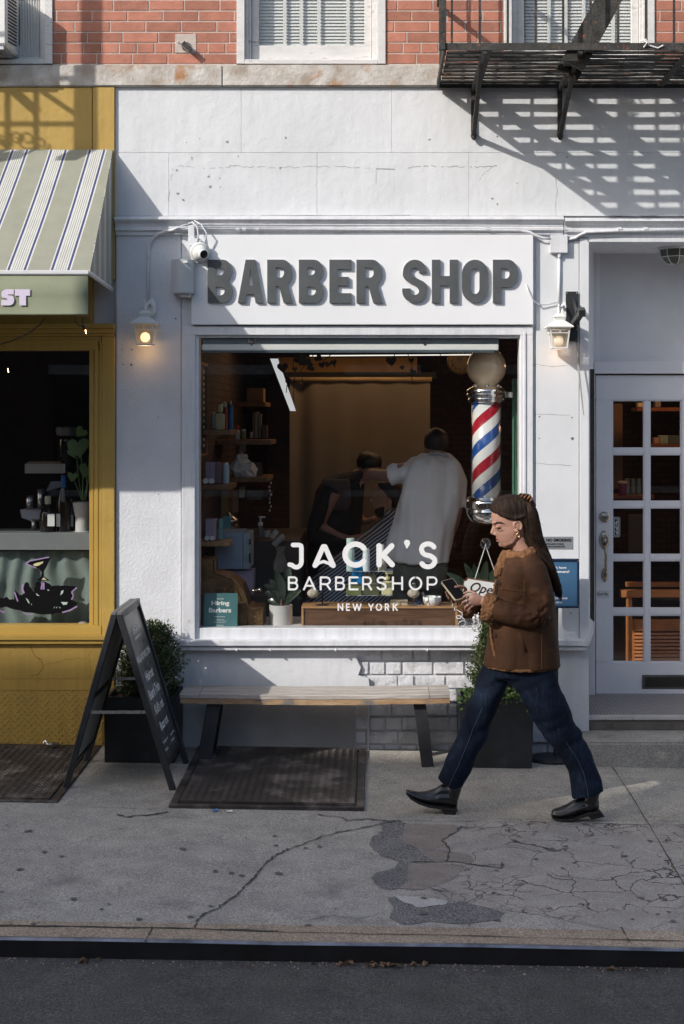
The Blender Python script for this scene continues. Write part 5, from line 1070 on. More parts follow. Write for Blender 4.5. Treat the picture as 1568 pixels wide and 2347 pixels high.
# menu board on the left wall, letter rows
t = thing('letter_board', 'narrow black letter board in a wooden frame on the left wall', 'letter board', (-1.2,.72,1.9))
y0, y1 = .42, 1.0; zt, zb = 2.11+(960-835)/338, 2.11-(1040-960)/338
mb = MB(); mb.box(-1.219,-1.20,y0,y1,zb,zt); mb.build('board', M['blackpaint'], t)
mb = MB()
for q in ((y0-.02,y0,zb-.02,zt+.02),(y1,y1+.02,zb-.02,zt+.02)): mb.box(-1.219,-1.185,*q)
mb.box(-1.219,-1.185,y0,y1,zt,zt+.02); mb.box(-1.219,-1.185,y0,y1,zb-.02,zb); mb.build('frame', wood('oak', (.25,.13,.05), (.35,.2,.09)), t)
mb = MB(); rnd = random.Random(4)
for k in range(13):
    z = lerp(zt-.05, zb+.04, k/12); mb.box(-1.1995,-1.198,y0+.05,y0+.05+rnd.uniform(.08,.16),z,z+.022); mb.box(-1.1995,-1.198,y1-.14,y1-.07,z,z+.02)
mb.build('lettering', M['vinyl'], t)
# generic containers
def bottle(name, label, cx, py1, w, h, y, mat, capm=None, capf=.2, neck=.55, group=None, square=False, pump=False):
    X = PX(cx,y); z0 = PZ(py1,y); s = sc(y); W2 = w/2/s; H = h/s; t = thing(name, label, name.split('_')[-1] if name.split('_')[-1] != 'can' else 'can', (X,y,z0), group)
    mb = MB(); zc = z0+H*(1-capf)
    if square: mb.box(X-W2,X+W2,y-W2*.6,y+W2*.6,z0,zc-.012); mb.box(X-W2*neck*.6,X+W2*neck*.6,y-W2*.3,y+W2*.3,zc-.012,zc); mb.build('body', mat, t, bevel=min(.006,W2*.3), seg=2)
    else: mb.lathe((X,y,z0), [(W2*.94,0),(W2,.006),(W2,H*(1-capf)*.82),(W2*.9,H*(1-capf)*.9),(W2*neck,H*(1-capf))], 16); mb.build('body', mat, t, smooth=False, bevel=0)
    if capm:
        mb = MB(); r = W2*neck
        if pump: mb.lathe((X,y,zc), [(r,0),(r,H*capf*.35),(r*.35,H*capf*.4),(r*.35,H*capf*.8),(r*.8,H*capf*.82),(r*.8,H*capf)], 10); mb.box(X,X+r*2.0,y-.005,y+.005,zc+H*capf*.82,zc+H*capf*.96)
        else: mb.lathe((X,y,zc), [(r,0),(r,H*capf*.96),(r*.9,H*capf)], 14)
        mb.build('cap', capm, t)
    return t
def carton(label, px0, py0, px1, py1, y, d, mat, name='carton', group=None):
    mb = MB(); mb.pb(px0,py0,px1,py1,y,y+d); o = mb.build(name, mat, bevel=.002, loc=P((px0+px1)/2,py1,y+d/2)); return tag(o, label, name.replace('_',' '), group)
C = lambda n, c, r=.45, **k: pm(n, c, r, var=.04, **k)
mint, white_, blue_, yel, grn, lilac, teal_, red_, amb, beige = C('mint',(.45,.60,.58)), C('creamy',(.62,.64,.62)), C('blue_pl',(.02,.16,.40)), C('pale_yellow',(.62,.58,.34)), C('olive',(.13,.15,.07)), C('lilac',(.38,.32,.44)), C('teal_c',(.14,.33,.34)), C('red_c',(.35,.05,.05)), C('amber',(.12,.06,.03),.2), C('beige',(.50,.42,.30))
wood_sh = wood('shelf_wood', (.16,.085,.04), (.28,.16,.08), (8,1.5,8), .5)
def wallshelf(label, z, y0, y1, x1, mat=wood_sh):
    mb = MB(); mb.box(-1.219, x1, y0, y1, z-.035, z); return tag(mb.build('wall_shelf', mat, loc=(-1.1,(y0+y1)/2,z-.035), bevel=.003), label, 'shelf', 'wall shelves')
sh = []
wallshelf('upper wooden wall shelf carrying cream and blue bottles', PZ(985,1.0), .85, 1.25, PX(536,1.0)); wallshelf('middle wooden wall shelf carrying lilac boxes', PZ(1108,1.0), .8, 1.2, PX(536,1.0)); wallshelf('lowest wooden wall shelf above the pale blue cabinet', PZ(1238,.6), .5,.75, PX(528,.6), wood('pine_shelf', (.36,.20,.09), (.48,.29,.14), (6,2,6))); wallshelf('dark shelf deeper in the room with white and green jars', PZ(1008,1.9), 1.7, 2.3, PX(625,1.9)); wallshelf('deep shelf carrying crumpled tissues', PZ(1092,1.9), 1.7,2.3, PX(618,1.9)); wallshelf('high back shelf carrying a wooden crate', PZ(922,2.4), 2.2,2.8, PX(612,2.4))
zb_ = 984.5
bottle('product_bottle', 'cream bottle at the front of the upper wall shelf', 505, zb_, 20, 58, .98, yel, yel, .3, .6, square=True); bottle('product_bottle', 'pink bottle right of the cream one on the upper shelf', 517, zb_, 11, 60, 1.05, red_, white_, .15); bottle('product_bottle', 'bright blue bottle with white tip on the upper shelf', 529, zb_, 11, 66, 1.1, blue_, white_, .12, .4); bottle('product_bottle', 'grey green bottle at the left end of the upper shelf', 489, zb_, 13, 40, .98, C('sagep',(.24,.28,.25)), white_, .1); bottle('product_bottle', 'tall grey pouch bottle behind the cream bottle', 512, zb_-2, 24, 62, 1.15, C('greyp',(.22,.22,.22)), white_, .15, square=True)
bottle('product_bottle', 'white bottle with red cap on the dark shelf', 544, 1007, 13, 33, 1.8, white_, red_, .35, .6); bottle('glass_jar', 'small green labelled jar on the dark shelf', 558, 1007, 13, 23, 1.8, C('leafgreen',(.16,.22,.10)), white_, .15, .8)
carton('wooden crate on the high back shelf', 566,890,604,921,2.35,.2, wood('crate', (.25,.13,.05),(.34,.2,.09)), 'wooden_crate')
for i, (a, b, m_, nm) in enumerate(((471,481.5,lilac,'first lilac box from the left on the middle shelf'),(482,493,lilac,'second lilac box from the left on the middle shelf'),(493.5,501,C('mauve',(.25,.15,.20)),'mauve box beside the lilac boxes'))): carton(nm, a,1059.6,b,1108,.9,.12,m_,'product_box', 'boxes on the middle shelf')
bottle('spray_can', 'pale blue spray can on the middle shelf', 518, 1108, 15, 48, .95, C('ice',(.42,.55,.62)), white_, .08, .8); carton('brown card box behind the lilac boxes',501.5,1062,510,1108,.95,.1,C('card',(.25,.18,.15)),'product_box')
for k, a in enumerate((472,485)): mb = MB(); mb.lathe(P(a,1102,.84), [(.019,0),(.019,.02)], 16, 'y'); tag(mb.build('jar_lid', M['vinyl'], loc=P(a,1107,.84)), ('left' if k==0 else 'right')+' one of two white round lids before the lilac boxes', 'lid')
for k, (a, b, w_, h_) in enumerate(((546,1075,26,18),(560,1072,20,22),(572,1080,18,20),(552,1050,16,12))):
    mb = MB(); c = P(a,b,1.85); mb.ell(c, w_/300, .05, h_/300, 10, 7); o = mb.build('tissue', M['vinyl'], loc=c-Vector((0,0,h_/300)), fn=lambda v, n: v+n*noise.noise(v*30)*.03); tag(o, ['wide crumpled tissue heap','tall crumpled tissue','small folded tissue leaning right','torn tissue high on the pile'][k]+' on the deep shelf', 'tissue')
for k, (a, b, m_, nm) in enumerate(((471,486,lilac,'pinkish box, first on the lowest shelf'),(486.5,496,C('rosebox',(.42,.32,.36)),'rose box, second on the lowest shelf'),(501,508,teal_,'teal box at the right of the lowest shelf'))): carton(nm, a,1190,b,1237.5,.55,.1,m_,'product_box')
for k, a in enumerate((475,487)): mb = MB(); mb.lathe(P(a,1233,.52), [(.016,0),(.016,.02)], 16, 'y'); tag(mb.build('jar_lid', M['vinyl'], loc=P(a,1237,.52)), ('left' if k==0 else 'right')+' one of two white round lids on the lowest shelf', 'lid')
carton('teal box on the ledge deep behind the lowest shelf',510,1183,528,1225,1.2,.08,teal_,'product_box')
t = thing('towel_cabinet', 'pale blue grey towel warmer cabinet under the lowest shelf', 'cabinet', tuple(P(532,1306,.8)))
mb = MB(); mb.pb(491,1220,556,1305,.75,1.1); mb.build('body', C('cab_blue',(.26,.33,.42)), t, bevel=.004); mb = MB(); mb.pb(557,1222,573,1305,.76,1.08); mb.build('door', C('cab_door',(.30,.37,.40)), t, bevel=.004); mb = MB(); mb.pb(571,1235,574.5,1248,.74,.76); mb.pb(571,1268,574.5,1290,.74,.76); mb.build('hinge', M['blackpaint'], t)
carton('lilac box under the towel cabinet',520,1308,580,1362,.8,.2,lilac,'product_box'); 
mb = MB(); mb.box(-1.21,-.62,.72,1.15,ZF,PZ(1363,.8)); tag(mb.build('low_cupboard', pm('cupb', (.05,.035,.03), .6), loc=(-.9,.9,ZF), bevel=.004), 'dark low cupboard against the left wall', 'cupboard')
mb = MB(); mb.box(-1.21,-.55,1.2,2.4,ZF,PZ(1232,1.5)); tag(mb.build('work_counter', pm('cnt', (.06,.045,.04), .5), loc=(-.9,1.8,ZF), bevel=.004), 'dark work counter behind the towel cabinet', 'counter')
bottle('spray_bottle', 'white continuous spray bottle on the work counter', 597, 1231, 13, 48, 1.4, C('smoke',(.14,.15,.15),.2), white_, .45, .9, pump=True); bottle('steel_tin', 'ribbed white tin beside the spray bottle', 612, 1231, 15, 19, 1.4, C('tinw',(.35,.34,.32)), M['blackpaint'], .15, .9)
for k, (a, b, c_, d) in enumerate(((622,1232,636,1216),(628,1250,650,1226))): mb = MB(); mb.tube([P(a,b,1.1), P(lerp(a,c_,.8),lerp(b,d,.8),1.1), P(c_,d,1.1)], [.022,.022,.018], 12); tag(mb.build('towel_roll', C('towel%d'%k,(.30,.30,.26),.9), loc=P(a,b,1.1)), ['upper','lower'][k]+' rolled grey green towel leaning on the work counter', 'towel')
mb = MB(); rs = [[P(630+q*26+5*math.sin(r*1.3+q*3), 1252+r*12, 1.1+.03*math.sin(q*7+r)) for q in [i/8 for i in range(9)]] for r in range(6)]
mb.add([p for r in rs for p in r]+[p+Vector((0,.006,0)) for r in rs for p in r], [(j*9+i,j*9+i+1,(j+1)*9+i+1,(j+1)*9+i) for j in range(5) for i in range(8)]+[(54+j*9+i,54+(j+1)*9+i,54+(j+1)*9+i+1,54+j*9+i+1) for j in range(5) for i in range(8)])
tag(mb.build('hand_towel', C('towelb',(.27,.24,.20),.95), loc=P(643,1312,1.1), smooth=True), 'grey brown hand towel hanging off the work counter', 'towel')
t = thing('glass_dispenser', 'round metal lidded dispenser on the dark counter', 'dispenser', tuple(P(524,1215,1.3)))
mb = MB(); mb.lathe(P(524,1222,1.3), [(.05,0),(.075,.02),(.08,.05),(.06,.08)], 16); mb.build('body', amb, t, smooth=True); mb = MB(); mb.lathe(P(524,1190,1.3), [(.075,-.02),(.07,0),(.03,.03),(.012,.035),(.012,.05),(.002,.055)], 16); mb.build('lid', M['steel'], t, smooth=True)
books = [(579,946,584,994,(.20,.10,.07),'rust coloured book standing on the dark shelf'),(585,944,591,994,(.30,.27,.22),'cream book standing on the dark shelf'),(592,948,598,994,(.14,.16,.15),'grey green book standing on the dark shelf'),(600,975,612,1004,(.10,.07,.05),'small dark box at the end of the dark shelf'),(573,990,580,1003,(.5,.5,.48),'small white barcode label box on the dark shelf')]
for a,b,c_,d,cc_,lb in books: carton(lb,a,b,c_,1004,1.95,.12,C('bk%d'%a,cc_),'book' if d<1000 else 'product_box')
for k,(a,b,c_,d,cc_,lb) in enumerate(((548,1020,562,1036,(.45,.43,.38),'pale card pinned under the dark shelf'),(533,1128,545,1175,(.30,.18,.09),'tall wooden panel left of the white card'),(507,1120,522,1185,(.30,.20,.08),'ochre wooden panel behind the round dispenser'),(548,1115,560,1141,(.42,.40,.34),'white card leaning on the left wall'),(566,1125,600,1146,(.09,.085,.08),'dark box with ribbed front beyond the card'),(575,1060,600,1092,(.06,.05,.05),'black box beside the tissue heap'))): carton(lb,a,b,c_,d,1.95,.05,C('cl%d'%k,cc_),'wall_card' if k in (0,3) else 'panel' if k in (1,2) else 'storage_box')
mb = MB()
for k in range(9): mb.ell(P(619+2*math.sin(k*2),1098+k*9,2.2),.008,.008,.012,7,5)
tag(mb.build('bead_string', M['vinyl'], loc=P(619,1175,2.2)), 'string of small white beads hanging in the dark of the room', 'beads')
mb = MB(); mb.lathe(P(640,1000,2.6), [(.14,0),(.16,.02),(.15,.03)], 24, 'y'); 
# hanging vine
t = thing('hanging_vine', 'dark heart leaved vine hanging from the top of the shop window', 'vine', tuple(P(700,812,.9))); leafm = pm('vine_leaf', (.020,.028,.012), .5, island=.3)
def heart(mb, px, py, y, r, a, tilt=0.2):
    c = P(px,py,y); r = r/sc(y); pts = []
    for k in range(14): th = 2*math.pi*k/14; x = 16*math.sin(th)**3; z = 13*math.cos(th)-5*math.cos(2*th)-2*math.cos(3*th)-math.cos(4*th); x, z = x/16*r, z/15*r; pts.append(c+Vector((x*math.cos(a)-z*math.sin(a), tilt*x, x*math.sin(a)+z*math.cos(a))))
    k = len(mb.v); mb.add([c]+pts, [(0,1+i,1+(i+1)%14) for i in range(14)])
for vine in ([(650,812),(640,830),(652,850),(660,866),(656,900)], [(720,812),(705,828),(690,850),(694,878)], [(760,812),(742,826),(735,838),(762,832),(768,842)], [(675,812),(672,835),(676,858),(672,900),(674,925)], [(905,812),(898,828),(896,838)], [(935,812),(944,835),(942,862),(948,880)], [(1010,812),(1004,828),(1014,850)]):
    mb = MB(); mb.tube([P(a,b,.9) for a,b in vine], .003, 5); mb.build('stem', leafm, t)
for a, b, r, an in ((648,842,13,.1),(660,870,8,1.5),(697,826,16,-.8),(738,836,8,.2),(751,835,7,-.4),(765,831,8,.3),(712,842,10,-1.2),(686,824,12,.7),(897,827,13,.1),(943,826,7,.2),(946,852,8,-.5),(1008,836,6,.3),(922,842,6,.3),(730,820,10,1.),(676,846,6,.2)):
    mb = MB(); heart(mb, a, b, .9+.02*math.sin(a), r, an); mb.build('leaf', leafm, t)
# clock
t = thing('wall_clock', 'round gilt wall clock with roman numerals behind the barber pole globe', 'clock', tuple(P(1055,856,2.2)))
c = P(1055,828,2.2); mb = MB(); mb.lathe(c, [(.105,.0),(.105,.02),(.09,.03),(.085,.015)], 32, 'y'); mb.build('case', pm('brass_dk', (.45,.25,.08), .35, metal=.8), t, smooth=True); mb = MB(); mb.lathe(c+Vector((0,-.016,0)), [(.086,0),(.086,.001)], 28, 'y'); mb.build('dial', pm('dial', (.55,.36,.16), .6), t)
mb = MB()
for k, s_ in enumerate(('XII','I','II','III','IIII','V','VI','VII','VIII','IX','X','XI')):
    a = math.pi/2-k*math.pi/6; o = c+Vector((math.cos(a)*.068,-.0175,math.sin(a)*.068)); u = Vector((math.sin(a),0,-math.cos(a))); v = Vector((math.cos(a),0,math.sin(a))); w_ = .008+.004*len(s_); put_text(mb, s_, o-u*w_/2-v*.010, u, v, w_, .02)
mb.bar(c+Vector((0,-.019,0)), c+Vector((-.03,-.019,.03)), .005,.002); mb.bar(c+Vector((0,-.0205,0)), c+Vector((.02,-.0205,.055)), .004,.002); mb.build('numerals_and_hands', M['ink'], t)
# ================================================================ BARBER POLE (inside the window)
t = thing('barber_pole', 'striped barber pole with milk glass globe and chrome caps inside the shop window', 'barber pole', tuple(P(1115,1203,.34))); yp = .34; X = PX(1115,yp); hz = lambda py: PZ(py,yp); s = sc(yp); BP = t
r_ = lambda px: px/s
m, nt_, b_ = newmat('milk_globe'); b_.inputs['Base Color'].default_value = (.88,.68,.47,1); b_.inputs['Roughness'].default_value = .18; b_.inputs['Subsurface Weight'].default_value = .15; b_.inputs['Coat Weight'].default_value = .5; b_.inputs['Subsurface Radius'].default_value = (.06,.05,.04); M['globe'] = m
mb = MB(); mb.lathe((X,yp,0), [(r_(26),hz(886)),(r_(25),hz(881)),(r_(30),hz(876))]+[(r_(45.6)*math.cos(a), hz(842)+r_(45.6)*math.sin(a)) for a in [R(-46+k*136/14) for k in range(15)]], 36); mb.build('globe', M['globe'], t, smooth=True)
mb = MB(); mb.lathe((X,yp,0), [(r_(32),hz(925)),(r_(41),hz(922)),(r_(43),hz(916)),(r_(41),hz(913)),(r_(44),hz(910)),(r_(46),hz(905)),(r_(44),hz(901)),(r_(46),hz(897)),(r_(45),hz(894)),(r_(36),hz(888)),(r_(27),hz(884)),(r_(20),hz(884))], 80); mb.build('top_cap', M['chrome'], t, smooth=False)
mb = MB()
for k in range(6): a = k*math.pi/3+.5; mb.ell((X+r_(30)*math.cos(a),yp+r_(30)*math.sin(a),hz(884)),.012,.012,.010,10,6)
mb.build('thumb_nut', M['chrome'], t, smooth=True)
mb = MB(); mb.lathe((X,yp,0), [(r_(34),hz(1137)),(r_(41),hz(1139)),(r_(45),hz(1145)),(r_(48),hz(1148)),(r_(49),hz(1151)),(r_(49),hz(1164)),(r_(47),hz(1166)),(r_(44.5),hz(1167)),(r_(45.5),hz(1172)),(r_(44.6),hz(1178)),(r_(42.5),hz(1184)),(r_(39),hz(1190)),(r_(34),hz(1195)),(r_(28),hz(1199)),(r_(20),hz(1202)),(r_(4),hz(1204))], 80); o = mb.build('bottom_cap', M['chrome'], t, smooth=False)
for p in o.data.polygons: p.use_smooth = p.center.z+t.location.z < hz(1172)
m, nt_, b_ = newmat('pole_stripes'); tc = nt_.nodes.new('ShaderNodeTexCoord'); sx = nt_.nodes.new('ShaderNodeSeparateXYZ'); nt_.links.new(tc.outputs['Object'], sx.inputs[0])
at = math_n(nt_, 'ARCTAN2', sx.outputs[0], math_n(nt_, 'MULTIPLY', sx.outputs[1], -1.0)); per = 109/s
f = math_n(nt_, 'FRACT', math_n(nt_, 'SUBTRACT', math_n(nt_, 'ADD', math_n(nt_, 'MULTIPLY', sx.outputs[2], 1/per), 10.938), math_n(nt_, 'MULTIPLY', at, 1.5/(2*math.pi))))
W3, R3, B3 = (.72,.73,.72), (.36,.012,.028), (.012,.075,.30)
cc = ramp(nt_, f, [(0,W3),(.125,R3),(.375,W3),(.625,B3),(.875,W3)], True); nt_.links.new(cc, b_.inputs['Base Color']); b_.inputs['Roughness'].default_value = .25; b_.inputs['Coat Weight'].default_value = .6
mb = MB(); mb.lathe((X,yp,0), [(r_(32.5),hz(1138)),(r_(32.5),hz(920))], 48); o = mb.build('striped_cylinder', m, t, smooth=False)
for p in o.data.polygons: p.use_smooth = len(p.vertices) == 4
mb = MB(); mb.lathe((X,yp,0), [(r_(35.3),hz(1138)),(r_(35.3),hz(922))], 48); o = mb.build('glass_sleeve', M['clear'], t, smooth=True)
grn_ = pm('verdigris', (.10,.24,.17), .45, metal=.3, var=.15, ns=12)
mb = MB(); x0 = PX(1174,.36); x1 = PX(1192,.36); mb.box(x0, x1, .34, .37, PZ(1210,.36), PZ(868,.36)); mb.box(x0+.006,x0+.012,.333,.34,PZ(1210,.36),PZ(868,.36)); mb.build('mounting_rail', grn_, t, bevel=.002)
for py in (905,1155): mb = MB(); mb.box(PX(1150,yp), x0+.004, yp-.02, yp+.02, hz(py+7), hz(py-7)); mb.build('mounting_arm', M['chrome'], t, bevel=.003)
mb = MB(); mb.tube([P(1180,860,.32),P(1182,950,.32),P(1184,1050,.32),P(1189,1100,.32)], .0022, 5); mb.ell(P(1182,1053-103,.315),.008,.008,.008,8,6); mb.build('pull_wire', M['blackpaint'], t)
# ================================================================ WINDOW DISPLAY
t = thing('display_box', 'long walnut display box with light wood edges on the window ledge', 'display box', tuple(P(869,1439,.2)))
mb = MB(); mb.pb(696,1394,1044,1438.5,.14,.34); mb.build('front_panel', wood('walnut', (.075,.038,.02), (.15,.08,.045), (1.2,8,9), .4, .0006, 3), t)
mb = MB(); mb.pb(691,1390,1050,1394.6,.130,.36); mb.pb(691,1395,696,1438.5,.132,.35); mb.pb(1044.2,1395,1050,1438.5,.132,.35); mb.build('edge_trim', wood('light_edge', (.36,.19,.085), (.46,.27,.13), (2,6,6), .4, .0005), t, bevel=.001)
zt = 1390; yd = .20
# acrylic riser
t = thing('acrylic_riser', 'clear acrylic two tier display stand on the walnut box', 'display stand', tuple(P(846,1390,.2)))
mb = MB()
for py in (1309,1337 if 0 else 1364.5): mb.pb(792,py,901,py+2.0,.15,.30)
mb.pb(792,1338,872,1339.5,.16,.29); mb.pb(797,1311,799.5,1364,.16,.29); mb.pb(894,1311,896.5,1364,.16,.29); mb.pb(800,1366,802,1389.5,.16,.29); mb.pb(893,1366,895,1389.5,.16,.29); mb.build('shelf', M['acryl'], t)
mb = MB(); mb.pb(792,1309,901,1310.2,.1485,.150); mb.pb(792,1364.5,901,1365.7,.1485,.150); mb.pb(792,1338,872,1338.8,.158,.160); mb.build('edge', pm('acr_edge', (.5,.55,.58), .2), t)
bottle('product_bottle', 'tall mint bottle at the left of the acrylic riser', 803.5, 1308.5, 19, 75, .2, C('mint2',(.38,.52,.50)), mint, .28, .98); bottle('product_bottle', 'white tube bottle in the middle of the acrylic riser', 839.5,1308.5,16.5,51,.2,C('icew',(.62,.70,.72)),white_,.12,.95)
bottle('spray_bottle', 'small cream spray bottle at the right of the acrylic riser', 876,1308.5,20,60,.2,C('cream2',(.46,.45,.36)),white_,.38,.5,pump=False); bottle('product_bottle', 'vivid blue bottle on the middle tier of the riser', 818.5,1337.5,26,53,.21,C('vivid',(.01,.22,.50),.3),C('vivid2',(.01,.22,.50),.3),.12,.7,square=True)
carton('olive product box left on the lowest riser shelf',793.5,1340.5,829,1364,.17,.08,olive:=C('olive2',(.14,.16,.06)),'product_box','olive product boxes'); carton('olive product box in the middle of the lowest riser shelf',833,1340.5,869,1364,.17,.08,C('olive3',(.09,.10,.05)),'product_box','olive product boxes'); carton('dark box on the upper tier of the riser',833,1318,862,1337.5,.18,.08,C('olive4',(.07,.075,.04)),'product_box')
bottle('pump_bottle', 'pale yellow pump bottle on the lowest riser shelf', 887.5,1364,26,52,.19,yel,C('yel2',(.66,.60,.28)),.3,.5,square=True,pump=True)
carton('small beige card box on the walnut box right of the riser',895,1376,935,1389.5,.2,.06,beige,'card_box'); carton('small dark blue box beside the second shaving brush',955,1376,968,1389.5,.24,.04,C('dkblue',(.03,.06,.14)),'card_box')
def brush_set(label, cx, sx, by, stand_first):
    t = thing('shaving_brush', label+' shaving brush hanging on its stand', 'brush', tuple(P(cx,1372,yd)), 'shaving brushes')
    mb = MB(); mb.lathe(P(cx,1371,yd), [(.004,0),(.024,.006),(.038,.022),(.040,.036),(.030,.052),(.012,.062)], 20); mb.build('bristles', pm('badger', (.42,.38,.31), .9, var=.3, ns=60, stretch=(1,1,.15), bump=.003, bs=200), t, smooth=True)
    mb = MB(); mb.lathe(P(cx,1350,yd), [(.012,0),(.015,.008),(.010,.016),(.016,.032),(.012,.042)], 16); mb.build('handle', M['chrome'], t, smooth=True)
    s2 = thing('brush_stand', label+' brush stand with round foot on the walnut box', 'stand', tuple(P(sx,1390,yd)), 'brush stands')
    mb = MB(); mb.lathe(P(sx,1389.9,yd), [(.048,0),(.048,.006),(.042,.012),(.012,.016)], 24); mb.tube([P(sx,1388,yd+.03), P(sx,1345,yd+.03), P((sx+cx)/2,1335,yd+.02), P(cx,1337,yd)], .0055, 8); mb.tube([P(cx,1346,yd)+Vector((.017*math.cos(a),.017*math.sin(a),0)) for a in [k*.5 for k in range(11)]], .003, 6); mb.build('frame', M['chrome'] if stand_first else M['blackpaint'], s2, smooth=True)
brush_set('left', 718, 739, 0, False); brush_set('right', 948, 949, 0, True)
t = thing('shaving_bowl', 'white ceramic lather bowl on the right of the walnut box', 'bowl', tuple(P(990.5,1390,.2)))
mb = MB(); mb.lathe(P(990.5,1389.8,.2), [(.030,0),(.036,.003),(.050,.018),(.058,.040),(.060,.064),(.057,.064),(.054,.040),(.040,.016),(.01,.008)], 32); mb.build('bowl', M['vinyl'], t, smooth=True)
mb = MB(); mb.tube([P(968,1358,.2), P(977,1372,.2)], [.010,.006], 10); tag(mb.build('bowl_brush', M['steel'], loc=P(975,1372,.2)), 'steel handled brush resting in the lather bowl', 'brush')
# rubber plants
rub = pm('rubber_leaf', (.016,.034,.022), .25, var=.3, ns=5, island=.4, alt=(.045,.062,.045)); potw = pm('pot_white', (.50,.50,.49), .6, var=.03)
def bigleaf(mb, a, b, wd, bend=(0,0,.02), up=(0,-1,.3)):
    a = Vector(a); b = Vector(b); d = (b-a); L = d.length; d.normalize(); s_ = d.cross(Vector(up)).normalized(); n = s_.cross(d); vs = []; fs = []
    for k in range(9):
        f = k/8; ww = wd*math.sin(math.pi*min(1,f*.96+.03))**.75; c = a+d*L*f+Vector(bend)*math.sin(f*math.pi)
        vs += [c-s_*ww/2+n*ww*.13, c, c+s_*ww/2+n*ww*.13]
    for k in range(8): fs += [(k*3,k*3+1,k*3+4,k*3+3),(k*3+1,k*3+2,k*3+5,k*3+4)]
    mb.add(vs, fs)
t = thing('plant_pot', 'white cylindrical plant pot on the left of the window ledge', 'pot', tuple(P(644,1438.5,.27))); 
mb = MB(); mb.lathe(P(644,1438.5,.27), [(.070,0),(.076,.005),(.076,.15),(.071,.152),(.070,.135),(.01,.135)], 32); o = mb.build('pot', potw, t); 
pl = thing('rubber_plant', 'rubber plant with broad dark leaves in the white window pot', 'plant', tuple(P(644,1388,.27)))
for a0, a1, wd in (((640,1385),(622,1352),.05),((640,1372),(604,1340),.045),((642,1380),(607,1357),.05),((650,1378),(640,1316),.055),((652,1375),(664,1300),.06),((648,1372),(632,1305),.05),((654,1385),(690,1352),.055),((655,1380),(694,1372),.045),((640,1388),(612,1377),.05),((652,1365),(678,1320),.055),((645,1370),(618,1328),.045),((655,1372),(682,1340),.05)):
    mb = MB(); yy0 = .27; bigleaf(mb, P(*a0,yy0), P(*a1,yy0+random.Random(a1[0]).uniform(-.08,.06)), wd); mb.build('leaf', rub, pl, smooth=True)
mb = MB(); mb.tube([P(644,1388,.27),P(646,1370,.27),P(650,1340,.27)], [.006,.005,.003], 6); mb.build('stem', pm('red_stem', (.25,.09,.06), .6), pl)
t = thing('plant_pot', 'small white pot behind the open sign', 'pot', tuple(P(1110,1438,.30)))
mb = MB(); mb.lathe(P(1100,1438.5,.36), [(.06,0),(.068,.005),(.072,.14),(.066,.142),(.064,.12),(.01,.12)], 24); mb.build('pot', potw, t)
pl = thing('rubber_plant', 'second rubber plant behind the hanging open sign', 'plant', tuple(P(1100,1392,.36)))
for a0, a1, wd in (((1092,1370),(1022,1312),.05),((1098,1370),(1064,1290),.05),((1100,1370),(1085,1292),.05),((1104,1370),(1115,1285),.055),((1105,1372),(1140,1300),.055),((1100,1372),(1150,1330),.05),((1096,1376),(1050,1335),.05)):
    mb = MB(); bigleaf(mb, P(*a0,.36), P(*a1,.33), wd); mb.build('leaf', rub, pl, smooth=True)
mb = MB(); mb.tube([P(1100,1392,.36),P(1102,1330,.36)], .005, 6); mb.build('stem', M['twig'], pl)
# hiring poster
mb = MB(); mb.pprism([(469,1359.7),(545,1359.7),(544,1439),(465.5,1439)][::-1], .075, .079); t = thing('hiring_poster', 'teal Hiring Barbers poster leaning in the lower left corner of the shop window', 'poster', tuple(P(505,1439,.077)))
mb.build('paper', pm('teal_paper', (.065,.17,.18), .5, var=.05), t); mb = MB()
for s_, a, b, c_, d, o_ in (('WE ARE',497,1371,513,1374,.01),('Hiring',485,1377,526,1390,.04),('Barbers',479,1393,530,1404,.04),('Requirements',492,1412,516,1415,.01),('Professional',494,1419,514,1421,0),('Friendly and reliable staff',489,1422.5,519,1424.5,0),('Experience with clippers',491,1426,517,1428,0),('Openings',496,1432,512,1434.5,.01),('Please ask inside for details',482,1436,527,1438,0)): ptext(mb, s_, a, b, c_, d, .0748, o_)
mb.build('lettering', M['vinyl'], t)
# ornate cash register
t = thing('cash_register', 'ornate embossed brass cash register in the lower left of the window', 'cash register', tuple(P(530,1439,.3)))
brs = pm('old_brass', (.20,.12,.055), .42, metal=.85, var=.3, ns=12, bump=.004, bs=50)
q = [(455,1282),(490,1282),(490,1312),(505,1316),(530,1322),(555,1342),(566,1370),(569,1388),(580,1392),(603,1392),(603,1439),(455,1439)]
mb = MB(); mb.pprism(q[::-1], .16, .42); mb.build('body', brs, t, bevel=.004)
mb = MB(); ed = [(493,1284),(493,1312),(507,1318),(530,1325),(552,1345),(563,1371),(566,1391),(580,1395),(600,1395)]; mb.tube([P(a,b,.158) for a,b in ed], .008, 8); mb.tube([P(a,b,.158) for a,b in ((568,1436),(568,1397))], .006, 6); mb.tube([P(a-9,b+6,.158) for a,b in ed[1:6]], .004, 6)
for k in range(9): mb.ell(P(500+k%3*14,1335+k//3*17,.160),.010,.006,.010,8,6)
for k in range(24): a = k*.4; mb.ell(P(520+16*math.cos(a),1352+16*math.sin(a),.160),.0045,.005,.0045,6,4)
for a, b in ((462,1295),(470,1300),(480,1295),(462,1320),(472,1330),(483,1322),(464,1345),(478,1352),(585,1415),(578,1405),(592,1405),(585,1425),(576,1420),(594,1420)): mb.ell(P(a,b,.160),.007,.006,.009,8,5)
mb.build('ornament', brs, t, smooth=True)
mb = MB(); mb.tube([P(575,1355,.25),P(592,1352,.25)], .009, 8); mb.ell(P(596,1352,.25),.014,.014,.014,10,7); mb.build('crank', M['nickel'], t, smooth=True)
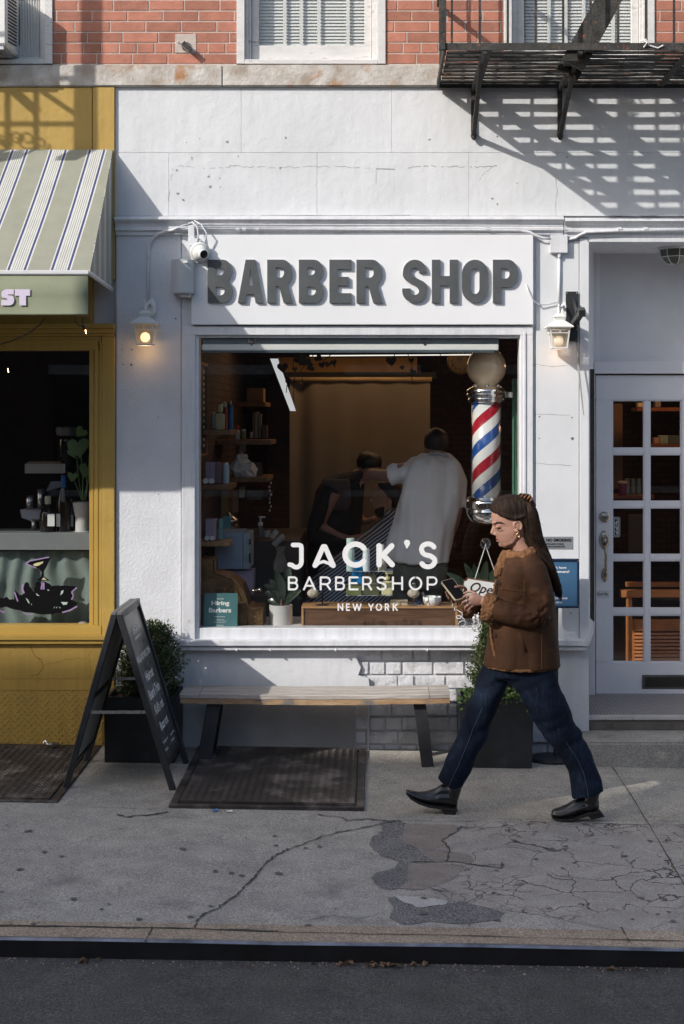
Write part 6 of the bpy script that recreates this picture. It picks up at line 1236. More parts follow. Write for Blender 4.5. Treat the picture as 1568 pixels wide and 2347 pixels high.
# open sign on suction hook
t = thing('open_sign', 'white Open sign with brown edge hanging from a suction hook inside the window', 'sign', tuple(P(1113,1375,.08))); yo = .082
mb = MB(); c = P(1113,1246,.062); mb.lathe(c, [(.036,0),(.034,.003),(.016,.008),(.010,.014),(.006,.022)], 28, 'y'); mb.build('suction_cup', M['acryl'], t, smooth=True)
mb = MB(); mb.lathe(c+Vector((0,.008,0)), [(.010,0),(.010,.012)], 14, 'y'); mb.tube([c+Vector((0,-.006,0)), c+Vector((0,-.010,-.014)), c+Vector((0,-.003,-.02))], .003, 6); mb.build('hook', M['chrome'], t)
mb = MB(); mb.tube([P(1113,1250,.066), P(1089,1326,yo)], .0028, 6); mb.tube([P(1113,1250,.066), P(1137,1318,yo)], .0028, 6); mb.build('string', M['vinyl'], t)
def tilt(px, py, a=R(9), c=(1112,1350)): dx, dy = px-c[0], py-c[1]; return (c[0]+dx*math.cos(a)-dy*math.sin(a), c[1]+dx*math.sin(a)+dy*math.cos(a))
def plaque(x0, y0, x1, y1, n_): return [tilt(a, b) for a, b in [(x0+n_,y0)]+[(x0+n_*math.cos(R(q)),y0+n_*math.sin(R(q))) for q in (25,45,65)]+[(x0,y0+n_),(x0,y1-n_)]+[(x0+n_*math.cos(R(q)),y1+n_*math.sin(R(q))) for q in (-65,-45,-25)]+[(x0+n_,y1),(x1-n_,y1)]+[(x1+n_*math.cos(R(q)),y1+n_*math.sin(R(q))) for q in (205,225,245)]+[(x1,y1-n_),(x1,y0+n_)]+[(x1+n_*math.cos(R(q)),y0+n_*math.sin(R(q))) for q in (115,135,155)]+[(x1-n_,y0)]]
mb = MB(); mb.pprism(plaque(1060,1330,1164,1376,7), yo, yo+.012); mb.build('backing', pm('brown_board', (.13,.06,.035), .5), t)
mb = MB(); mb.pprism(plaque(1062.5,1333,1161.5,1373,7), yo-.0015, yo-.0002); mb.build('face', M['vinyl'], t)
mb = MB(); vs_o = P(*tilt(1078,1368),yo-.0018); u = Vector((math.cos(R(9)),0,-math.sin(R(9)))); v = Vector((math.sin(R(9)),0,math.cos(R(9)))); put_text(mb, 'Open', vs_o, u, v, 66/sc(yo), 30/sc(yo), .012, .0005, 1, .35); mb.build('lettering', pm('brown_ink', (.04,.018,.012), .5), t)
# ================================================================ PEOPLE INSIDE
trou = pm('dark_trousers', (.13,.135,.12), .85, var=.15); hairm = pm('dark_hair', (.014,.010,.008), .5, var=.3, ns=60, stretch=(1,1,.2), bump=.002, bs=150)
def levels(rows, yc, n=26, e=2.3, dy=0.0, egg=0):
    rs = []
    for py, a, b, hw in rows:
        xa, xb = PX(a,yc), PX(b,yc); cx, rx = (xa+xb)/2, (xb-xa)/2; z = PZ(py,yc); rg = []
        for k in range(n):
            th = 2*math.pi*k/n; cs, sn = math.cos(th), math.sin(th); ux = math.copysign(abs(cs)**(2/e), cs); uy = math.copysign(abs(sn)**(2/e), sn)
            rg.append(Vector((cx+rx*ux, yc+dy+hw*uy*(1-egg*max(0,-cs)), z)))
        rs.append(rg)
    return rs
def fold(amp, f=9, seed=0, st=(1,1,.5)): return lambda v, n: v+n*amp*(noise.noise(Vector((v.x*f*st[0]+seed,v.y*f*st[1],v.z*f*st[2])))+.5*noise.noise(Vector((v.x*f*2.3*st[0],v.y*f*2.3,v.z*f*2.3*st[2]+seed))))
yb_ = 1.15; s = sc(yb_); pt = lambda a, b, d=0: P(a,b,yb_)+Vector((0,d,0))
mb = MB(); mb.ell(pt(1000,1022,.12), .085,.10,.115,16,12); mb.tube([pt(1000,1035,.1),pt(1005,1060,.02),pt(985,1150,0),pt(965,1250,0),pt(960,1300,0)], [.055,.07,.13,.12,.12], 16)
mb.tube([pt(930,1075,0),pt(890,1092,.03),pt(850,1088,.15),pt(836,1098,.2)], [.06,.05,.042,.03], 10); mb.tube([pt(1045,1085,0),pt(1050,1150,.02),pt(1042,1200,.06),pt(1030,1245,.15)], [.06,.05,.04,.032], 10)
for k in range(4): mb.tube([pt(836,1096+k*3,.2),pt(828,1102+k*4,.21),pt(824,1110+k*4,.22)], .009, 6)
mb.tube([pt(838,1092,.2),pt(832,1086,.2)], .009, 6)
for a in (935,985): mb.tube([pt(a,1290,0),pt(a-4,1420,0),pt(a-4,1560,0)], [.085,.06,.045], 10)
pb1 = mb.build('person', M['skin'], remesh=.012, sm=3, loc=(PX(960,yb_),yb_,ZF)); tag(pb1, 'barber in a pale grey polo shirt bending away over the client', 'person')
rows = [(1039,984,1026,.05),(1046,960,1036,.08),(1054,936,1046,.11),(1066,927,1054,.135),(1085,924,1060,.15),(1110,922,1061,.16),(1150,912,1058,.165),(1200,902,1048,.165),(1250,890,1038,.17),(1272,886,1034,.175),(1284,888,1032,.18),(1290,905,1029,.178)]
mb = MB(); mb.rings(levels(rows, yb_)); mb.tube([pt(955,1078,0),pt(925,1084,.01),pt(893,1092,.03)], [.085,.078,.072], 14); mb.tube([pt(1030,1075,0),pt(1047,1110,.01),pt(1050,1160,.03)], [.075,.068,.062], 14)
mb.build('polo_shirt', pm('pale_polo', (.78,.79,.82), .85, var=.04, bump=.0006, bs=150), pb1, remesh=.010, sm=3, fn=fold(.034, 6, 2, (1.2,1,.3)))
mb = MB(); mb.tube([pt(982,1046,-.02),pt(1000,1038,-.05),pt(1022,1045,-.04),pt(1034,1060,-.02)], [.012,.016,.016,.012], 8, flat=.6); mb.build('collar', pm('polo_collar', (.38,.40,.43), .85), pb1, smooth=True)
mb = MB(); mb.ell(pt(1002,1014,.11), .092,.106,.105,18,12); mb.build('hair', hairm, pb1, smooth=True, fn=fold(.006,20))
mb = MB(); rows = [(1284,893,1028,.14),(1330,893,1024,.14),(1350,895,1020,.13)]; mb.rings(levels(rows, yb_))
for a, b in ((925,918),(988,985)): mb.tube([pt(a,1330,0),pt(b,1420,0),pt(b,1500,0),pt(b,1556,0)], [.095,.085,.075,.07], 14)
mb.build('trousers', trou, pb1, remesh=.014, sm=3, fn=fold(.012, 9, 5))
# client
yc2 = 1.75; qt = lambda a, b, d=0: P(a,b,yc2)+Vector((0,d,0))
hd = [(1103,872,898,.05),(1110,862,908,.075),(1122,856,914,.085),(1133,854.5,917,.085),(1141,856,917,.082),(1150,855.5,914,.08),(1160,857,911,.075),(1170,860,906,.068),(1178,864,900,.055),(1183,868,892,.04)]
mb = MB(); mb.rings(levels(hd, yc2, 26, 2.2, 0, .25)); mb.tube([qt(856,1137),qt(850.5,1148),qt(855,1152)], [.008,.014,.010], 8); mb.tube([qt(890,1165),qt(905,1190),qt(915,1215)], [.06,.06,.10], 14); mb.ell(qt(893,1147,-.08),.02,.012,.03,10,8)
mb.ell(qt(855,1161),.012,.022,.007,8,6); mb.tube([qt(915,1210),qt(920,1300),qt(920,1350)], [.15,.16,.17], 14)
for d in (-.12,.12): mb.tube([qt(910,1345,d),qt(770,1350,d),qt(762,1440,d),qt(760,1520,d)], [.09,.075,.05,.045], 12); mb.tube([qt(915,1225,d*1.4),qt(900,1310,d*1.6),qt(830,1330,d)], [.05,.045,.035], 10)
pb2 = mb.build('person', pm('skin2', (.46,.26,.18), .5, var=.08), remesh=.009, sm=2, loc=(PX(880,yc2),yc2,ZF)); tag(pb2, 'bearded client seated in profile under the striped cape', 'person')
mb = MB(); mb.rings(levels([(1101,874,902,.05),(1106,864,911,.085),(1116,866,919,.093),(1130,873,921,.094),(1142,884,919,.09),(1156,892,915,.082),(1164,896,911,.07)], yc2, 24, 2.6)); mb.build('hair', hairm, pb2, remesh=.008, sm=2)
mb = MB(); mb.rings(levels([(1160,872,888,.076),(1166,859,888,.076),(1174,858,886,.070),(1181,863,884,.058),(1187,869,880,.04)], yc2, 20, 2.3)); mb.build('beard', pm('beard', (.03,.018,.013), .8, bump=.004, bs=150), pb2, remesh=.007, sm=1)
m, nt_, b_ = newmat('striped_cape'); vec = coords(nt_, (1,1,1), (0,R(38),0)); wv = nt_.nodes.new('ShaderNodeTexWave'); wv.bands_direction = 'Z'; wv.inputs['Scale'].default_value = 15; wv.inputs['Distortion'].default_value = 1.6; wv.inputs['Detail'].default_value = 0; wv.inputs['Detail Scale'].default_value = .6; nt_.links.new(vec, wv.inputs['Vector'])
nt_.links.new(ramp(nt_, wv.outputs['Fac'], [(.0,(.02,.022,.028)),(.48,(.02,.022,.028)),(.56,(.40,.45,.54)),(1,(.40,.45,.54))]), b_.inputs['Base Color']); b_.inputs['Roughness'].default_value = .6
mb = MB(); yk = 1.62; mb.rings(levels([(1170,884,918,.07),(1180,880,930,.11),(1193,872,942,.18),(1215,846,950,.22),(1253,808,955,.25),(1280,767,958,.26),(1305,734,958,.26),(1324,716,958,.26),(1346,706,956,.27),(1390,694,954,.28),(1436,674,950,.30),(1480,660,948,.32)], yk, 40, 2.1)); mb.build('cape', m, pb2, smooth=True, fn=fold(.035, 5, 7))
t = thing('barber_chair', 'dark barber chair under the striped cape', 'chair', tuple(P(920,1520,yc2)))
mb = MB(); mb.obox(qt(945,1280), (.05,0,0), (0,.25,0), (.05,0,.32)); mb.build('backrest', M['blackpaint'], t, bevel=.02); mb = MB(); mb.box(PX(780,yc2),PX(950,yc2),yc2-.26,yc2+.26,PZ(1400,yc2),PZ(1365,yc2)); mb.build('seat', M['blackpaint'], t, bevel=.02); mb = MB(); mb.lathe((PX(870,yc2),yc2,ZF), [(.28,0),(.26,.03),(.06,.05),(.05,.5)], 20); mb.build('pedestal', M['chrome'], t, smooth=True)
# second barber in black
yb3 = 2.15; rt = lambda a, b, d=0: P(a,b,yb3)+Vector((0,d,0)); blk = pm('black_cloth', (.012,.012,.013), .85)
mb = MB(); mb.ell(rt(846,1068), .088,.095,.11,16,12); mb.tube([rt(835,1080),rt(815,1095),rt(770,1150),rt(760,1240),rt(765,1300)], [.05,.06,.12,.11,.11], 14)
mb.tube([rt(770,1125,-.2),rt(735,1200,-.18),rt(800,1235,-.15),rt(850,1225,-.12)], [.055,.05,.04,.03], 10); mb.tube([rt(790,1120,.15),rt(830,1200,.1),rt(862,1190,.05)], [.05,.04,.03], 10)
for d in (-.1,.1): mb.tube([rt(765,1290,d),rt(770,1400,d),rt(770,1500,d)], [.09,.06,.05], 10)
pb3 = mb.build('person', M['skin'], remesh=.012, sm=3, loc=(PX(765,yb3),yb3,ZF)); tag(pb3, 'second barber in black leaning towards the client from the left', 'person')
mb = MB(); mb.rings(levels([(1078,800,835,.06),(1086,768,838,.12),(1100,742,838,.17),(1125,725,836,.19),(1160,716,832,.19),(1200,710,828,.19),(1245,706,824,.19),(1300,706,826,.19),(1345,708,824,.19)], yb3)); mb.tube([rt(765,1115,-.17),rt(728,1190,-.18),rt(715,1225,-.18),rt(800,1242,-.15)], [.08,.072,.065,.05], 12); mb.build('black_shirt', blk, pb3, remesh=.012, sm=3, fn=fold(.012,8,3))
mb = MB(); mb.ell(rt(846,1060), .098,.103,.095,18,12); mb.build('hair', hairm, pb3, smooth=True, fn=fold(.012,18))
mb = MB(); 
for d in (-.1,.1): mb.tube([rt(765,1330,d),rt(768,1420,d),rt(770,1500,d)], [.10,.085,.07], 12)
mb.build('trousers', blk, pb3, remesh=.014, sm=2)
mb = MB(); mb.rings(levels([(1096,748,800,.02),(1104,745,804,.03),(1150,745,806,.032),(1166,748,800,.02)], yb3, 20, 4, -.19)); mb.build('towel', pm('mauve_patch', (.085,.065,.07), .9), pb3, smooth=True)  # plain mauve patch in front of the black shirt
# ================================================================ THINGS BEHIND THE DOOR
shutw = wood('shutter_wood', (.36,.12,.035), (.52,.21,.07), (1.5,8,8), .35)
t = thing('louvred_shutter', 'orange brown louvred wooden panel seen through the lower door panes', 'shutter', tuple(P(1530,1540,1.15))); ys2 = 1.15
mb = MB(); mb.pb(1454,1420,1700,1447,ys2-.01,ys2+.02); mb.build('top_rail', shutw, t, bevel=.003)
mb = MB(); k = 0
while 1454+k*8.3 < 1600: a = P(1454,1454+k*8.3,ys2); b = P(1700,1454+k*8.3,ys2); mb.obox((a+b)/2, ((b.x-a.x)/2,0,0), (0,.012,-.006), (0,.003,.0075)); k += 1
mb.build('slats', shutw, t)
mb = MB(); mb.pb(1440,1420,1454,1620,ys2,ys2+.03); mb.build('stile', shutw, t)
t = thing('wooden_armchair', 'wooden waiting chair with flat armrest behind the door', 'chair', tuple(P(1450,1600,.98)))
mb = MB(); mb.pb(1424,1353,1640,1370,.95,1.02); mb.build('armrest', shutw, t, bevel=.004); mb = MB(); mb.pb(1436.5,1370,1449,1600,.96,1.0); mb.build('leg', shutw, t, bevel=.003); mb = MB(); mb.pb(1436,1335,1700,1345,1.35,1.4); mb.build('back_rail', shutw, t)
def rshelf(label, py, y, x0, x1, mat=wood_sh): mb = MB(); mb.pb(x0,py,x1,py+9,y,y+.25); return tag(mb.build('wall_shelf', mat, bevel=.003, loc=P((x0+x1)/2,py+9,y+.1)), label, 'shelf', 'wall shelves')
redw = wood('red_shelf', (.15,.045,.02), (.26,.09,.04), (1.5,6,6), .5)
rshelf('reddish shelf with small boxes behind the top right door pane', 1018, 2.0, 1485, 1600, redw); rshelf('high reddish shelf behind the top door panes', 934, 2.0, 1460, 1600, redw); rshelf('shelf with pink cup behind the second row of door panes', 1135, 1.8, 1400, 1500, redw)
for k, (a, b, c_, d, m_, lb) in enumerate(((1500,1003,1511,1017,C('peach',(.5,.28,.16)),'small peach box on the reddish shelf behind the door'),(1512,998,1532,1017,C('sage3',(.30,.36,.28)),'pale green box beside the small peach box'),(1533,998,1560,1017,C('dk3',(.10,.12,.10)),'dark green box at the right of the pale green box'),(1462,923,1474,933,C('ivory',(.55,.42,.28)),'small ivory card on the high reddish shelf'),(1502,917,1515,933,C('dk4',(.2,.16,.13)),'dark jar box on the high reddish shelf'))): carton(lb,a,b,c_,d,2.02,.08,m_,'product_box')
for k, a in enumerate((1432,1445,1458)): bottle('product_tube', ('left','middle','right')[k]+' one of three pale green tubes behind the second door pane', a+6, 1134, 11, 38, 1.85, C('tube%d'%k,(.17,.21,.19)), None, .02, .98, 'pale green tubes')
t = thing('paper_cup', 'magenta paper cup with pale lid behind the second row of door panes', 'cup', tuple(P(1427,1134,1.82))); mb = MB(); mb.lathe(P(1427,1134,1.82), [(.026,0),(.036,.095)], 18); mb.build('cup', C('magenta',(.22,.03,.09)), t); mb = MB(); mb.lathe(P(1427,1108,1.82), [(.039,0),(.038,.012),(.030,.018)], 18); mb.build('lid', C('lidp',(.45,.38,.3)), t)
mb = MB(); mb.pb(1398,925,1427,1120,2.6,2.65); tag(mb.build('wall_panel', pm('tan_panel', (.24,.14,.08), .7), loc=P(1412,1120,2.6)), 'tan cupboard door on the far wall behind the door panes', 'cupboard')
carton('dark framed picture leaning behind the third door pane',1440,1180,1475,1265,1.6,.03,C('frm',(.05,.025,.015)),'picture_frame')
wl2 = bpy.data.lights.new('warm_fill', 'POINT'); wl2.energy = 6; wl2.color = (1,.55,.28); wl2.shadow_soft_size = .1; wo2 = bpy.data.objects.new('warm_fill', wl2); col.objects.link(wo2); wo2.location = (2.2, 1.6, 2.6)  # added point light warming the view through the door panes
# ================================================================ INSIDE THE MUSTARD SHOP
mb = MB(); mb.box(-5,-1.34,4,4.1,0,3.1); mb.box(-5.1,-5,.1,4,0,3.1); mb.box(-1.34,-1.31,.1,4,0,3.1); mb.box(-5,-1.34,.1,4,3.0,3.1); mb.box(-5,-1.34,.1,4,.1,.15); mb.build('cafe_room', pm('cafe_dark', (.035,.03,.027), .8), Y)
q = lambda zx, zy: (zx*.2285, 925+zy*.2285)
mb = MB(); mb.pb(-400,1222,212,1261,.10,.50); tag(mb.build('counter_board', pm('grey_counter', (.17,.185,.19), .6, var=.08), loc=P(0,1261,.3), bevel=.003), 'grey counter board across the mustard shop window', 'counter')
mb = MB(); n = 90; rows_ = 14; vs = []
for j in range(rows_+1):
    for i in range(n+1):
        x = lerp(-3.0, -1.42+.0, i/n); z = lerp(PZ(1262,.2), PZ(1433,.2), j/rows_); f = j/rows_
        y = .175+.016*math.sin(i*.95+1.3*math.sin(j*.35+i*.13))*(1-.35*f)+.02*noise.noise(Vector((x*9,z*5,0)))+.02*f; vs.append((x,y,z))
mb.add(vs, [(j*(n+1)+i,j*(n+1)+i+1,(j+1)*(n+1)+i+1,(j+1)*(n+1)+i) for j in range(rows_) for i in range(n)]); n0 = len(vs); mb.add([(x,y+.003,z) for x,y,z in vs], [(j*(n+1)+i,(j+1)*(n+1)+i,(j+1)*(n+1)+i+1,j*(n+1)+i+1) for j in range(rows_) for i in range(n)])
tag(mb.build('curtain', pm('grey_green_cloth', (.165,.215,.20), .9, var=.08, ns=3), loc=P(100,1433,.2), smooth=True), 'grey green curtain below the counter in the mustard shop window', 'curtain')
# painted decal
t = thing('window_decal', 'black painted splash with a martini glass and lilac outlines on the mustard shop window', 'decal', tuple(P(90,1410,.033))); yd2 = .0348
mb = MB(); bp = [(-120,1990),(0,1950),(30,1955),(65,1940),(100,1962),(140,1965),(150,1865),(190,1915),(225,1925),(232,1860),(250,1790),(285,1800),(310,1850),(340,1895),(352,1810),(385,1782),(470,1790),(520,1828),(640,1826),(770,1838),(712,1900),(732,1930),(718,1968),(782,2005),(735,2050),(620,2098),(430,2115),(250,2088),(60,2040),(-120,2060)]
rnd = random.Random(3); bq = []
for (a, b), (c_, d) in zip(bp, bp[1:]+bp[:1]):
    for k in range(4): bq.append(q(lerp(a,c_,k/4)+rnd.uniform(-5,5), lerp(b,d,k/4)+rnd.uniform(-5,5)))
mb.pprism(bq[::-1], yd2-.0005, yd2-.0001); mb.build('black_shape', M['ink'], t)
mb = MB(); mb.pprism([q(*p) for p in ((262,1606),(300,1585),(512,1545),(470,1632),(440,1685),(442,1735),(505,1776),(370,1778),(412,1735),(420,1690),(395,1655),(300,1628))][::-1], yd2-.0006, yd2-.0002); mb.build('glass_shape', M['ink'], t)
mb = MB()
for pts, w_ in (([(262,1606),(300,1578),(400,1558),(490,1540)],2.6),([(262,1606),(300,1622),(365,1650)],2.2),([(228,1810),(225,1860),(240,1905)],5),([(145,1885),(160,1930),(180,1985)],3),([(412,1800),(440,1800),(440,1860),(415,1860),(425,1810)],4),([(772,1845),(720,1890),(738,1930),(718,1965)],3),([(775,2032),(700,2075),(625,2095)],3),([(230,2095),(280,2115),(340,2110)],2),([(0,2075),(40,2095),(55,2080)],2.4)): stroke(mb, [q(*p) for p in pts], w_, yd2-.001, cap=False)
mb.build('lilac_outline', pm('lilac_paint', (.30,.20,.38), .6), t)
mb = MB()
for pts in (((330,1615),(360,1600),(435,1583),(430,1600),(390,1625),(350,1632)),((415,1765),(440,1745),(470,1770),(440,1768))): mb.pprism([q(*p) for p in pts][::-1], yd2-.0011, yd2-.0007)
mb.build('cream_highlight', pm('cream_paint', (.55,.50,.28), .6), t)
mb = MB()
for pts in (((605,1925),(615,1880),(638,1870),(632,1900)),((612,1990),(680,1992),(670,2015),(635,2020)),((258,1950),(280,1965),(300,2005),(285,2000)),((360,1900),(400,1930),(370,1925)),((535,2060),(548,2035),(552,2040)),((315,2003),(320,2020),(312,2018)),((470,1865),(495,1868),(490,1880)),((560,2050),(575,2035),(570,2052)),((590,2035),(610,2050),(600,2052))): mb.pprism([q(*p) for p in pts][::-1], yd2-.0012, yd2-.0007)
mb.build('white_highlight', pm('pale_mint', (.42,.50,.47), .6), t)
# things on the counter
def lab(px0,py0,px1,py1,y,parent,m_=None): mb = MB(); mb.pb(px0,py0,px1,py1,y,y+.002); return mb.build('label', m_ or M['wcol'], parent)
zc_ = 1221.5; ya_ = .2; darkglass = pm('dark_bottle_glass', (.012,.010,.009), .08)
def winebottle(label, cx, w, prof, y, capm, lb): 
    t = thing('glass_bottle', label, 'bottle', tuple(P(cx,zc_,y)), 'bottles on the cafe counter'); s = sc(y); mb = MB(); mb.lathe(P(cx,zc_,y), [(w/2/s*r, h/s) for r, h in prof[0]], 24); mb.build('body', darkglass, t, smooth=True)
    mb = MB(); mb.lathe(P(cx,zc_,y), [(w/2/s*r, h/s) for r, h in prof[1]], 16); mb.build('cap', capm, t)
    if lb: lab(*lb, y-w/2/s-.002, t)
winebottle('squat dark bottle with cream stopper on the cafe counter', 110, 37, ([(.9,0),(1,3),(1,42),(.8,53),(.32,61),(.25,66)],[(.34,66),(.40,68),(.40,83),(.34,85)]), .22, C('creamcap',(.45,.42,.32)), (109,1178,125,1206))
winebottle('tall dark wine bottle with blue capsule on the cafe counter', 146, 32, ([(.9,0),(1,3),(1,68),(.75,88),(.36,104),(.30,118)],[(.36,90),(.36,130),(.30,132)]), .24, C('cobalt',(.02,.10,.32),.3), (129,1178,138,1207))
winebottle('dark bottle partly behind the white plant pot', 165, 26, ([(.9,0),(1,3),(1,45),(.6,60),(.3,70)],[(.3,70),(.3,80)]), .32, M['blackpaint'], (161,1180,168,1207))
t = thing('plant_pot', 'white flared plant pot at the right of the cafe counter', 'pot', tuple(P(189,1221,.24))); mb = MB(); mb.lathe(P(189,1221,.24), [(.058,0),(.058,.008),(.045,.012),(.046,.10),(.056,.15),(.063,.20),(.060,.20),(.05,.17),(.01,.17)], 28); mb.build('pot', potw, t, smooth=False)
t = thing('pothos_plant', 'pothos with heart shaped green leaves in the white cafe pot', 'plant', tuple(P(189,1147,.24))); lg = pm('pothos_leaf', (.10,.17,.05), .45, var=.2, ns=6)
for pts in ([(190,1147),(182,1110),(176,1048)],[(188,1147),(178,1120),(168,1098)],[(192,1147),(200,1110),(195,1060)],[(190,1147),(190,1090),(185,1030)],[(196,1147),(203,1100),(205,1040)]): mb = MB(); mb.tube([P(a,b,.24) for a,b in pts], .0035, 6); mb.build('stem', lg, t)
for a, b, r, an in ((180,1024,25,3.25),(166,1092,12,3.0),(168,1037,13,3.4),(198,1078,18,2.8),(186,990,14,2.4)):
    mb = MB(); heart(mb, a, b, .235, r, an-math.pi, .3); mb.build('leaf', lg, t)
carton('white drawer shaped grinder head on the dark cafe machine',57,1063,150,1085,.55,.2,C('mach',(.30,.29,.28)),'machine_head'); carton('slatted wooden tray on the white machine head',63,1058,140,1063,.57,.1,C('tray',(.18,.12,.07)),'tray')
mb = MB(); mb.pprism([(46,1168),(95,1168),(95,1187),(78,1197),(50,1187)][::-1], .42,.55); tag(mb.build('drip_tray', C('mach2',(.34,.35,.40)), loc=P(70,1197,.45), bevel=.002), 'white angled drip tray behind the squat dark bottle', 'tray')
for k, (a, b, w_, h_) in enumerate(((68,1167,18,31),(93,1166,17,45),(78,1220,13,30))): mb = MB(); s = sc(.4); mb.lathe(P(a,b,.4), [(w_/2/s*.75,0),(w_/2/s,h_/s),(w_/2/s*.9,h_/s),(w_/2/s*.7,.004)], 18); tag(mb.build('steel_cup', M['steel'], loc=P(a,b,.4), smooth=True), ['short steel tumbler on the drip tray','tall steel shaker beside the tumbler','slim steel jigger standing under the drip tray'][k], 'cup')
t = thing('bean_hopper', 'dark glass coffee grinder hopper behind the pothos leaves', 'hopper', tuple(P(155,1090,.7))); s = sc(.7); mb = MB(); mb.lathe(P(155,1090,.7), [(.03,0),(.07,.07),(.075,.24),(.07,.27)], 24); mb.build('glass', darkglass, t, smooth=True); mb = MB(); mb.lathe(P(155,998,.7), [(.075,0),(.08,.03),(.08,.05),(.07,.06)], 24); mb.build('lid', C('lidh',(.12,.11,.10)), t)
mb = MB(); mb.pprism([q(460,880),q(510,782),q(625,778),q(622,835)][::-1], .5,.504); tag(mb.build('folded_card', C('cardb',(.16,.19,.22),.3), loc=P(120,1120,.5)), 'bluish folded card standing behind the squat bottle', 'card')
mb = MB(); mb.ell(P(190,1428,.09),.03,.02,.01,14,8); tag(mb.build('pebble', C('peb',(.30,.27,.24)), loc=P(190,1431,.09), smooth=True), 'pale pebble on the mustard window ledge', 'pebble')
string_bulb(18,848,1.2,'small glowing bulb hanging inside the mustard shop', [(14,770,1.2),(15,820,1.2),(14,836,1.2)], .9)
# ================================================================ ACROSS THE STREET (out of view, mirrored in the glass; roofs and tree shaped for their shade)
opp = pm('far_brick', (.13,.08,.065), .85, var=.2, ns=2)
def opposite(label, x0, x1, h, seed, dp=6.0):
    t = thing('unseen_building', label, 'building', ((x0+x1)/2,-13,0)); mb = MB(); mb.box(x0,x1,-13-dp,-13,-.5,h)  # unseen block; height and depth chosen for the shade it throws
    if dp < 1: mb.box(x0,x1,-19,-13-dp-.001,-.5,h-1.7)
    mb.build('wall', opp, t)
    mb = MB(); mb.box(x0,x1,-13.12,-12.99,h-.35,h-.02); mb.build('cornice', pm('corn', (.4,.38,.35), .8), t)
    x = x0+.9
    while x+1.1 < x1:
        z = 1.0
        while z+2 < h-.5:
            mb = MB(); mb.box(x-.1,x+1.1,-13.0,-12.95,z-.1,z); mb.box(x-.1,x+1.1,-13,-12.95,z+1.8,z+1.95); f = mb.build('window', pm('lin', (.4,.38,.35), .8) if 'lin' not in M else M['lin'], t); M['lin'] = f.data.materials[0]
            mb = MB(); mb.box(x,x+1.0,-12.995,-12.97,z,z+1.8); g = mb.build('pane', M.setdefault('farpane', pm('farpane', (.03,.03,.035), .1)), f); z += 3.1
        x += 2.3
SPLIT = -15.34
opposite('unseen brown brick block across the street, roof height set for its shadow', -17.951, SPLIT, 12.06, 1)
opposite('unseen taller brick slab across the street, added to shade the mustard base wall', -26, -17.95, 12.85, 4, .5)
opposite('unseen narrow brick slab across the street, added to shade the lower right pier', SPLIT+.001, -14.75, 13.06, 2, .45)
opposite('unseen lower brick block behind the tree, kept low to let sun through', -14.749, -10.5, 10.9, 5)
t = thing('shade_tree', 'unseen leafy tree added across the road to throw soft shade on the walking woman', 'tree', (-12,-11.2,-.2)); rnd = random.Random(41)  # added tree, crown sized to dapple the sun on her
mb = MB(); mb.tube([(-12,-11.2,-.3),(-11.95,-11.2,3),(-12.1,-11.3,6),(-12.0,-11.4,9)], [.17,.14,.11,.06], 10)
for k in range(16): a = k*2.4; z = 5.0+k*.28; mb.tube([(-12,-11.3,z),(-12+math.cos(a)*1.0,-11.4+math.sin(a)*.6,z+1.0),(-12+math.cos(a)*1.4,-11.4+math.sin(a)*.8,z+1.5)], [.05,.03,.012], 6)
mb.build('trunk', M['twig'], t)
mb = MB()
for k in range(3100):
    while True:
        q = Vector((rnd.uniform(-1,1), rnd.uniform(-1,1), rnd.uniform(-1,1)))
        if q.length < 1 and noise.noise(q*2.6+Vector((3,1,7))) > -.22: break
    leafq(mb, Vector((-12+q.x*1.7, -11.5+q.y*1.0, 8.3+q.z*2.8)), Vector((rnd.gauss(0,1),rnd.gauss(0,1),rnd.gauss(-.4,.6))), .15*rnd.uniform(.7,1.2), .10, rnd)
mb.build('crown', M['boxlt'], t)
opposite('unseen low brick block across the street, kept low to let skylight in', -10.49, 22, 4.6, 3)
# ================================================================ THE WALKING WOMAN
yw = -1.37; sw = sc(yw)
def Wp(a, b, d=0.0): return P(a, b, yw)+Vector((0, d, 0))
NEAR, FAR = -.085, .075
# --- body: one continuous surface
mb = MB()
hd = [(1141,1156,1192,.035),(1148,1142,1207,.056),(1158,1133,1216,.069),(1168,1128.5,1220,.075),(1180,1126.5,1222,.077),(1190,1126.5,1222,.077),(1198,1127.5,1221,.075),(1206,1132,1219,.072),(1213,1133,1216,.071),(1222,1134.5,1211,.068),(1230,1137,1206,.063),(1238,1140,1200,.056),(1246,1144,1193,.046),(1252,1149,1186,.034),(1256,1155,1178,.02)]
mb.rings(levels(hd, yw, 40, 2.1, 0, .16))
mb.tube([Wp(1132,1203),Wp(1131,1210),Wp(1129.5,1217),Wp(1129,1222)], [.007,.0085,.011,.0125], 10)              # nose
mb.ell(Wp(1130,1221.5),.0125,.0125,.0105,12,8); mb.ell(Wp(1135,1224.5,-.011),.010,.007,.0075,10,7); mb.ell(Wp(1135,1224.5,.011),.010,.007,.0075,10,7)
mb.ell(Wp(1131.5,1198),.012,.045,.0085,14,8)                                                                   # brow
mb.ell(Wp(1141,1206,-.046),.017,.010,.009,12,8); mb.ell(Wp(1141,1206,.046),.017,.010,.009,12,8)                # upper lids
mb.ell(Wp(1140.5,1233.8),.0085,.020,.0055,12,8); mb.ell(Wp(1142,1239.5),.0085,.018,.0062,12,8)                   # lips
mb.ell(Wp(1151,1248),.019,.020,.014,12,8); mb.ell(Wp(1155,1230,0),.032,.044,.034,18,10)
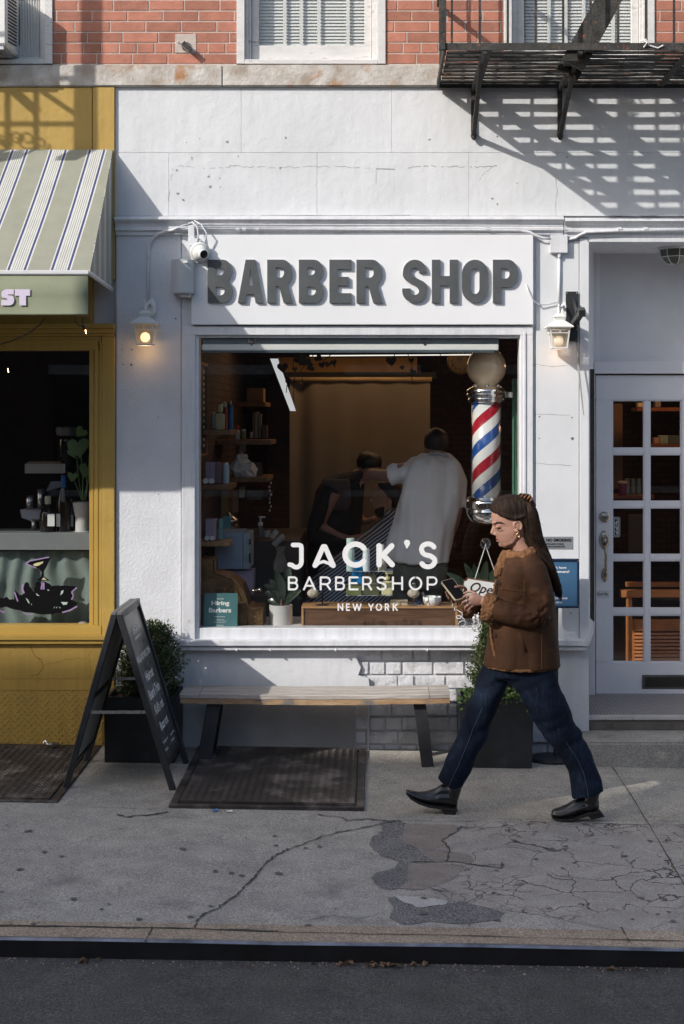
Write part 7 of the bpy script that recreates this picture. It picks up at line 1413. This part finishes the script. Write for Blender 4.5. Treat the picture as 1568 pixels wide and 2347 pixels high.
mb.tube([Wp(1182,1224,-.046),Wp(1172,1239,-.038),Wp(1156,1247,-.020)], [.022,.020,.018], 12); mb.tube([Wp(1182,1224,.046),Wp(1172,1239,.038),Wp(1156,1247,.020)], [.022,.020,.018], 12)
for sd in (-1, 1):                                                                                             # ears
    e = [Wp(1183+9*math.cos(R(a))*(1 if a<200 else .8)+1, 1203-10.5*math.sin(R(a)), sd*.081) for a in range(-60, 215, 22)]
    mb.tube(e, [.0048]*len(e), 7); mb.ell(Wp(1184,1204,sd*.076),.016,.006,.022,12,8); mb.ell(Wp(1180,1214,sd*.079),.009,.006,.010,8,6)
mb.tube([Wp(1186,1225),Wp(1192,1245),Wp(1200,1262),Wp(1205,1280)], [.052,.052,.056,.075], 20)                  # neck
mb.rings(levels([(1275,1175,1235,.07),(1290,1160,1245,.15),(1320,1155,1255,.16),(1380,1158,1258,.14),(1430,1155,1255,.135),(1480,1150,1262,.155),(1530,1148,1262,.165),(1560,1160,1255,.14)], yw, 28))
TH = []                                                                                                        # legs
mb.tube([Wp(1178,1525,.075),Wp(1150,1560,.075),Wp(1105,1640,.075),Wp(1064,1735,.075),Wp(1040,1800,.06),Wp(1036,1840,.05)], [.070,.052,.046,.036,.026,.022], 16)
mb.tube([Wp(1220,1525,-.07),Wp(1228,1565,-.07),Wp(1275,1655,-.07),Wp(1318,1735,-.06),Wp(1347,1800,-.05),Wp(1352,1836,-.045)], [.070,.052,.046,.036,.026,.022], 16)
mb.tube([Wp(1034,1832,.05),Wp(1005,1832,.05),Wp(972,1829,.05)], [.022,.020,.014], 12); mb.tube([Wp(1350,1832,-.045),Wp(1320,1844,-.045),Wp(1285,1855,-.045)], [.022,.020,.014], 12)
mb.tube([Wp(1208,1298,-.14),Wp(1228,1345,-.17),Wp(1225,1395,-.17),Wp(1150,1385,-.15),Wp(1102,1370,-.125)], [.055,.045,.042,.034,.023], 14)   # near arm
mb.tube([Wp(1190,1298,.14),Wp(1178,1345,.17),Wp(1165,1392,.16),Wp(1110,1392,.10),Wp(1068,1380,.03)], [.055,.045,.042,.032,.023], 14)           # far arm
# near hand: palm and five fingers closing on the lower edge of the phone
mb.tube([Wp(1104,1370,-.125),Wp(1094,1369,-.122),Wp(1081,1368,-.115),Wp(1074,1369,-.110)], [.022,.030,.033,.027], 14, flat=.5)
def finger(pts, r0=.0088, r1=.0066): n = len(pts); mb.tube([Wp(*p) for p in pts], [lerp(r0,r1,i/(n-1)) for i in range(n)], 9); mb.ell(Wp(*pts[-1]), r1*1.02, r1*1.02, r1*1.02, 9, 7)
finger([(1081,1360,-.112),(1070,1359,-.106),(1062,1361,-.098),(1057,1368,-.090)])
finger([(1078,1367,-.118),(1066,1370,-.116),(1058,1375,-.106),(1056,1382,-.094)])
finger([(1078,1374,-.118),(1068,1380,-.118),(1063,1387,-.108),(1064,1393,-.096)])
finger([(1081,1381,-.114),(1073,1388,-.114),(1070,1394,-.106),(1073,1399,-.098)], .0078,.0058)
finger([(1090,1358,-.100),(1080,1352,-.082),(1070,1353,-.072),(1062,1357,-.066)], .010,.0075)
# far hand under and around the phone, thumb on the screen
mb.tube([Wp(1068,1381,.03),Wp(1058,1374,.018),Wp(1050,1366,.012),Wp(1044,1360,.010)], [.023,.030,.034,.028], 14, flat=.55)
finger([(1046,1352,.008),(1034,1356,-.006),(1024,1357,-.030),(1021,1355,-.046)]); finger([(1046,1358,.004),(1034,1364,-.012),(1026,1365,-.036),(1023,1362,-.050)])
finger([(1048,1364,.0),(1038,1371,-.018),(1030,1372,-.042),(1027,1368,-.056)]); finger([(1052,1370,.0),(1043,1378,-.020),(1037,1379,-.044),(1034,1375,-.058)], .0078,.0058)
finger([(1062,1364,.016),(1068,1350,-.004),(1062,1344,-.026),(1052,1342,-.040),(1043,1343,-.046)], .0105,.0078)
body = mb.build('person', M['skin'], remesh=.0036, sm=4, loc=(PX(1180,yw), yw, gz(.8,yw))); tag(body, 'woman in brown shearling jacket and dark jeans walking left looking at her phone', 'person')
# --- face details
mb = MB(); 
for sd in (-1, 1): mb.tube([Wp(1131.5,1199,sd*.036),Wp(1137,1195.5,sd*.052),Wp(1146,1195,sd*.066),Wp(1153,1198,sd*.0715)], [.0018,.0030,.0026,.0010], 7)
mb.build('eyebrow', pm('brow_hair', (.022,.013,.009), .8), body, smooth=True)
mb = MB(); 
for sd in (-1, 1): mb.tube([Wp(1133.5,1210,sd*.044),Wp(1138,1211,sd*.057),Wp(1143,1210,sd*.064),Wp(1148,1207.5,sd*.068)], [.0012,.0024,.0026,.0010], 7)
mb.build('eyelash', M['ink'], body, smooth=True)
mb = MB(); mb.ell(Wp(1140.6,1233.6),.0100,.0215,.0050,12,8); mb.ell(Wp(1142.0,1239.6),.0102,.0195,.0058,12,8); mb.build('lips', pm('lip', (.36,.12,.10), .35), body, smooth=True)
mb = MB(); mb.tube([Wp(1137.2,1236.7,-.008),Wp(1142,1236.5,-.0205),Wp(1144,1237,-.023)], .0012, 5); mb.build('mouth_line', pm('mouthl', (.10,.03,.025), .6), body)
mb = MB(); gold = pm('gold', (.75,.48,.20), .25, metal=1)
for k in range(17): a = 2*math.pi*k/16; mb.v.append(Wp(1183.5+3.4*math.cos(a),1223.5+5*math.sin(a),-.088))
pts = list(mb.v); mb = MB(); mb.tube(pts, .0022, 6); mb.tube([Wp(1183,1215,-.087),Wp(1183,1219,-.088)], .0018, 5); mb.tube([Wp(1183+2.4*math.cos(a),1215+2.4*math.sin(a),-.086) for a in [k*.6 for k in range(11)]], .0015, 5); mb.build('earring', gold, body, smooth=True)
mb = MB()
for a, b, d, ax in ((1068,1362,-.108,0),(1066,1371,-.118,1),(1069,1380,-.119,0)): c = Wp(a,b,d); mb.tube([c+Vector((.0022*math.sin(t_),-.0100*math.cos(t_)*1.02,.0100*math.sin(t_))) for t_ in [k*.45 for k in range(15)]], .0019, 6)
mb.build('ring', M['chrome'], body, smooth=True)
# --- hair
hm, nt_, b_ = newmat('woman_hair'); vec = coords(nt_, (60,60,3.0)); n_ = noise_n(nt_, vec, 2.2, 5, .6, .4); nt_.links.new(ramp(nt_, n_, [(.3,(.008,.0045,.003)),(.52,(.019,.010,.006)),(.70,(.048,.026,.015))]), b_.inputs['Base Color']); b_.inputs['Roughness'].default_value = .6; b_.inputs['Specular IOR Level'].default_value = .18; bumpn(nt_, b_, n_, .006)
mb = MB()
hr = [(1134,1160,1186,.03),(1138,1146,1200,.055),(1145,1135,1211,.073),(1155,1127.5,1221,.083),(1163,1124,1227,.086),(1170,1124.5,1230,.087),(1175,1131,1232,.087),(1180,1143,1233,.087),(1185,1157,1234,.088),(1191,1171,1236,.088),(1203,1190,1238,.085),(1218,1195,1240,.080),(1238,1198,1247,.077),(1252,1206,1252,.078),(1262,1214,1256,.082),(1278,1228,1263,.084),(1296,1241,1269,.074),(1318,1252,1276,.060),(1340,1261,1283,.044),(1355,1269,1286,.028),(1366,1275,1285,.014)]
rg = levels(hr, yw, 44, 2.9); 
for i, (r_0, rw) in enumerate(zip(rg, hr)):
    if rw[0] > 1255:
        f = min(1, (rw[0]-1255)/60)
        for v in r_0: v.y += -.045*f
mb.rings(rg)
mb.tube([Wp(1127,1168,-.05),Wp(1138,1174,-.074),Wp(1156,1181,-.083),Wp(1176,1187,-.087),Wp(1200,1180,-.086)], [.005,.007,.009,.011,.010], 10)   # swept back strand
mb.tube([Wp(1218,1165,.0),Wp(1206,1146,.0),Wp(1188,1140,0)], [.03,.035,.03], 12)
def hairfn(v, n):
    k = noise.noise(Vector((v.x*70+v.z*10, v.y*70, v.z*4)))*.0035+noise.noise(Vector((v.x*22, v.y*22, v.z*5)))*.006; return v+n*k
mb.build('hair', hm, body, remesh=.0045, sm=2, fn=hairfn)
mb = MB(); rnd = random.Random(12)
def strand(pts, r=.0013): mb.tube(pts, [r]*(len(pts)-1)+[r*.3], 4)
for k in range(230):                                           # lengths following the fall and the sweep
    t0 = rnd.random(); side = rnd.choice((-1,-1,1)); x0 = rnd.uniform(1200,1240); d0 = side*rnd.uniform(.04,.09)
    q_ = []
    for j in range(9):
        f = j/8; py = lerp(1150+rnd.uniform(-1,1), rnd.uniform(1330,1378), f); 
        rr_ = [r for r in hr]; i = max(0, min(len(hr)-2, next((i for i in range(len(hr)-1) if hr[i+1][0] >= py), len(hr)-2))); g = (py-hr[i][0])/(hr[i+1][0]-hr[i][0]); a_, b_2, h_ = (lerp(hr[i][c_],hr[i+1][c_],g) for c_ in (1,2,3))
        u_ = .35+.62*t0; px = lerp(max(a_,1196), b_2, u_)+rnd.uniform(-1,1); dd = -1*side*h_*(1-abs(2*u_-1)**2.6)**.38 if side > 0 else -h_*(1-abs(2*u_-1)**2.6)**.38
        q_.append(Wp(px, py, -abs(dd)*1.03-.003+(-.045*min(1,(py-1255)/60) if py > 1255 else 0) if side < 0 else abs(dd)))
    strand(q_)
for k in range(0):                                            # strands swept from the brow over the crown
    z0 = rnd.uniform(0,1); q_ = []
    for j in range(8):
        f = j/7; px = lerp(1127+z0*6, 1216, f); top = lerp(1172-z0*6, 1150, f)-22*math.sin(f*math.pi)*(1-z0*.7); py = lerp(top, 1184-f*6, .25+.6*z0) if z0 > .3 else top+6
        h_ = .090*math.sqrt(max(.04, 1-((px-1176)/62)**2))*math.sqrt(max(.05, 1-((1178-py)/48)**2 if py < 1178 else 1)); q_.append(Wp(px, py, -h_-.002))
    strand(q_, .0010)
for k in range(12):                                            # loose ends
    a = rnd.uniform(1228,1262); b = lerp(1180,1330,(a-1228)/34); e1 = rnd.uniform(8,24); e2 = rnd.uniform(20,60); strand([Wp(a+e1*(f_q:=j/7)**1.4*1.0-2*math.sin(f_q*3),b+e2*f_q,-.03) for j in range(8)], .0005)
for k in range(24): a = rnd.uniform(1268,1283); strand([Wp(a-7,1330,-.05), Wp(a,1350,-.05), Wp(a+rnd.uniform(-4,5),1370+rnd.uniform(-10,6),-.05)], .0014)
mb.build('hair_strands', pm('strand_brown', (.026,.0135,.008), .6, var=.5, ns=30, island=.6, spec=.2), body, smooth=True)
t = thing('hair_clip', 'tortoiseshell claw clip at the back of the woman\'s head', 'hair clip', tuple(Wp(1206,1141))); tort = pm('tortoiseshell', (.20,.075,.02), .3, var=.7, ns=60, dirt=(.02,.01,.005), dscale=90, dthr=.5)
mb = MB()
for a, b, c_, d in ((1190,1142,1198,1132),(1198,1142,1207,1132),(1206,1144,1215,1134),(1212,1148,1221,1141)): mb.tube([Wp(a,b,-.05),Wp((a+c_)/2+1,(b+d)/2-2,-.045),Wp(c_,d,-.02)], [.004,.0055,.003], 7)
mb.tube([Wp(1192,1139,-.03),Wp(1206,1137,-.03),Wp(1219,1146,-.03)], .0045, 7); mb.build('claw', tort, t, smooth=True)
# --- jacket
sue, nt_, b_ = newmat('brown_suede'); vec = coords(nt_); n1 = noise_n(nt_, vec, 4.5, 7, .65); n2 = noise_n(nt_, vec, 60, 4, .6)
f_ = math_n(nt_, 'ADD', math_n(nt_, 'MULTIPLY', n1, .75), math_n(nt_, 'MULTIPLY', n2, .25)); nt_.links.new(ramp(nt_, f_, [(.30,(.032,.0145,.008)),(.52,(.056,.025,.0115)),(.74,(.105,.048,.022))]), b_.inputs['Base Color']); b_.inputs['Roughness'].default_value = .78; b_.inputs['Specular IOR Level'].default_value = .2
bp_ = bumpn(nt_, b_, n1, .006); bumpn(nt_, b_, n2, .0016, prev=bp_)
she = pm('shearling', (.19,.088,.036), .95, var=.3, ns=40, bump=.008, bs=120, bdet=5)
mb = MB()
jk = [(1264,1166,1236,.075),(1270,1158,1243,.105),(1278,1152,1249,.140),(1290,1147,1253,.172),(1305,1142,1258,.182),(1330,1137,1264,.180),(1370,1131,1270,.178),(1420,1124,1275,.185),(1470,1118,1278,.195),(1505,1114,1280.5,.203),(1519,1112.5,1281,.206),(1523,1113,1281,.205)]
mb.rings(levels(jk, yw, 48, 2.35)); mb2 = mb
mb.tube([Wp(1208,1284,-.10),Wp(1219,1302,-.150),Wp(1226,1335,-.185),Wp(1231,1368,-.20),Wp(1226,1394,-.205),Wp(1203,1402,-.20),Wp(1165,1397,-.185),Wp(1130,1389,-.160),Wp(1114,1385,-.148)], [.060,.063,.064,.065,.064,.061,.059,.058,.062], 22)
mb.tube([Wp(1190,1284,.10),Wp(1186,1320,.17),Wp(1176,1370,.19),Wp(1150,1395,.16),Wp(1108,1400,.10),Wp(1082,1396,.06)], [.065,.068,.066,.060,.055,.054], 20)
def jfold(v, n):
    px = v.x/ (1/sw)+CX; py = HY-(v.z-CH)*sw; k = 0
    if py < 1425 and v.y < yw-.12: # sleeve creases run across the bend
        e = Vector((px-1226, py-1396)); k += .016*noise.noise(Vector((e.length*.065, math.atan2(e.y,e.x)*2.2, 3)))*min(1,max(0,1-(e.length-15)/75))
    k += .009*noise.noise(Vector((v.x*5,v.y*5,v.z*1.8)))+.003*noise.noise(Vector((v.x*14,v.y*14,v.z*6)))
    k += .006*max(0,math.sin((px-1150)*.12))*max(0,(py-1420)/100)
    return v+n*k
mb.build('jacket', sue, body, remesh=.006, sm=3, fn=jfold)
fz = lambda amp, f=55: (lambda v, n: v+n*(amp*noise.noise(v*f)+amp*.6*noise.noise(v*f*2.2)))
mb = MB(); mb.tube([Wp(1131,1388,-.160),Wp(1119,1386,-.150),Wp(1104,1383,-.140)], [.070,.078,.079], 26, flat=.82); mb.build('cuff', she, body, remesh=.005, sm=1, fn=fz(.006))
mb = MB(); mb.tube([Wp(1086,1396,.06),Wp(1070,1394,.045),Wp(1056,1392,.035)], [.058,.062,.060], 22, flat=.8); mb.build('cuff', she, body, remesh=.006, sm=1, fn=fz(.005))
mb = MB()                                                      # stand-up collar, open at the throat
def cring(pts, hs, w_): 
    rs = []
    for (a, b, d), h in zip(pts, hs):
        c = Wp(a,b,d); rs.append([c+Vector((0,0,-h)), c+Vector((0,-w_,-h*.4)), c+Vector((0,-w_*.8,h*.8)), c+Vector((0,0,h)), c+Vector((0,w_*.8,h*.8)), c+Vector((0,w_,-h*.4))])
    mb.rings(rs)
mb.tube([Wp(1160,1268,-.035),Wp(1172,1272,-.085),Wp(1192,1270,-.105),Wp(1215,1262,-.085),Wp(1228,1252,-.03),Wp(1228,1252,.04),Wp(1205,1262,.10),Wp(1175,1268,.08)], [.024,.030,.030,.030,.028,.028,.028,.02], 12, flat=.55)
mb.tube([Wp(1159,1262,-.03),Wp(1153,1278,-.05),Wp(1147,1296,-.07),Wp(1139,1314,-.075)], [.020,.027,.024,.016], 12, flat=.6)
mb.tube([Wp(1160,1263,.01),Wp(1150,1282,.0),Wp(1141,1302,-.01),Wp(1135,1322,-.02)], [.017,.022,.019,.013], 12, flat=.6)
mb.build('collar', she, body, remesh=.005, sm=1, fn=fz(.006))
mb = MB()
for sd in (1,):
    hem = [Wp(1112.5+(168.5)*(.5-.5*math.cos(a)), 1522.5, -.206*math.sin(a)) for a in [k*math.pi/14 for k in range(29)]]; mb.tube(hem, .0085, 8, caps=False)
mb.tube([Wp(1120,1424,-.085),Wp(1122,1450,-.100),Wp(1128,1485,-.120),Wp(1137,1518,-.135)], [.004,.007,.008,.008], 8); mb.tube([Wp(1135,1324,-.06),Wp(1131,1345,-.07),Wp(1126,1365,-.08)], [.008,.008,.006], 8)
mb.build('shearling_trim', she, body, remesh=.004, sm=0, fn=fz(.004,80))
mb = MB(); mb.tube([Wp(1182,1437,-.187),Wp(1190,1462,-.192),Wp(1196,1480,-.196)], [.012,.013,.012], 8, flat=.5); mb.tube([Wp(1190,1483,-.200),Wp(1201,1480,-.195)], .0045, 6); mb.build('pocket', sue, body, smooth=True)
mb = MB(); mb.tube([Wp(1141,1342,-.115),Wp(1160,1343,-.165),Wp(1186,1345,-.186),Wp(1195,1345,-.19)], .0018, 5); mb.tube([Wp(1205,1278,-.125),Wp(1197,1300,-.165),Wp(1193,1330,-.192),Wp(1190,1362,-.2)], .0018, 5); mb.tube([Wp(1234,1425,-.178),Wp(1232,1480,-.192),Wp(1232,1520,-.20)], .0016, 5); mb.build('seam', pm('seam_thread', (.12,.058,.025), .8), body)
mb = MB()
for a, b, d in ((1129.5,1448,-.125),(1137,1330,-.10)): mb.lathe(Wp(a,b,d), [(.011,0),(.011,.004),(.007,.005)], 14, 'y')
mb.build('button', pm('horn', (.06,.035,.025), .3), body)
# --- jeans
den, nt_, b_ = newmat('dark_denim'); vec = coords(nt_); n1 = noise_n(nt_, vec, 5, 6, .62); n2 = noise_n(nt_, coords(nt_, (1,1,.12)), 90, 3); f_ = math_n(nt_, 'ADD', math_n(nt_, 'MULTIPLY', n1, .7), math_n(nt_, 'MULTIPLY', n2, .3))
nt_.links.new(ramp(nt_, f_, [(.34,(.003,.005,.011)),(.52,(.007,.013,.028)),(.70,(.024,.042,.074))]), b_.inputs['Base Color']); b_.inputs['Roughness'].default_value = .85; b_.inputs['Specular IOR Level'].default_value = .15; bp_ = bumpn(nt_, b_, n1, .014); bumpn(nt_, b_, n2, .001, prev=bp_)
def leg(rows, d, w0, w1):
    n = len(rows); rs = []
    for i, (xa, ya, xb, yb__) in enumerate(rows):                    # front edge, back edge in pixels
        a, b = Wp(xa,ya,d), Wp(xb,yb__,d); c = (a+b)/2; h = (b-a)/2*1.02; hw = lerp(w0,w1,i/(n-1)); rg = []
        for k in range(28): th = 2*math.pi*k/28; cs, sn = math.cos(th), math.sin(th); rg.append(c+h*math.copysign(abs(cs)**.85,cs)+Vector((0,hw*math.copysign(abs(sn)**.9,sn),0)))
        rs.append(rg)
    return rs
fr_ = [(1116,1500,1215,1505),(1110,1528,1195,1545),(1102,1556,1166,1575),(1088,1592,1152,1606),(1072,1626,1139,1640),(1060,1655,1124,1670),(1049,1690,1110,1705),(1036,1722,1096,1738),(1023,1752,1083,1770),(1010,1780,1068,1800),(1006,1791,1057,1824)]
bk_ = [(1150,1500,1270,1500),(1158,1530,1268,1530),(1172,1562,1278,1562),(1194,1598,1290,1596),(1216,1636,1303,1630),(1242,1670,1318,1658),(1263,1700,1334,1690),(1284,1728,1349,1716),(1298,1758,1362,1744),(1303,1792,1375,1778),(1306,1822,1381,1804)]
def dfold(v, n):
    py = HY-(v.z-CH)*sw; px = v.x*sw+CX
    k = .015*noise.noise(Vector((v.x*5,v.y*5,v.z*3)))+.009*noise.noise(Vector((v.x*16,v.y*10,v.z*9)))
    for cy, cx in ((1655,1085),(1690,1280),(1560,1150)): q = (py-cy)/42; k += .008*noise.noise(Vector(((px-py*.4)*.008, (py+px*.45)*.045, cx)))*math.exp(-q*q)
    return v+n*k
mb = MB(); mb.rings(leg(fr_, .075, .105, .070)); mb.rings(leg(bk_, -.075, .110, .072)); mb.rings(levels([(1490,1120,1272,.165),(1520,1118,1270,.17),(1545,1125,1266,.165),(1560,1140,1262,.13)], yw, 28)); mb.build('jeans', den, body, remesh=.0065, sm=3, fn=dfold)
mb = MB(); mb.tube([Wp(lerp(a,c_,.42),lerp(b,d,.42),.075-lerp(.107,.074,i/10)) for i,(a,b,c_,d) in enumerate(fr_) if i > 2], .0018, 5); mb.tube([Wp(lerp(a,c_,.45),lerp(b,d,.45),-.075-lerp(.113,.076,i/10)) for i,(a,b,c_,d) in enumerate(bk_) if i > 1], .0018, 5); mb.build('seam', pm('denim_seam', (.04,.06,.10), .8), body)
# --- boots
lea = pm('black_leather', (.008,.008,.009), .32, var=.2, ns=10, bump=.0012, bs=25, coat=.4); sol = pm('rubber_sole', (.012,.012,.012), .6)
def boot(anchor, d, rows, sole, heel, shaft, name_):
    mb = MB(); rs = []
    for (a, top, bot, hw) in rows: 
        zt_, zb_ = Wp(a,top,d), Wp(a,bot,d); rs.append([Vector((zt_.x, zt_.y+hw*math.sin(th)*(1 if math.cos(th) < 0 else .72), lerp(zb_.z, zt_.z, .5+.5*math.cos(th)))) for th in [2*math.pi*k/18 for k in range(18)]])
    mb.rings(rs); mb.tube([Wp(*p) for p in shaft[0]], shaft[1], 16); o = mb.build('boot', lea, body, remesh=.005, sm=2)
    mb = MB(); q = [Wp(a,b,d) for a,b in sole]; n = len(q); hws = [lerp(.022,.046,min(1,i/2.5)) if i < 4 else .040 for i in range(n)]
    rs = [[Vector((p.x,p.y-h,p.z)),Vector((p.x,p.y+h,p.z)),Vector((p.x+.002,p.y+h,p.z-.013)),Vector((p.x+.002,p.y-h,p.z-.013))] for p, h in zip(q, hws)]; mb.rings(rs)
    mb.rings([[Wp(a,b,d)+Vector((0,k,0)) for (a,b),k in ((heel[0],-.036),(heel[1],-.036),(heel[1],.036),(heel[0],.036))], [Wp(a,b,d)+Vector((0,k,0)) for (a,b),k in ((heel[3],-.034),(heel[2],-.034),(heel[2],.034),(heel[3],.034))]])
    mb.build('sole', sol, o, bevel=.002)
# front boot (heel striking, toe up)
boot(0, .05, [(931,1815,1821,.012),(936,1815,1826,.022),(946,1818,1832,.032),(962,1820,1839,.040),(980,1818,1846,.043),(998,1812,1850,.042),(1012,1803,1851,.040),(1028,1802,1853,.040),(1044,1806,1856,.038),(1050,1815,1854,.028)],
     [(931,1819),(940,1829),(958,1839),(980,1846),(1000,1850),(1020,1853),(1049,1857)], [(1008,1852),(1048,1857),(1044,1871),(1018,1869)], (((1034,1845,.05),(1040,1820,.05),(1046,1796,.05)),[.036,.040,.042]), '')
boot(0, -.045, [(1262,1852,1864,.020),(1268,1848,1867,.034),(1280,1845,1868,.042),(1296,1838,1867,.044),(1312,1828,1864,.043),(1328,1822,1858,.041),(1345,1820,1854,.040),(1360,1820,1851,.038),(1369,1826,1848,.026)],
     [(1261,1862),(1270,1867),(1290,1869),(1310,1867),(1326,1860),(1345,1855),(1371,1850)], [(1335,1855),(1371,1850),(1381,1863),(1352,1870)], (((1345,1848,-.045),(1352,1825,-.045),(1356,1802,-.045)),[.036,.040,.042]), '')
# --- phone and earphones
ph = thing('mobile_phone', 'mobile phone in a cream case held in both of the woman\'s hands', 'phone', tuple(Wp(1040,1350,-.03)))
c = Wp(1039,1349,-.052); u = Vector((.066,.039,.014)).normalized(); v = Vector((-.066,.09,.087)).normalized(); n_ = u.cross(v).normalized()
if n_.y > 0: n_ = -n_
v = (v-u*v.dot(u)).normalized()
def slab(w_, h_, r, z0, z1):
    m_ = MB(); o_ = [(x, y) for x, y in rrect(-w_/2,-h_/2,w_/2,h_/2,r)]; k = len(o_); m_.add([c+u*x+v*y+n_*z0 for x, y in o_]+[c+u*x+v*y+n_*z1 for x, y in o_], [tuple(range(k-1,-1,-1)), tuple(range(k,2*k))]+[(i,(i+1)%k,(i+1)%k+k,i+k) for i in range(k)]); return m_
slab(.078,.150,.012,-.006,.006).build('case', pm('cream_case', (.50,.42,.28), .5), ph, bevel=.0015)
slab(.070,.142,.009,.0062,.0066).build('screen', pm('phone_screen', (.006,.006,.007), .35, spec=.25), ph)
ea = thing('earphones', 'tangled white wired earphones dangling below the phone', 'earphones', tuple(Wp(1060,1440,-.1)))
mb = MB()
def coil(pts, loops):
    out = []
    for i in range(len(pts)-1):
        a, b = pts[i], pts[i+1]
        for k in range(10):
            f = k/10; x = lerp(a[0],b[0],f); y = lerp(a[1],b[1],f); th = (i+f)*2*math.pi; r = loops[i]; out.append(Wp(x+r*math.cos(th), y+r*math.sin(th), -.11+.01*math.sin(th*1.3)))
    return out
mb.tube(coil([(1034,1378),(1036,1386),(1049,1398),(1054,1418),(1062,1428),(1076,1434)], [1,3,8,10,3]), .0022, 6); mb.tube(coil([(1090,1398),(1086,1408),(1088,1420),(1092,1430),(1084,1436)], [4,6,9,9,4]), .0022, 6); mb.tube([Wp(1074,1436,-.11),Wp(1086,1434,-.11),Wp(1094,1420,-.12),Wp(1088,1402,-.12)], .0022, 6)
mb.build('cord', M['vinyl'], ea, smooth=True)
mb = MB()
for a, b in ((1083,1409),(1092,1406)): mb.ell(Wp(a,b,-.125),.009,.008,.010,10,7); mb.tube([Wp(a,b,-.125),Wp(a+2,b+9,-.125)], .004, 6)
mb.build('earbud', M['vinyl'], ea, smooth=True)
